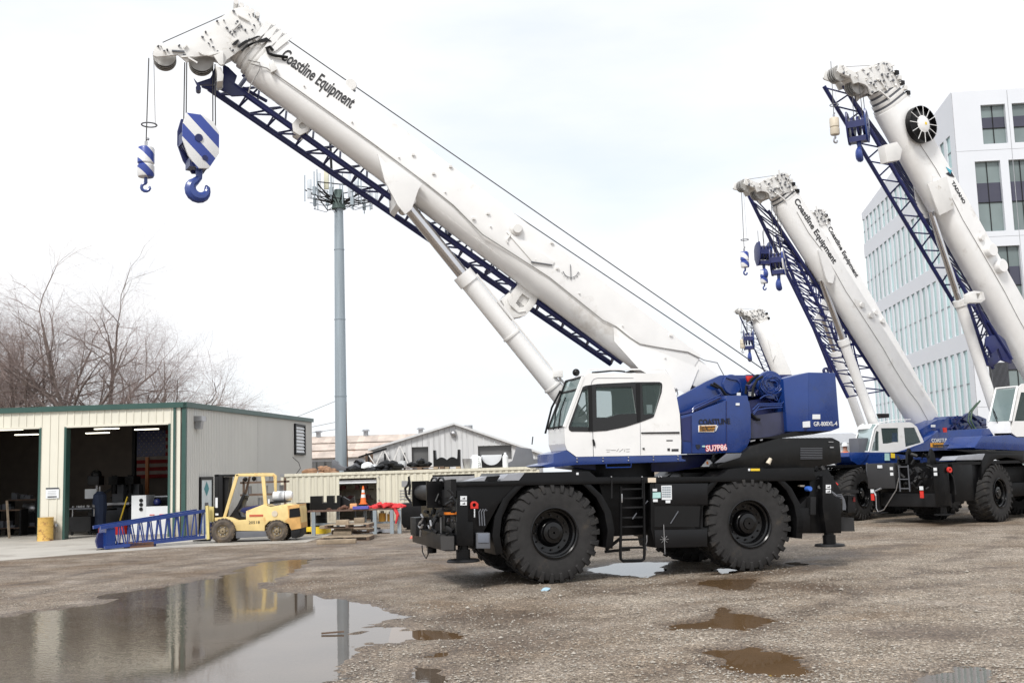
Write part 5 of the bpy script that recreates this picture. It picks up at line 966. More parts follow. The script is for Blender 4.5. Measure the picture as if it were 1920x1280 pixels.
for k in range(16): a=rb([(rr.uniform(560,720),rr.uniform(220,480))])[0];p_=q(*a,rr.uniform(.0,.3));m.cyl(p_,(p_[0]+rr.uniform(-.15,.15),p_[1]+.1,p_[2]+rr.uniform(-.12,.12)),rr.uniform(.02,.06),n=7)
m.build('rear_fittings',M['dark'],C)['kind']='stuff'
# engine hood
dk('engine_hood',pm('hood_black',(.006,.006,.006),.3,spec=.3,dirt=((.016,.015,.014),.55,3)),[(1345,871),(1359,862),(1368,850),(1393,849),(1407,836),(1460,821),(1561,820),(1575,827),(1578,866),(1526,878),(1345,878)],.25,2.95,.02)
m=MB()
for k in range(7): p0_=q(*bl([(1360,905+k*18)])[0],.24);p1_=q(*bl([(1590,903+k*18)])[0],.24);m.bar(p0_,p1_,.02,.012)
m.build('hood_louvre',M['midgrey'],C)['kind']='stuff'
dk('hood_front_plate',M['midgrey'],bl([(600,958),(740,955),(720,1000),(560,1050),(470,1058)]),.1,.2,.003)
for p_ in([(835,820),(885,812),(880,825),(832,836)],[(935,812),(962,806),(958,820),(935,824)],[(1675,885),(1715,888),(1712,900),(1675,900)],[(1660,832),(1710,834),(1710,840),(1660,840)]): dk('hinge_plate',M['steel'],bl(p_),.22,.245,0)
p_=bl([(1015,1068),(1045,1012)]);MB().cyl(q(*p_[0],.15),q(*p_[1],.15),.05,.035,n=10).build('exhaust_tip',M['beige'],C)
dk('yellow_label',M['yellowb'],bl([(835,1118),(930,1118),(930,1142),(835,1142)]),-.035,-.024,0);dk('small_label',M['paper'],bl([(808,1118),(828,1118),(828,1142),(808,1142)]),-.035,-.024,0);dk('deck_label',M['paper'],cb([(470,1195),(494,1195),(494,1220),(470,1220)]),-.035,-.024,0)
dk('warning_plate',M['paper'],bl([(310,1098),(345,1060),(375,1022),(405,1030),(430,1060),(470,1078),(460,1096)]),.6,.62,0);dk('warning_mark',M['orange'],bl([(365,1045),(380,1040),(388,1070),(370,1072)]),.585,.598,0)
# slewing deck
MB().cyl((1.85,1.6,1.7),(1.85,1.6,2.25),.85,n=32).build('turntable',M['dark'],C)
dk('slew_frame',M['navy'],[(1079,858),(1400,848),(1400,868),(1330,872),(1260,884),(1140,884),(1075,876)],1.0,2.2,.01)
dk('cab_platform',M['blue'],cb([(220,990),(350,955),(385,965),(460,1025),(1615,1005),(1620,1045),(1662,1058),(1660,1075),(460,1112),(150,1143),(92,1125),(95,1115),(220,1085)]),.28,1.3,.006)
for px_ in(477,760,1037,1310,1578):
    for dy_ in(0,33): c_=q(*cb([(px_,1045-(px_-477)*.025+dy_)])[0],.27);MB().ball(c_,.016,5).build('bolt_head',M['steel'],C)
MB().tube([q(*p_,.27) for p_ in cb([(795,1105),(795,1142),(1065,1136),(1067,1095)])],.012,5).build('step_bar',M['blue'],C)
# cab
CY0,CY1=.28,1.28
side_=cb([(370,950),(345,880),(340,700),(545,150),(600,112),(1380,112),(1470,125),(1510,170),(1560,350),(1597,560),(1612,850),(1610,990),(1590,1002),(470,1023)])
h1=cb([(405,695),(545,285),(598,285),(606,700)]);h2=cb([(682,262),(1078,262),(1122,552),(920,560),(800,598),(690,600)]);h3=cb([(1185,232),(1380,228),(1390,250),(1385,325),(1320,562),(1200,560)])
cab=dk('cab',M['white'],side_,CY0,CY0+.05,.0,holes=[h1,h2,h3]);cab['label']='white operator cab with black framed side glass'
far=[(1064,800),(1088,735),(1098,735),(1103,800)],[(1118,732),(1146,733),(1148,742),(1149,778),(1137,782),(1119,782)],[(1225,727),(1237,724),(1237,735),(1233,752)]
dk('far_wall',M['blackplastic'],[(1015+22,844),(1033,806),(1072,712),(1100,704),(1225,704),(1250,745),(1253,850),(1055,853)],CY1-.04,CY1,0,cab,holes=list(far))
sp=FC.pp(side_,CY0)
m=MB();idx=[(0,1),(1,2),(3,4),(4,5),(5,6),(6,7),(7,8),(8,9),(9,10),(10,11),(11,12),(12,13),(13,0)]
for i,j in idx: a,b=sp[i],sp[j];m.add([(a[0],CY0+.04,a[1]),(b[0],CY0+.04,b[1]),(b[0],CY1,b[1]),(a[0],CY1,a[1])],[(0,1,2,3)])
m.build('cab_shell',M['white'],cab,ang=50)
MB().add([(sp[2][0],CY0+.03,sp[2][1]),(sp[3][0],CY0+.03,sp[3][1]),(sp[3][0],CY1,sp[3][1]),(sp[2][0],CY1,sp[2][1])],[(0,1,2,3)]).build('windscreen',M['glassb'],cab)
a,b=Vector((sp[2][0],0,sp[2][1])),Vector((sp[3][0],0,sp[3][1]))
for y in(CY0+.02,CY1-.01): MB().bar(a+V(0,y,0),b+V(0,y,0),.06,.05).build('windscreen_pillar',M['white'] if y<1 else M['blackplastic'],cab)
for t_ in(0.02,.75,1.0): c_=a.lerp(b,t_);MB().bar(c_+V(0,CY0+.03,0),c_+V(0,CY1-.02,0),.05,.03).build('windscreen_bar',M['blackplastic'],cab)
for y0_,y1_ in((.5,.75),(.8,1.05)): MB().tube([a.lerp(b,.0)+V(-.05,y0_,-.02),a.lerp(b,.35)+V(-.05,y1_,0),a.lerp(b,.62)+V(-.04,y1_+.05,0)],.014,5).build('wiper',M['blackplastic'],cab)
MB().tube([a.lerp(b,.02)+V(-.08,CY1-.02,-.1),a.lerp(b,.45)+V(-.10,CY1-.0,0),a.lerp(b,.8)+V(-.05,CY1,0)],.022,6).build('mirror_arm',M['blackplastic'],cab)
band=cb([(385,700),(395,665),(540,262),(570,248),(700,230),(1100,210),(1375,208),(1402,222),(1407,245),(1400,320),(1315,585),(1300,597),(1160,650),(1000,700),(800,740),(640,750),(415,748),(390,730)])
dk('window_surround',M['darkwin'],band,CY0-.008,CY0-.001,0,cab,holes=[h1,h2,h3])
for h,nm in((h1,'quarter_window'),(h2,'door_window'),(h3,'rear_window')): dk(nm,M['glass'],h,CY0+.01,CY0+.016,0,cab)
dk('window_seal',M['blackplastic'],cb([(598,250),(640,248),(650,745),(606,745)]),CY0-.02,CY0-.009,0,cab);dk('window_seal',M['blackplastic'],cb([(1120,225),(1165,222),(1170,640),(1135,648)]),CY0-.016,CY0-.009,0,cab)
dk('window_notice',M['paper'],cb([(1234,458),(1297,456),(1299,548),(1240,550)]),CY0+.02,CY0+.024,0,cab)
dk('sliding_rail',M['dark'],cb([(1180,756),(1595,750),(1597,768),(1180,770)]),CY0-.02,CY0-.001,.002,cab);dk('door_handle',M['blackplastic'],cb([(648,832),(662,832),(675,870),(675,905),(655,900)]),CY0-.03,CY0-.001,.003,cab)
m=MB()
def seam(pts,w_=.010):
    P=[q(*p_,CY0-.001) for p_ in cb(pts)]
    for u,v in zip(P,P[1:]): m.bar(u,v,w_,.006)
seam([(648,750),(655,1018)]);seam([(630,238),(640,200),(665,175),(700,165),(1090,165)]);seam([(1165,655),(1170,1005)],.005)
m.build('door_seam',M['midgrey'],cab)
for p_,nm in(([(1453,840),(1520,840),(1520,852),(1453,852)],'small_plate'),([(1508,938),(1584,936),(1584,964),(1508,964)],'small_plate'),([(1462,930),(1490,930),(1492,960),(1464,960)],'small_plate')): dk(nm,M['text'],cb(p_),CY0-.006,CY0-.001,0,cab)
m=MB()
for (u,v) in(((795,945),(840,945)),((845,950),(900,948)),((800,968),(830,966)),((905,965),(930,935)),((935,968),(980,935)),((990,968),(1000,935)),((1010,966),(1050,964)),((1010,940),(1050,938)),((210,860),(235,860)),((240,885),(270,883))): P=[q(*p_,CY0-.001) for p_ in cb([u,v])];m.bar(P[0],P[1],.014,.004)
m.build('faint_emblem',M['ropelt'],cab)
dk('small_knob',M['blackplastic'],cb([(1195,925),(1215,925),(1215,942),(1195,942)]),CY0-.02,CY0-.001,.003,cab)
c_=q(*cb([(466,105)])[0],.9);MB().ball(c_,.075,8).build('work_lamp',M['blackplastic'],cab);MB().tube([c_,(c_[0]+.12,.8,c_[2]-.12),(c_[0]+.25,.7,c_[2]-.1)],.012,5).build('lamp_stalk',M['steel'],cab)
MB().tube([q(*p_,.4) for p_ in cb([(560,160),(610,75),(1440,68),(1480,130)])],.016,6).build('roof_rail',M['white'],cab)
MB().tube([q(*p_,.8) for p_ in cb([(640,107),(780,95),(870,85),(960,92),(1000,98)])],.018,5).build('roof_wiper',M['blackplastic'],cab);dk('roof_lamp',M['blackplastic'],cb([(1025,95),(1060,82),(1150,98),(1090,104)]),.6,.8,.005,cab)
MB().tube([q(*p_,.4) for p_ in cb([(1545,290),(1562,278),(1568,300),(1575,350),(1560,360)])],.014,5).build('grab_handle',M['steel'],cab)
MB().box(q(1160,790,.8)[0]-.25,q(1160,790,.8)[0]+.3,.5,1.0,2.45,2.95).box(q(1190,790,.8)[0],q(1190,790,.8)[0]+.16,.5,1.0,2.9,3.75).build('seat',M['dark'],cab,.04)
MB().box(q(1075,800,.6)[0]-.1,q(1090,800,.6)[0]+.1,.4,1.2,2.45,3.0).build('dash_console',M['midgrey'],cab,.03)
o=MB().lathe([(.17,-.014),(.19,0),(.17,.014),(.155,0),(.17,-.014)],(0,0,0),'z',22).build('steering_wheel',M['blackplastic'],cab);o.matrix_local=Matrix.Translation(q(*cb([(560,505)])[0],.6))@Matrix.Rotation(rad(-50),4,'Y')
# superstructure
dk('boom_foot_plate',M['blue'],bl([(55,365),(90,350),(360,200),(515,130),(790,130),(790,420),(500,520),(80,640)]),1.0,1.1,.006);dk('boom_foot_plate',M['blue'],bl([(55,365),(90,350),(360,200),(515,130),(790,130),(790,420),(500,520),(80,640)]),2.1,2.2,.006)
dk('front_cover',M['blue'],bl([(95,560),(205,535),(575,398),(582,345),(800,345),(808,398),(822,420),(836,520),(836,800),(790,900),(750,948),(110,960)]),.38,.98,.012)
dk('cover_strip',M['navy'],bl([(100,545),(230,498),(520,365),(545,372),(205,530)]),.45,.9,.004);dk('side_recess',M['navy'],bl([(92,590),(198,560),(200,830),(105,820)]),.365,.379,0)
m=MB();
for o_ in(0,25): m.tube([q(*p_,.4) for p_ in bl([(215,520-o_),(235,488-o_),(515,358-o_),(530,380-o_)])],.012,5)
m.build('cover_handrail',M['blue'],C)
for px_ in(205,575): m=MB().bar(q(*bl([(px_,560 if px_<300 else 400)])[0],.37),q(*bl([(px_+3,950)])[0],.37),.012,.008).build('panel_edge',M['navy'],C)
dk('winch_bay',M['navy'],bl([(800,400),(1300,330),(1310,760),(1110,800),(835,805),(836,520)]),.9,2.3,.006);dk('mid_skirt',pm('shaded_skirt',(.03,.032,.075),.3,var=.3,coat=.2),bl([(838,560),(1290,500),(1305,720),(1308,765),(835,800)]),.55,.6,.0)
dk('top_rail',M['navy'],bl([(790,125),(1265,125),(1265,150),(790,150)]),1.0,2.2,0)
c_=q(*bl([(1050,232)])[0],.62);MB().lathe([(.02,0),(.29,0),(.30,.03),(.30,.1),(.22,.12),(.22,1.6),(.30,1.62),(.30,1.7),(.02,1.72)],c_,'y',28).build('winch_drum',M['blue'],C)
m=MB()
for k in range(16): a=rr.uniform(0,6.28);b=a+rr.uniform(1,3);r_=rr.uniform(.1,.29);m.tube([(c_[0]+r_*math.cos(s),c_[1]-.04-rr.random()*.05,c_[2]+r_*.8*math.sin(s)) for s in np.linspace(a,b,6)],.012,5)
m.build('winch_piping',M['blue'],C)['kind']='stuff'
c2=q(*bl([(640,230)])[0],.95);MB().lathe([(.02,0),(.2,0),(.22,.03),(.22,.12),(.02,.12)],c2,'y',22).build('pivot_cover',M['blue'],C)
MB().tube([q(*p_,.93) for p_ in bl([(570,150),(620,170),(690,180),(720,215),(740,300)])],.014,6).build('hydraulic_pipe',M['blue'],C)
for pts,y in(([(850,500),(915,435),(1160,432),(1200,400)],.5),([(860,530),(925,455),(1165,450)],.5),([(930,380),(985,345),(1060,340)],.55),([(850,560),(900,500),(1000,480),(1170,470)],.5),([(1100,350),(1130,420),(1150,360),(1230,340)],.6)): MB().tube([q(*p_,y) for p_ in bl(pts)],.016,6).build('hydraulic_pipe',M['blue'],C)
for pts,y in(([(780,330),(790,240),(850,170),(900,135),(990,135)],.75),([(850,360),(860,260),(900,180),(960,145)],.5),([(840,540),(890,590),(930,600)],.5),([(440,215),(520,270),(560,330),(600,350)],.9),([(410,230),(490,265)],.9)): MB().tube([q(*p_,y) for p_ in bl(pts)],.03,7).build('black_hose',M['blackplastic'],C)
dk('red_latch',M['red'],bl([(790,138),(858,138),(852,170),(815,215),(795,175)]),.85,.9,.006)
for p_ in([(688,315),(728,315),(728,345),(688,345)],[(810,305),(880,305),(880,350),(810,350)]): dk('sticker',M['paper'],bl(p_),.85,.86,0)
dk('sticker',M['paper'],bl([(677,425),(716,425),(716,450),(677,450)]),.36,.372,0)
m=MB()
for k in range(22): a=bl([(rr.uniform(830,1240),rr.uniform(170,420))])[0];p_=q(*a,rr.uniform(.6,.85));m.cyl(p_,(p_[0]+rr.uniform(-.25,.25),p_[1]+.05,p_[2]+rr.uniform(-.15,.15)),rr.uniform(.015,.045),n=7)
m.build('winch_fittings',M['navy'],C)['kind']='stuff'
cwf=MB();P1=FC.pp(bl([(1445,100),(1730,105),(1745,300),(1775,688),(1692,720),(1445,722)]),.12);cwf.prism(P1,.12,3.08);P2=FC.pp(bl([(1265,150),(1445,100),(1445,722),(1307,720),(1290,500)]),.12)
cwf.add([(P1[0][0],.122,P1[0][1]),(P1[5][0],.122,P1[5][1]),(P2[3][0],.45,P2[3][1]),(P2[0][0],.45,P2[0][1]),(P1[0][0],3.07,P1[0][1]),(P1[5][0],3.07,P1[5][1]),(P2[3][0],2.7,P2[3][1]),(P2[0][0],2.7,P2[0][1])],[(0,1,2,3),(7,6,5,4),(0,3,7,4),(1,5,6,2),(3,2,6,7)])
CW=cwf.build('counterweight',M['blue'],C,.015)
dk('counterweight_base',M['blackplastic'],bl([(835,802),(1110,775),(1305,722),(1692,722),(1500,755),(1130,800)]),.3,2.9,.0)
c_=q(*bl([(1630,84)])[0],1.0);MB().lathe([(.075,-.03),(.075,.03),(.038,.03),(.038,-.03),(.075,-.03)],c_,'y',18).box(c_[0]-.05,c_[0]+.05,.97,1.03,c_[2]-.16,c_[2]-.05).build('lifting_lug',M['navy'],CW)
dk('sticker',M['paper'],bl([(1490,545),(1570,545),(1570,595),(1490,595)]),.105,.118,0,CW);dk('sticker',M['paper'],bl([(1386,622),(1462,615),(1464,680),(1388,684)]),.105,.118,0,CW)
p_=q(*bl([(1503,668)])[0],.1);text(CW,'lettering','GR-800XL-4',M['textw'],(p_[0],.112,p_[2]),.125,0,.86,.0005)
p_=q(*bl([(362,935)])[0],.36);text(C,'lettering','SU7P86',pm('pink_red_lettering',(.75,.12,.12)),(p_[0],.366,p_[2]),.16,rad(2),.92,.010);text(C,'lettering','SU7P86',M['textw'],(p_[0],.360,p_[2]),.16,rad(2),.92,.001,.001)
p_=q(*bl([(285,655)])[0],.36);text(C,'lettering','COASTLINE',M['textblk'],(p_[0],.37,p_[2]),.155,rad(1),.86,.004)
OY=pm('amber_block',(.72,.33,.03));dk('logo_block',M['paper'],bl([(278,660),(478,656),(446,732),(280,732)]),.366,.375,0);dk('logo_block',OY,bl([(290,668),(466,663),(440,724),(290,724)]),.358,.365,0);dk('logo_slash',M['paper'],bl([(478,668),(490,665),(465,722),(455,722)]),.366,.375,0)
p_=q(*bl([(296,692)])[0],.35);text(C,'lettering','Equipment',M['text'],(p_[0],.352,p_[2]),.075,rad(1),1.05,.001);p_=q(*bl([(296,720)])[0],.35);text(C,'lettering','Distributors',M['text'],(p_[0],.352,p_[2]),.07,rad(1),.98,.001)
dk('shield_emblem',M['textblk'],bl([(252,865),(298,865),(298,892),(278,915),(256,895)]),.366,.375,0);dk('small_tag',M['teal'],bl([(318,876),(345,872),(358,884),(345,892),(320,890)]),.366,.375,0)
# boom
yc=1.6;W_=.76
A=q(1290,768,yc);A=(lambda P,Q:(P[0]+(P[0]-Q[0])*.13,P[2]+(P[2]-Q[2])*.13))(q(1186,690,yc),q(462,150,yc));B=(q(462,150,yc)[0],q(462,150,yc)[2])
tp=q(900,351,yc-W_/2);tmp=Ax(A,B,1);Hh=(Vector((tp[0],0,tp[2]))-tmp.A).dot(tmp.n);print('boom',tmp.L,Hh)
ax=Ax(A,B,Hh)
boomsec(ax,.25,ax.L,yc,W_,0,Hh).build('base_boom_section',M['white'],C,.012)
m=MB();m.prism([(ax.p(t,n,0)[0],ax.p(t,n,0)[2]) for t,n in((-.55,.55),(1.2,.02),(1.5,Hh*.98),(-.3,Hh*.9))],yc-W_/2+.02,yc+W_/2-.02);m.build('boom_foot',M['white'],C,.03)
# seam, cables, doubler plates, text
def bp(px,py,y=None): y=yc-W_/2-.02 if y is None else y;return q(px,py,y)
sm=[(470,120),(500,128),(560,170),(700,270),(800,345),(850,385),(905,440),(960,475),(1030,520),(1080,560),(1130,600),(1155,612),(1180,632),(1200,645),(1240,652),(1290,660),(1320,675),(1345,680),(1350,690),(1357,703)]
MB().tube([bp(a,b) for a,b in sm],.012,5).build('side_cable',M['ropelt'],C)
MB().tube([bp(a,b) for a,b in((465,113),(487,118),(487,130),(470,160),(466,175))],.012,5).build('side_cable',M['ropelt'],C)
for k in range(9): t_=.9+(ax.L-1.2)*k/8.6;p_=ax.p(t_,Hh*.47,yc-W_/2-.02);MB().ball(p_,.02,5).build('cable_clip',M['white2'],C)
E(C,'doubler_plate',M['white'],FC,[(1150,613),(1160,608),(1200,645),(1310,690),(1290,740),(1200,693),(1152,640)],yc-W_/2-.005,yc-W_/2,0)
E(C,'stiffener_plate',M['white'],FC,[(950,435),(965,440),(1040,490),(1036,497),(998,490)],yc-W_/2-.03,yc-W_/2,.006);MB().bar(bp(996,491),bp(1035,497),.04,.02).build('plate_lip',M['midgrey'],C)
E(C,'cable_guard',M['white2'],FC,[(505,116),(512,112),(520,130),(508,136)],yc-W_/2-.08,yc-W_/2,.004)
MB().tube([bp(a,b,yc-W_/2-.05) for a,b in((512,95),(506,88),(500,90),(503,100),(512,104),(540,108))],.03,6).build('sensor_lead',M['blackplastic'],C)
c_=bp(968,430);MB().lathe([(.01,-.1),(.09,-.1),(.1,-.06),(.13,-.04),(.13,0)],c_,'y',16).build('anchor_hub',M['white2'],C);MB().tube([bp(957,440),bp(950,450),bp(952,455)],.02,5).build('small_hook',M['white2'],C)
for px_,py_ in((915,400),(888,410),(813,325),(775,290),(845,312),(1258,628),(1035,455),(1045,503)): c_=bp(px_,py_);MB().box(c_[0]-.03,c_[0]+.03,c_[1]-.02,c_[1]+.02,c_[2]-.02,c_[2]+.02).build('small_bracket',M['white2'],C)
ai=MB();c_=bp(1070,505)
ai.tube([(c_[0]+.17*math.cos(a),c_[1],c_[2]+.17*math.sin(a)) for a in np.linspace(rad(195),rad(345),12)],.007,4).bar((c_[0],c_[1],c_[2]-.22),(c_[0],c_[1],c_[2]+.1),.012,.008)
for k in range(7): a=rad(200+k*23);ai.bar((c_[0]+.17*math.cos(a),c_[1],c_[2]+.17*math.sin(a)),(c_[0]+.22*math.cos(a),c_[1],c_[2]+.22*math.sin(a)),.008,.006)
ai.build('angle_indicator',M['midgrey'],C)
c_=q(657,160,yc-.3);MB().lathe([(.01,-.06),(.11,-.06),(.13,0),(.11,.06),(.01,.06)],c_,'y',16).build('rope_roller',M['white2'],C);MB().bar((c_[0]-.1,c_[1],c_[2]-.05),(c_[0]+.1,c_[1],c_[2]-.12),.04).build('roller_bracket',M['midgrey'],C)
p0_,p1_=bp(524,108),bp(657,203);ang_=math.atan2(p1_[2]-p0_[2],p1_[0]-p0_[0]);Lt=math.hypot(p1_[2]-p0_[2],p1_[0]-p0_[0])
tx=text(C,'lettering','Coastline Equipment',M['text'],(0,0,0),.36,0,.70,.007,.003);wd=max(v.co.x for v in tx.data.vertices);tx.data.transform(Matrix.Translation((p0_[0],yc-W_/2-.006,p0_[2]))@Matrix.Rotation(-ang_,4,'Y')@Matrix.Diagonal((Lt/wd,1,1,1)))
# telescoped collars and boom head
for k in range(4):
    t0=ax.L-.02+.13*k;ins=.035*(k+1);boomsec(ax,t0,t0+.085,yc,W_-.10*k*.5,ins,Hh+.06-ins*.5).build('section_collar',M['white2'],C,.008);boomsec(ax,t0+.085,t0+.14,yc,W_-.1-.07*k,ins+.05,Hh-.05-ins).build('boom_section',M['white2'],C)
    MB().prism([(v[0],v[2]) for v in(ax.p(t0-.12,Hh*.62,0),ax.p(t0-.06,Hh*.62,0),ax.p(t0-.02,Hh+.06,0),ax.p(t0-.22,Hh+.12,0))],yc-W_/2-.03,yc-W_/2-.0).build('wear_pad_plate',M['white'],C)
zh=X(7.11,(280,0))
hp=zh([(60,590),(100,572),(480,600),(640,450),(1000,200),(1090,128),(1190,100),(1300,90),(1370,170),(1380,225),(1500,300),(1640,385),(1560,470),(1330,600),(1180,690),(1030,800),(990,870),(950,870),(900,800),(860,760),(760,740),(600,760),(500,830),(380,730),(250,745),(100,760),(50,740)])
HP=[Vector((v[0],0,v[1])) for v in FC.pp(hp,yc-.33)];HT=[((v-ax.A).dot(ax.d)-ax.L,(v-ax.A).dot(ax.n)) for v in HP];HS=[];HH=Hh
for y in(yc-.33,yc+.27): E(C,'head_plate',M['white2'],FC,hp,y,y+.05,.006)
E(C,'head_web',M['white2'],FC,zh([(640,450),(1000,200),(1190,120),(1500,320),(1330,600),(1000,760),(800,700),(620,640)]),yc-.24,yc+.2,.01)
for (cx,cy,r_) in((690,830,.235),(205,775,.215)): c_=q(*zh([(cx,cy)])[0],yc);HS.append(((Vector((c_[0],0,c_[2]))-ax.A).dot(ax.d)-ax.L,(Vector((c_[0],0,c_[2]))-ax.A).dot(ax.n),r_));[sheavew(C,(c_[0],yc+o_,c_[2]),r_,.1) for o_ in(-.09,.0,.09)];MB().cyl((c_[0],yc-.12,c_[2]),(c_[0],yc+.12,c_[2]),r_*.97,n=24).build('rope_groove',M['dark'],C)
E(C,'head_lug',M['white2'],FC,zh([(860,745),(985,680),(990,860),(955,870),(925,850)]),yc-.40,yc-.34,.005);E(C,'jib_hinge',M['white2'],FC,zh([(880,880),(960,900),(990,1000),(980,1080),(900,1090),(905,960)]),yc-.3,yc+.2,.01)
for pts in([(300,680),(470,690)],[(460,640),(500,600)],[(430,760),(590,750)],[(520,770),(640,840)],[(790,740),(960,690)],[(660,690),(720,730)],[(1100,580),(1190,520)],[(1180,620),(1300,540)],[(1230,680),(1330,600)],[(1110,400),(1210,300)],[(1180,200),(1330,280)],[(1110,140),(1140,160)]): 
    P=[q(*p_,yc-.36) for p_ in zh(pts)];MB().bar(P[0],P[1],.035,.03).build('head_fitting',M['midgrey'] if rr.random()<.4 else M['white2'],C)
def inpoly(x,y,P):
    c=False;n=len(P)
    for i in range(n):
        (x1,y1),(x2,y2)=P[i],P[(i+1)%n]
        if (y1>y)!=(y2>y) and x<(x2-x1)*(y-y1)/(y2-y1)+x1: c=not c
    return c
m=MB()
for k in range(140):
    px_=rr.uniform(290,515);py_=rr.uniform(15,118)
    if not inpoly(px_,py_,hp) or not inpoly(px_+3,py_+3,hp) or (k%3 and 340<px_<430): continue
    p_=q(px_,py_,yc-.34);m.cyl(p_,(p_[0]+rr.uniform(-.03,.03),p_[1]-.03,p_[2]+rr.uniform(-.03,.03)),rr.uniform(.01,.022),n=6)
m.build('head_bolts',M['midgrey'],C)['kind']='stuff'
for k in range(5): c_=q(*zh([(1150+k*70,110+k*40)])[0],yc);MB().cyl((c_[0],yc-.3,c_[2]),(c_[0],yc+.3,c_[2]),.05).build('guide_roller',M['white2'],C)
dp=lambda *a:E(C,'dark_slot',M['dark'],FC,zh(a),yc-W_/2-.045,yc-W_/2-.03)
dp((1100,600),(1130,560),(1180,525),(1195,550),(1150,600));dp((1170,630),(1240,560),(1440,480),(1480,480),(1380,530),(1260,590),(1200,635));dp((1220,675),(1290,600),(1560,500),(1630,550),(1340,580),(1250,680))
# ropes over the boom
def rope(p0_,p1_,y,y2=None,r_=.012): MB().cyl(q(*p0_,y),q(*p1_,yc if y2 is None else y2),r_,n=5).build('wire_rope',M['rope'],C)
rope((515,58),(1442,700),yc-.12,yc-.1,.013);rope((524,77),(888,350),yc+.1,yc+.1,.010);rope((888,350),(1415,704),yc+.1,yc+.15,.013);rope((305,80),(422,28),yc-.1,yc-.1,.010)
# lift cylinder
c0=q(763,385,yc);c1=q(1075,772,yc);c0,c1=Vector(c0),Vector(c1);mid=c0.lerp(c1,.345)
MB().cyl(c0,mid,.125,n=24).build('cylinder_rod',M['chrome'],C);MB().cyl(mid-(c1-c0).normalized()*.1,mid+(c1-c0).normalized()*.14,.215,n=28).build('cylinder_gland',M['white'],C);MB().cyl(mid,c1+(c1-c0)*.05,.185,n=28).build('lift_cylinder',M['cyl'],C)
for f_ in(.62,.87): p_=c0.lerp(c1,f_);MB().cyl(p_,p_+(c1-c0).normalized()*.04,.205,n=24).build('cylinder_clamp',M['white2'],C)
MB().cyl(c0.lerp(c1,.36)+V(.16,-.1,.12),c0.lerp(c1,.95)+V(.16,-.1,.12),.025,n=6).build('cylinder_pipe',M['cyl'],C);p_=c0.lerp(c1,.85)+V(.14,-.15,.14);MB().box(p_.x-.1,p_.x+.1,p_.y-.08,p_.y+.08,p_.z-.07,p_.z+.07).build('valve_block',M['white2'],C,.01)
for y in(yc-.5,yc+.42): E(C,'cylinder_bracket',M['white'],FC,[(708,288),(722,305),(738,305),(792,345),(785,355),(772,392),(760,402),(746,385),(722,340)],y,y+.06,.006)
E(C,'bracket_rib',M['white2'],FC,[(738,306),(786,343),(753,388),(745,380)],yc-.44,yc+.42,.006)
MB().cyl((c0.x,yc-.46,c0.z),(c0.x,yc+.46,c0.z),.1).build('cylinder_pin',M['white2'],C)
# stowed lattice jib
yl,ym_,yu=yc+.75,yc+.22,yc+.3
LC=[(q(392,166,yl),q(1146,682,yl)),(q(430,155,ym_),q(1166,679,ym_)),(q(455,140,yc+.75),q(1178,660,yc+.75))]
for i,(a_,b_) in enumerate(LC): MB().cyl(a_,b_,.062 if i<2 else .04,n=10).build('jib_chord',M['navy'],C)
ch=[(Vector(a_),Vector(b_)) for a_,b_ in LC];nbr=15
for (i,j) in((0,1),(1,2),(0,2)):
    for k in range(nbr):
        P=[ch[i][0].lerp(ch[i][1],(k+.3)/nbr),ch[j][0].lerp(ch[j][1],(k+.62)/nbr),ch[i][0].lerp(ch[i][1],(k+1.0)/nbr)]
        for u,v in((0,1),(1,2)): MB().cyl(P[u],P[v],.022,n=6).build('jib_brace',M['navy'],C)
jb=lambda y0_,y1_,pts:E(C,'jib_head_plate',M['navy'],FC,pts,y0_,y1_,.004)
jb(yc+.16,yc+.22,zh([(980,850),(1060,900),(1170,1010),(1130,1130),(1290,1270),(1100,1280),(930,1180),(905,1060),(980,1050)]));jb(yc+.2,yc+.26,zh([(590,1040),(640,1100),(820,1040),(870,900),(905,980),(900,1060),(860,1130),(690,1130),(640,1150)]));jb(yc+.7,yc+.76,zh([(680,1110),(800,1060),(860,960),(900,1000),(930,1250),(700,1160)]))
MB().cyl(q(372,165,yc+.1),V(*q(372,165,yc+.1))+V(0,.2,0),.05).build('jib_pin',M['navy'],C)
E(C,'jib_bracket',M['steel'],FC,zh([(910,1090),(980,1095),(985,1160),(960,1190),(900,1200),(890,1150)]),yc+.08,yc+.13,.004);MB().bar(q(455,165,yc+.2),q(500,190,yc+.5),.05).build('jib_strut',M['navy'],C);MB().bar(q(438,178,yc+.2),q(462,145,yc+.5),.06).build('jib_strut',M['navy'],C)
for pts in([(548,232),(560,218),(585,228),(578,246),(562,254),(550,246)],[(945,575),(962,545),(975,528),(1010,552),(1002,572),(985,592),(962,596)]):
    hl=[(pts[0][0]+(p_[0]-pts[0][0])*.4+ (np.mean([z_[0] for z_ in pts])-pts[0][0])*.6,0) for p_ in pts];cx=float(np.mean([z_[0] for z_ in pts]));cy=float(np.mean([z_[1] for z_ in pts]));hl=[(cx+(a_-cx)*.4+3,cy+(b_-cy)*.38-1) for a_,b_ in pts]
    E(C,'jib_clamp',M['white2'],FC,pts,yc+.05,yc+.11,.004,[hl]);E(C,'jib_clamp_back',M['white2'],FC,[(a_+2,b_-2) for a_,b_ in pts],yc+.12,yc+.6,.004)
E(C,'jib_cradle',M['white2'],FC,[(940,562),(955,548),(985,575),(968,597),(955,590)],yc+.12,yc+.6,.006);MB().tube([q(952,560,yc+.04),q(958,572,yc+.0),q(972,585,yc+.04),q(985,583,yc+.04)],.018,6).build('clamp_lever',M['white2'],C)
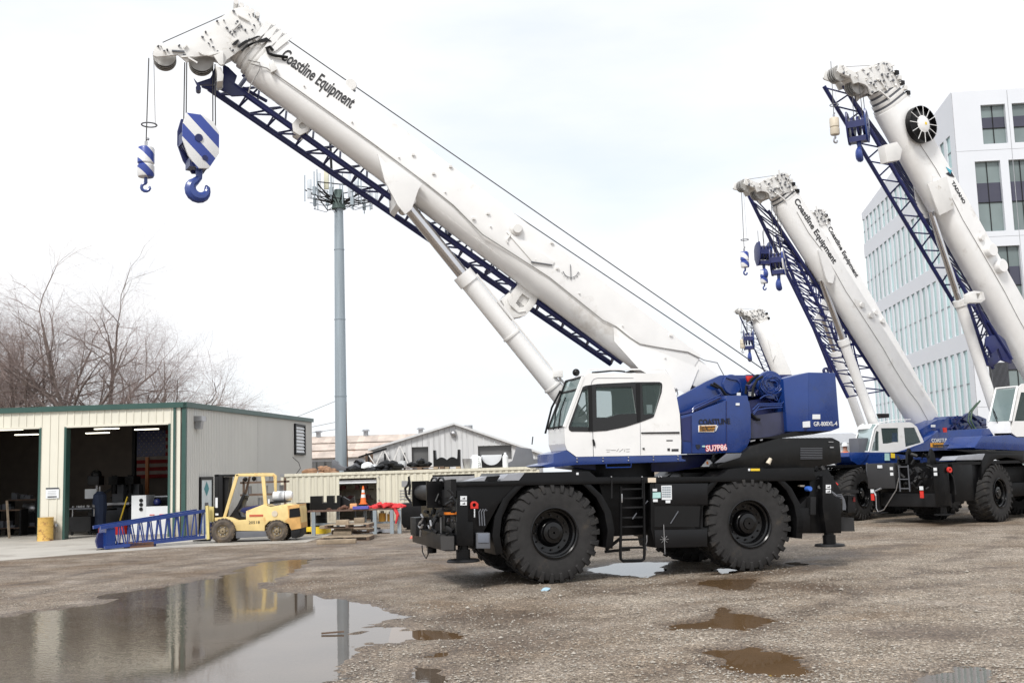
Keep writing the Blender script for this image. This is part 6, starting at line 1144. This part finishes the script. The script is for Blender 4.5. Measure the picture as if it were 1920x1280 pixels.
for pts in([(842,437),(846,424),(852,427),(848,440)],[(918,501),(925,497),(930,505),(921,510)]): E(C,'jib_stay',M['navy'],FC,pts,yc+.15,yc+.6,.003)
# hooks
p_=q(373,353,yc);t_=q(352,118,yc)[2]-p_[2];hookblock(FC,p_,t_,'large blue and white striped hook block under the nearest boom',1.08,14,.42,sheave=.27)
p_=q(273,362,yc);t_=q(288,110,yc)[2]-p_[2];ballhook(FC,p_,t_,'small blue and white striped weight with hook at the far left')
#@@OTHER
# ================= other cranes
def crane2(fr,label,boom,H,Wb,col,jib,cyl,yc=1.6,far=False,jm='navy',body=True,steer=0,wr=True):
    c=root('mobile_crane',label,'crane',fr,CG);q=fr.q;(b0,b1),(t0)=boom[:2],boom[2]
    P=q(*b1,yc);Q=q(*b0,yc);A=(P[0],P[2]);B=(Q[0],Q[2]);ax=Ax(A,B,1);tp=q(*t0,yc-Wb/2);Hh=(Vector((tp[0],0,tp[2]))-ax.A).dot(ax.n);Hh=max(.7,min(1.3,Hh)) if H is None else H;print('b2',label[:20],round(ax.L,2),round(Hh,2),[round(v,2) for v in(*A,*B)])
    ext=boom[3] if len(boom)>3 else 0
    ax=Ax((A[0]-ax.d.x*ext,A[1]-ax.d.z*ext),B,Hh)
    boomsec(ax,0,ax.L,yc,Wb,0,Hh).build('base_boom_section',M['white'],c,.012)
    n,st=col
    for k in range(n):
        t=ax.L-.02+st*k;ins=.04*(k+1);boomsec(ax,t,t+st*.6,yc,Wb-.05*k,ins,Hh+.06-ins*.5).build('section_collar',M['white2'],c,.006);boomsec(ax,t+st*.6,t+st,yc,Wb-.1-.05*k,ins+.05,Hh-.05-ins).build('boom_section',M['midgrey'] if not far else M['white2'],c)
    tl=ax.L+st*n
    # head: side plates, nose, sheaves
    sc_=Hh/HH*(.98 if not far else .9);tb=tl-.62*sc_;hq=[(tb+t*sc_,n_*sc_) for t,n_ in HT];pz=[(ax.p(t,n_,0)[0],ax.p(t,n_,0)[2]) for t,n_ in hq]
    for y in(yc-.36,yc+.30): MB().prism(pz,y,y+.05).build('head_plate',M['white2'],c,.008)
    cx_=sum(v[0] for v in hq)/len(hq);cn_=sum(v[1] for v in hq)/len(hq);MB().prism([(ax.p(cx_+(t-cx_)*.8,cn_+(n_-cn_)*.8,0)[0],ax.p(cx_+(t-cx_)*.8,cn_+(n_-cn_)*.8,0)[2]) for t,n_ in hq],yc-.2,yc+.2).build('head_web',M['white2'],c)
    for (t,n_,r_) in HS:
        s_=ax.p(tb+t*sc_,n_*sc_,yc);MB().cyl((s_[0],yc-.13,s_[2]),(s_[0],yc+.13,s_[2]),r_*sc_*.95,n=22).build('rope_groove',M['dark'],c)
        for o_ in(-.13,-.04,.05,.13): sheavew(c,(s_[0],yc+o_,s_[2]),r_*sc_)
    m=MB();r9=random.Random(5);m2=MB()
    for k in range(170):
        t_,n_=r9.uniform(min(v[0] for v in hq),max(v[0] for v in hq)),r9.uniform(min(v[1] for v in hq),max(v[1] for v in hq))
        if inpoly(t_,n_,hq): s_=ax.p(t_,n_,yc-.37);(m if k%3 else m2).cyl(s_,(s_[0]+r9.uniform(-.04,.04),s_[1]-.05,s_[2]+r9.uniform(-.04,.04)),r9.uniform(.012,.045),n=6)
    m.build('head_pins',M['white2'],c)['kind']='stuff';m2.build('head_bolts',M['midgrey'],c)['kind']='stuff'
    for k in range(4): s0_,s1_=ax.p(tb+.1+.25*k,Hh*(.3+.1*k),yc-.39),ax.p(tb+.5+.22*k,Hh*(.15+.2*k),yc-.39);MB().bar(s0_,s1_,.05,.05).build('head_rib',M['white2'],c)
    for k in range(n): s_=ax.p(ax.L+st*k+st*.3,Hh*.99,yc-Wb/2+.02);MB().box(s_[0]-.07,s_[0]+.07,s_[1]-.06,s_[1]+.04,s_[2]-.07,s_[2]+.07).build('collar_bracket',M['white2'] if k%2 else M['dark'],c)
    MB().cyl(ax.p(*hq[6],yc),ax.p(*hq[1],yc),.012,n=5).build('wire_rope',M['ropelt'],c)
    MB().cyl(ax.p(*hq[8],yc),ax.p(.2,Hh+.15,yc),.014,n=5).build('wire_rope',M['rope'],c)
    if not far:
        s_=[ax.p(ax.L*u,Hh*.47,yc-Wb/2-.015) for u in np.linspace(.06,.95,12)];s_=[(v[0]+.05*math.sin(i*1.7),v[1],v[2]+.04*math.sin(i*2.3)) for i,v in enumerate(s_)];MB().tube(s_,.011,4).build('side_cable',M['ropelt'],c)
        for u,w_ in((.55,.0),(.5,.1)): s_=ax.p(ax.L*u,Hh*(.7+w_),yc-Wb/2-.02);MB().lathe([(.01,-.08),(.1,-.08),(.12,0)],s_,'y',12).build('anchor_hub',M['white2'],c)
    # lift cylinder
    (k0,k1),fr_=cyl;c0,c1=Vector(q(*k0,yc)),Vector(q(*k1,yc));mid=c0.lerp(c1,fr_)
    MB().cyl(c0,mid,.12,n=16).build('cylinder_rod',M['chrome'],c);MB().cyl(mid-(c1-c0).normalized()*.1,mid+(c1-c0).normalized()*.12,.22,n=20).build('cylinder_gland',M['white'],c);MB().cyl(mid,c1,.185,n=20).build('lift_cylinder',M['cyl'],c)
    tt=(c0-ax.A).dot(ax.d);nn=(c0-ax.A).dot(ax.n)
    for y in(yc-.44,yc+.38): MB().prism([(ax.p(t,n_,0)[0],ax.p(t,n_,0)[2]) for t,n_ in((tt-.25,.1),(tt-.1,nn-.15),(tt+.15,nn-.1),(tt+1.1,.35),(tt+.9,Hh*.5),(tt,Hh*.42))],y,y+.06).build('cylinder_bracket',M['white'],c)
    # jib
    rc,rb,nb=(.07,.028,16) if not far else (.05,.018,10)
    yy=[yc+.8,yc+.25,yc+.8,yc+.4]
    lattice(c,M[jm],[(q(*a_,yy[i]),q(*b_,yy[i])) for i,(a_,b_) in enumerate(jib)],rc,rb,nb,[(0,1),(1,2)][:len(jib)-1],not far)
    if wr:
        for (x,y_,f_) in((0,0,False),(4.06,0,False),(0,2.48,True),(4.06,2.48,True)): cwheel(c,x,y_,f_,steer if x==0 else 0)
        MB().box(-.2,4.2,.7,2.5,.75,1.2).box(-2.0,5.9,.95,2.25,.95,1.75).build('frame',M['black'],c,.02)
        MB().box(-2.1,5.9,0,3.2,1.86,1.95).build('deck',M['black'],c)
    return c,ax,Hh
# middle crane
MC=Fr(gp(1622,975),25)
c,ax2,H2=crane2(MC,'middle crane with old style white and blue cab, boom lettered in black','x' and [(1452,392),(1692,772),(1572,480),1.6],None,.72,(4,.15),
  [((1397,352),(1590,745)),((1440,395),(1668,742)),((1470,450),(1674,722))],(((1540,525),(1640,800)),.42),steer=20)
q=MC.q
mz=X(4,(1560,680));mb=X(6.096,(1520,790))
def me_(name,mat,px,y0,y1,bev=.008,par=None,holes=()): return E(par or c,name,mat,MC,px,y0,y1,bev,holes)
body2=MB()
sdp=mz([(355,480),(345,455),(330,670),(300,665),(480,668),(690,600),(625,440),(590,435)])
cabp=mb([(665,350),(740,75),(790,20),(1130,5),(1165,20),(1215,60),(1295,230),(1290,245),(975,350)])
w1=mb([(695,335),(750,105),(778,115),(780,335)]);w2=mb([(805,75),(1000,72),(1005,235),(950,235),(880,250),(825,252)]);w3=mb([(1065,70),(1185,68),(1260,240),(1085,290)])
cb2=me_('cab',M['white'],cabp,.3,.35,0,holes=[w1,w2,w3]);cb2['label']='older white cab with three side windows and blue lower half'
sp=MC.pp(cabp,.3);m=MB()
for i in range(1,len(sp)): a,b=sp[i],sp[(i+1)%len(sp)];m.add([(a[0],.34,a[1]),(b[0],.34,b[1]),(b[0],1.3,b[1]),(a[0],1.3,a[1])],[(0,1,2,3)])
m.build('cab_shell',M['white'],cb2,ang=50)
m=MB();wsl=[mb([p_])[0] for p_ in((485,345),(515,210),(560,70),(600,28))];nr=[mb([p_])[0] for p_ in((660,345),(690,215),(725,80),(765,30))]
fa=[q(*p_,1.3) for p_ in wsl];ne=[q(*p_,.3) for p_ in nr];vs=[v for pr in zip(ne,fa) for v in pr];m.add(vs,[(2*k,2*k+1,2*k+3,2*k+2) for k in range(3)]);m.build('windscreen',M['glassb'],cb2)
for L1 in(fa,ne): MB().tube(L1,.03,6).build('windscreen_pillar',M['white'],cb2)
MB().tube([ne[0],fa[0]],.03,6).build('windscreen_sill',M['white'],cb2);MB().tube([q(*mb([(540,360)])[0],.8),q(*mb([(500,300)])[0],1.0),q(*mb([(545,150)])[0],1.1)],.015,5).build('wiper',M['blackplastic'],cb2)
for h,nm in((w1,'quarter_window'),(w2,'door_window'),(w3,'rear_window')): me_(nm,M['glass'],h,.31,.316,0,cb2)
me_('far_wall',M['midgrey'],[(a-9,b) for a,b in mb([(800,330),(800,60),(1130,40),(1250,240),(1240,340)])],1.26,1.3,0,cb2,holes=[mb([(930,130),(1010,130),(1010,230),(930,230)]),mb([(1030,120),(1120,120),(1130,200),(1040,200)])])
MB().box(.4,.9,.5,1.0,2.3,2.9).build('seat',M['midgrey'],cb2,.04)
me_('lower_body',M['blue'],mb([(450,350),(985,352),(1290,245),(1460,100),(1463,440),(975,515),(560,510),(470,450),(435,400)]),.25,1.35,.02)
me_('lower_body_front',M['blue'],mb([(455,352),(665,352),(640,420),(560,505),(470,450)]),.2,.26,.01)
me_('sticker',M['teal'],mb([(848,362),(900,362),(905,445),(850,445)]),.18,.195,0);me_('sticker',M['yellowb'],mb([(918,358),(962,358),(965,415),(920,415)]),.18,.195,0)
me_('roof_lamp',M['dark'],mz([(360,380),(430,380),(430,410),(375,415)]),.6,.8,.01);MB().tube([q(*p_,.4) for p_ in mz([(340,450),(470,428),(590,425)])],.015,5).build('roof_rail',M['white'],cb2)
me_('boom_support',M['blue'],mz([(660,500),(790,425),(850,420),(870,400),(1100,395),(1160,420),(1160,560),(1080,620),(1060,760),(900,790),(690,760),(600,660),(700,590)]),.6,2.6,.02)
me_('side_cover',M['blue'],mz([(480,670),(700,590),(780,520),(940,520),(960,640),(900,770),(480,790)]),.3,.62,.01);me_('light_panel',pm('pale_blue_panel',(.10,.15,.38),.3),mz([(690,560),(790,522),(720,575),(690,590)]),.28,.299,0)
s_=q(*mz([(1040,450)])[0],.9);MB().lathe([(.02,0),(.4,0),(.4,.12),(.28,.14),(.28,1.2),(.02,1.2)],s_,'y',24).build('winch_drum',M['blue'],c)
m=MB();r8=random.Random(8)
for k in range(30): a=mz([(r8.uniform(860,1130),r8.uniform(395,540))])[0];p_=q(*a,r8.uniform(.4,.6));m.cyl(p_,(p_[0]+r8.uniform(-.3,.3),p_[1],p_[2]+r8.uniform(-.2,.2)),r8.uniform(.02,.06),n=6)
m.build('winch_fittings',M['navy'],c)['kind']='stuff'
me_('red_latch',M['red'],mz([(835,485),(862,485),(862,522),(840,522)]),.4,.44,0);me_('sticker',M['paper'],mz([(745,463),(776,463),(776,482),(745,482)]),.5,.52,0)
MB().tube([q(*p_,.3) for p_ in mz([(1110,285),(1050,360),(1040,430),(1070,490),(1140,530)])],.035,7).build('green_hose',pm('green_hose',(.12,.20,.13)),c);MB().tube([q(*p_,.33) for p_ in mz([(1090,300),(1030,370),(1020,440),(1055,500),(1130,530)])],.03,7).build('green_hose',pm('green_hose2',(.08,.14,.09)),c)
p_=q(*mz([(740,595)])[0],.28);text(c,'lettering','COASTLINE',M['textw'],(p_[0],.235,p_[2]),.19,0,.95,.004);me_('logo_block',OY,mz([(738,600),(840,600),(828,630),(740,632)]),.228,.24,0);p_=q(*mz([(750,626)])[0],.26);text(c,'lettering','Equipment',M['text'],(p_[0],.22,p_[2]),.13,0,1,.004)
me_('nose_box',M['black'],mz([(350,800),(480,800),(480,900),(350,900)]),.0,.9,.01);me_('nose_box',M['black'],mz([(0,800),(120,810),(100,870),(0,860)]),3.0,3.2,.01)
me_('grey_fender',M['grey'],mz([(0,810),(118,805),(95,880),(40,850),(0,850)]),2.5,2.6,.0);me_('red_lifting_eye',M['red'],mz([(5,900),(40,895),(50,912),(38,928),(5,925)]),2.4,2.45,.01)
MB().tube([q(*p_,-.1) for p_ in mz([(262,750),(262,800),(270,850),(320,880)])],.035,7).build('mirror_stem',M['midgrey'],c)
# pale reflectors and hazard triangles
def blettering(par,ax,H,yc,Wb,s0,s1,n0,size,body='Coastline Equipment'):
    a=Vector(ax.p(s0,n0,yc-Wb/2-.006));b=Vector(ax.p(s1,n0,yc-Wb/2-.006));d=b-a;tx=text(par,'lettering',body,M['text'],(0,0,0),size,0,.7,.01,.003);wd=max(v.co.x for v in tx.data.vertices);L_=d.length
    an=math.atan2(d.z,d.x);tx.data.transform(Matrix.Translation(a)@Matrix.Rotation(-an,4,'Y')@Matrix.Diagonal((L_/wd,1,1,1)));return tx
blettering(c,ax2,H2,1.6,.72,ax2.L-.15,ax2.L-3.0,H2*.62,.36)
c_m=c
def hookpx(fr,px,py,y,topy,topx,lab,sc,rot,**k): p_=fr.q(px,py,y);t_=fr.q(topx,topy,y)[2]-p_[2];return hookblock(fr,p_,t_,lab,sc,rot,**k)
hookpx(MC,1461,532,1.6,385,1448,'blue hook block with white stripes hanging from the middle crane',1.0,40,wide=.5)
p_=MC.q(1398,517,1.6);ballhook(MC,p_,MC.q(1394,362,1.6)[2]-p_[2],'striped hook weight below the middle crane nose')
# crane directly behind the middle one
C4=Fr(tuple(np.array(MC.o)+np.array((1.0,5.0,0))),25)
c,ax4,H4=crane2(C4,'crane standing directly behind the middle crane, only boom and cylinder showing',[(1516,440),(1722,800),(1575,470)],1.05,.70,(3,.12),[((1455,440),(1560,700)),((1475,450),(1628,760)),((1490,470),(1600,640))],(((1545,600),(1620,810)),.3))
blettering(c,ax4,H4,1.6,.7,ax4.L-.2,ax4.L-2.7,H4*.74,.30);q4=C4.q
hookpx(C4,1433,512,1.6,430,1430,'slim blue hook block left of the striped one, from the rear crane',1.0,75,wide=.55,stripe=False)
p_=C4.q(1434,545,1.6);ballhook(C4,p_,1.9,'striped hook weight below the slim blue block')
# far crane
C5=Fr((at(1500,900,66)[0],66,0),14)
c,ax5,H5=crane2(C5,'farthest crane, small white boom above the near counterweight',[(1412,610),(1460,725),(1440,612)],1.0,.8,(3,.16),[((1386,590),(1436,702)),((1408,602),(1447,702)),((1412,610),(1450,700))],(((1445,668),(1470,730)),.2),far=True)
hookpx(C5,1406,668,1.6,590,1402,'tiny dark blue hook block of the farthest crane',1.3,60,wide=.5,stripe=False);p_=C5.q(1393,662,1.6);ballhook(C5,p_,2.0,'tiny brownish hook weight of the farthest crane',mat=M['beige'])
# right crane
RC=Fr(gp(1880,978),27);q=RC.q
c,ax3,H3=crane2(RC,'rightmost crane with largest white boom, cut by the right edge',[(1647,217),(1903,669),(1790,314),2.5],None,.86,(5,.20),
  [((1545,162),(1862,690)),((1582,160),(1884,672)),((1672,280),(1893,665))],(((1745,398),(1872,790)),.43),steer=14)
def re_(name,mat,px,y0,y1,bev=.008,par=None,holes=()): return E(par or c,name,mat,RC,px,y0,y1,bev,holes)
rz=X(4.268,(1700,700));jz=X(4.92,(1730,480))
# nose end of right crane
re_('nose_panel',M['black'],rz([(490-490,680),(110,690),(110,860),(0,870),(-60,865),(-60,690)]),3.1,3.2,.01)
FX=-2.15
def rxp(px,py): return RC.qx(px,py,FX)
def rf(name,mat,px,dx=.06,par=None):   # plates on the nose end, facing the camera-left side
    P=[rxp(*p_) for p_ in px];m=MB();n=len(P);m.add([(FX,p_[1],p_[2]) for p_ in P]+[(FX+dx,p_[1],p_[2]) for p_ in P],[tuple(range(n)),tuple(range(2*n-1,n-1,-1))]+[(i,(i+1)%n,n+(i+1)%n,n+i) for i in range(n)]);return m.build(name,mat,par or c)
MB().box(FX+.07,-1.2,0,3.2,.72,1.95).build('nose_body',M['black'],c,.02);MB().box(FX-.05,FX+.06,.1,3.1,.55,.98).build('bumper_beam',M['dark'],c,.02)
MB().box(FX-.35,FX-.06,2.0,3.2,1.15,1.98).build('grey_box',pm('box_grey',(.028,.028,.03),.5),c,.01);MB().box(FX-.3,FX-.06,.05,.45,.6,1.9).build('jack_housing',M['black'],c,.01)
j=MB().cyl((FX-.18,.25,.35),(FX-.18,.25,.7),.09).build('outrigger_jack',M['black'],c);MB().lathe([(.02,.05),(.3,.03),(.3,0),(.02,0)],(FX-.18,.25,.32),'z',20).build('foot_pad',M['dark'],j)
j=MB().cyl((FX-.18,2.95,.35),(FX-.18,2.95,1.15),.09).build('outrigger_jack',M['black'],c);MB().lathe([(.02,.05),(.3,.03),(.3,0),(.02,0)],(FX-.18,2.95,.32),'z',20).build('foot_pad',M['dark'],j)
m=MB()
for k in range(40): y=r8.uniform(.5,2.0);z=r8.uniform(1.0,2.25);m.cyl((FX-r8.uniform(.05,.3),y,z),(FX-r8.uniform(.05,.3),y+r8.uniform(-.2,.2),z+r8.uniform(-.2,.2)),r8.uniform(.015,.06),n=6)
m.build('nose_fittings',M['dark'],c)['kind']='stuff'
MB().prism([(FX-.2,2.3),(FX-.1,2.45),(FX+.0,2.3),(FX+.05,1.95),(FX-.25,1.95)],1.5,1.6).build('hook_hanger',M['black'],c);MB().prism([(FX-.2,2.2),(FX-.1,2.4),(FX+.0,2.25),(FX+.05,1.95),(FX-.25,1.95)],.6,.7).build('hook_hanger',M['black'],c)
m=MB()
for y in(1.35,1.75): m.bar((FX-.4,y,1.05),(FX-.4,y,1.9),.03)
L_=m.build('nose_ladder',M['midgrey'],c)
for z in(1.15,1.45,1.85): MB().bar((FX-.4,1.35,z),(FX-.4,1.75,z),.03).build('rung',M['midgrey'],L_)
for (y,z) in((.9,1.1),(3.0,1.0)): MB().box(FX-.38,FX-.36,y-.07,y+.07,z,z+.12).build('reflector_label',M['paper'],c);MB().box(FX-.38,FX-.36,y-.07,y+.07,z-.25,z-.03).build('red_reflector',M['red'],c)
for (y,z) in((.3,1.75),(.3,1.6),(2.1,1.8),(2.1,1.62)): MB().box(FX-.37,FX-.35,y-.06,y+.06,z-.05,z+.05).build('safety_sticker',M['paper'],c)
MB().box(FX-.37,FX-.35,2.5,2.7,1.82,1.92).build('safety_sticker',M['paper'],c)
MB().lathe([(.09,-.03),(.09,.03),(.04,.03),(.04,-.03),(.09,-.03)],(FX-.1,-.02,1.72),'y',16).build('red_lifting_eye',M['red'],c)
MB().tube([(FX-.1,-.03,1.65),(FX,-.05,1.5),(FX+.05,-.05,1.2),(FX+.05,-.05,.95)],.02,6).build('hydraulic_hose',M['dark'],c)
MB().tube([(FX-.42,2.55,1.15),(FX-.42,2.85,1.05),(FX-.42,2.8,.9)],.035,6).build('tow_hook',M['steel'],c)
MB().tube([(FX-.42,2.8,.9),(FX-.42,2.82,.5),(FX-.42,2.75,.38),(FX-.42,2.5,.45),(FX-.42,1.9,1.1),(FX-.42,1.75,1.5)],.018,6).build('tow_cable',M['steel'],c)
P=[rxp(*p_) for p_ in rz([(385,690),(410,660),(630,640),(600,690)])]
re_('grey_fender_plate',M['grey'],rz([(385,692),(415,660),(628,640),(605,690)]),-.02,.6,.004);re_('fender',M['black'],rz([(600,690),(640,640),(940,640),(940,720),(900,690),(800,668),(700,690),(640,760),(600,850)]),-.02,.75,.006)
re_('side_tank',M['black'],rz([(400,700),(600,690),(600,850),(520,1020),(400,1020)]),.1,.9,.01)
re_('deck_edge',M['black'],rz([(380,610),(940,620),(940,670),(620,650)]),.2,3.0,.006)
re_('lower_body',M['blue'],rz([(540,590),(600,500),(700,500),(830,490),(880,510),(1000,510),(1000,620),(640,605),(550,600)]),.3,1.4,.01);re_('blue_housing',M['blue'],rz([(560,560),(600,500),(600,440),(660,440),(700,500),(690,590)]),1.0,2.4,.01)
cp=rz([(640,470),(645,360),(700,150),(760,95),(880,75),(1000,85),(1150,80),(1150,500),(880,505),(850,480),(680,495)])
cb3=re_('cab',M['white'],rz([(835,470),(850,390),(895,110),(930,80),(1250,80),(1250,500),(880,505)]),.3,.36,0,holes=[rz([(862,380),(915,150),(1080,150),(1080,380)])]);cb3['label']='white cab at the right edge, windscreen facing left'
fa=[q(*p_,1.35) for p_ in rz([(655,385),(690,230),(715,120)])];ne=[q(*p_,.3) for p_ in rz([(830,380),(860,230),(885,105)])]
m=MB();m.add([v for pr in zip(ne,fa) for v in pr],[(0,1,3,2),(2,3,5,4)]);m.build('windscreen',M['glassb'],cb3)
for L1 in(fa,ne): MB().tube(L1,.04,6).build('windscreen_pillar',M['white'],cb3)
MB().tube([ne[2],fa[2]],.04,6).build('windscreen_header',M['white'],cb3)
lf=[q(*p_,1.35) for p_ in rz([(640,480),(655,385)])]+[q(*p_,.3) for p_ in rz([(830,380),(835,475)])];MB().add([lf[0],lf[1],lf[2],lf[3],*[(v[0]+.5,v[1],v[2]) for v in lf]],[(0,1,2,3),(0,3,7,4),(1,5,6,2),(0,4,5,1)]).build('cab_front',M['white'],cb3)
MB().tube([q(*p_,.9) for p_ in rz([(730,400),(700,330),(690,280)])],.016,5).build('wiper',M['blackplastic'],cb3);MB().tube([q(*p_,.95) for p_ in rz([(745,405),(715,340),(700,300)])],.016,5).build('wiper',M['blackplastic'],cb3)
MB().box(fa[2][0],fa[2][0]+2.2,.36,1.35,ne[2][2]-.05,ne[2][2]+.03).build('cab_roof',M['white'],cb3,.02);MB().box(ne[0][0]+.2,ne[0][0]+.9,.5,1.1,2.3,3.3).build('seat',M['dark'],cb3,.04);MB().box(fa[2][0]+.3,fa[2][0]+2.2,1.3,1.35,2.0,ne[2][2]).build('far_wall',M['midgrey'],cb3);re_('side_window',M['glass'],rz([(862,380),(915,150),(1080,150),(1080,380)]),.31,.316,0,cb3)
# jib foot cluster and clamp
re_('jib_foot_plate',M['navy'],jz([(600,740),(700,720),(760,770),(830,930),(820,990),(740,960),(700,850),(640,900),(600,830)]),.9,1.0,.006);re_('jib_foot_plate',M['navy'],jz([(590,760),(640,740),(720,960),(640,1020),(580,1000),(600,930),(640,930)]),1.7,1.8,.006)
lattice(c,M['navy'],[(q(*jz([(420,430)])[0],1.6),q(*jz([(600,1000)])[0],1.6)),(q(*jz([(500,440)])[0],1.0),q(*jz([(640,760)])[0],1.0)),(q(*jz([(600,600)])[0],.9),q(*jz([(820,950)])[0],.9))],.06,.025,5,[(0,1),(1,2)])
re_('jib_clamp',M['white2'],jz([(430,350),(480,320),(560,330),(580,400),(540,430),(440,430)]),.75,1.0,.01,holes=[jz([(495,345),(530,345),(535,395),(505,395)])]);re_('jib_clamp',M['white2'],[(1658,272),(1682,266),(1692,280),(1688,300),(1664,304)],.9,1.2,.01)
# hose reel, discs, lettering
s_=Vector(q(1732,232,1.6-.43-.3));rl=MB().lathe([(.30,0),(.31,.18),(.62,.2),(.62,.16),(.30,-.0)],s_,'y',36).build('hose_reel',M['blackplastic'],c)
MB().lathe([(.01,-.04),(.2,-.04),(.34,.03),(.34,.08),(.01,.08)],s_,'y',30).build('reel_hub',M['white'],rl);MB().lathe([(.61,-.0),(.63,-.0),(.63,.22),(.61,.22),(.61,0)],s_,'y',36).build('reel_rim',M['blackplastic'],rl)
for k in range(12): a=k*math.pi/6;MB().bar(s_+V(math.cos(a)*.28,-.02,math.sin(a)*.28),s_+V(math.cos(a)*.66,-.02,math.sin(a)*.66),.014,.02).build('spoke',M['white'],rl)
MB().box(s_.x+.02,s_.x+.1,s_.y-.05,s_.y-.041,s_.z-.04,s_.z+.05).build('reel_label',M['yellowb'],rl)
for px_,py_ in((1862,468),(1881,498)): s_=q(px_,py_,1.6-.43-.2);MB().lathe([(.01,-.02),(.22,-.02),(.24,0),(.24,.2),(.01,.2)],s_,'y',26).build('cable_reel',M['white'],c)
E(c,'panel_rib',M['white2'],RC,[(1762,404),(1790,390),(1775,330),(1740,345)],1.6-.50,1.6-.44,.006)
blettering(c,ax3,H3,1.6,.86,(Vector(q(1789,338,1.17))-ax3.A).dot(ax3.d),(Vector(q(1812,378,1.17))-ax3.A).dot(ax3.d),H3*.76,.2,'TADANO')
re_('emblem',pm('cyan',(.08,.42,.55)),[(1774,313),(1785,320),(1782,327)],1.15,1.165,0);re_('emblem',M['textblk'],[(1774,325),(1783,321),(1790,332),(1781,330)],1.15,1.165,0)
hookpx(RC,1612,288,1.6,160,1605,'blue hook block with ribbed side under the rightmost boom',1.1,35,wide=.6,stripe=False)
p_=q(1567,270,1.6);ballhook(RC,p_,q(1556,115,1.6)[2]-p_[2],'cream coloured hook weight of the rightmost crane',mat=M['beige'])
# ---------------------------------------------------------------- man between the cranes
def person():
    f=Fr((at(1588,900,40)[0],40,.95),0);t=root('person','person in hard hat and orange vest between the near and middle cranes','person',f)
    me=bpy.data.meshes.new('body');J=[(0,0,.95),(0,0,1.2),(0,0,1.42),(0,-.02,1.52),(0,-.04,1.62),(0,-.04,1.72),(.19,0,1.40),(.28,-.1,1.12),(.20,-.33,1.05),(-.19,0,1.40),(-.27,-.12,1.14),(-.12,-.34,1.08),(.09,0,.9),(.10,-.03,.48),(.10,.02,.06),(.11,-.12,.03),(-.09,0,.9),(-.10,.03,.48),(-.12,.06,.06),(-.13,-.08,.03)]
    ed=[(0,1),(1,2),(2,3),(3,4),(4,5),(2,6),(6,7),(7,8),(2,9),(9,10),(10,11),(0,12),(12,13),(13,14),(14,15),(0,16),(16,17),(17,18),(18,19)]
    rs=[.15,.15,.16,.06,.095,.08,.075,.05,.04,.075,.05,.04,.1,.065,.045,.04,.1,.065,.045,.04]
    me.from_pydata(J,ed,[]);o=link('body',me,t);md=o.modifiers.new('skin','SKIN');
    for v,rr_ in zip(me.skin_vertices[0].data if me.skin_vertices else [],rs): v.radius=(rr_,rr_)
    if not me.skin_vertices:
        bpy.context.view_layer.objects.active=o
    o.modifiers.new('sub','SUBSURF').levels=1;o.modifiers['sub'].render_levels=1;me.materials.append(M['skin'])
    MB().lathe([(.185,1.0),(.2,1.15),(.2,1.38),(.12,1.47),(.07,1.49)],(0,0,0),'z',14).build('vest',M['coneo'],t);MB().lathe([(.205,1.2),(.205,1.26)],(0,0,0),'z',14).build('reflective_band',M['yellowb'],t)
    MB().tube([(0.09,0,.95),(.10,-.03,.48),(.10,.02,.08)],[.12,.09,.08],10).tube([(-.09,0,.95),(-.10,.03,.48),(-.12,.06,.08)],[.12,.09,.08],10).build('trousers',M['denim'],t)
    MB().lathe([(.001,1.84),(.07,1.82),(.11,1.76),(.125,1.70),(.15,1.69)],(0,-.04,0),'z',14).build('hard_hat',M['paper'],t)
person()
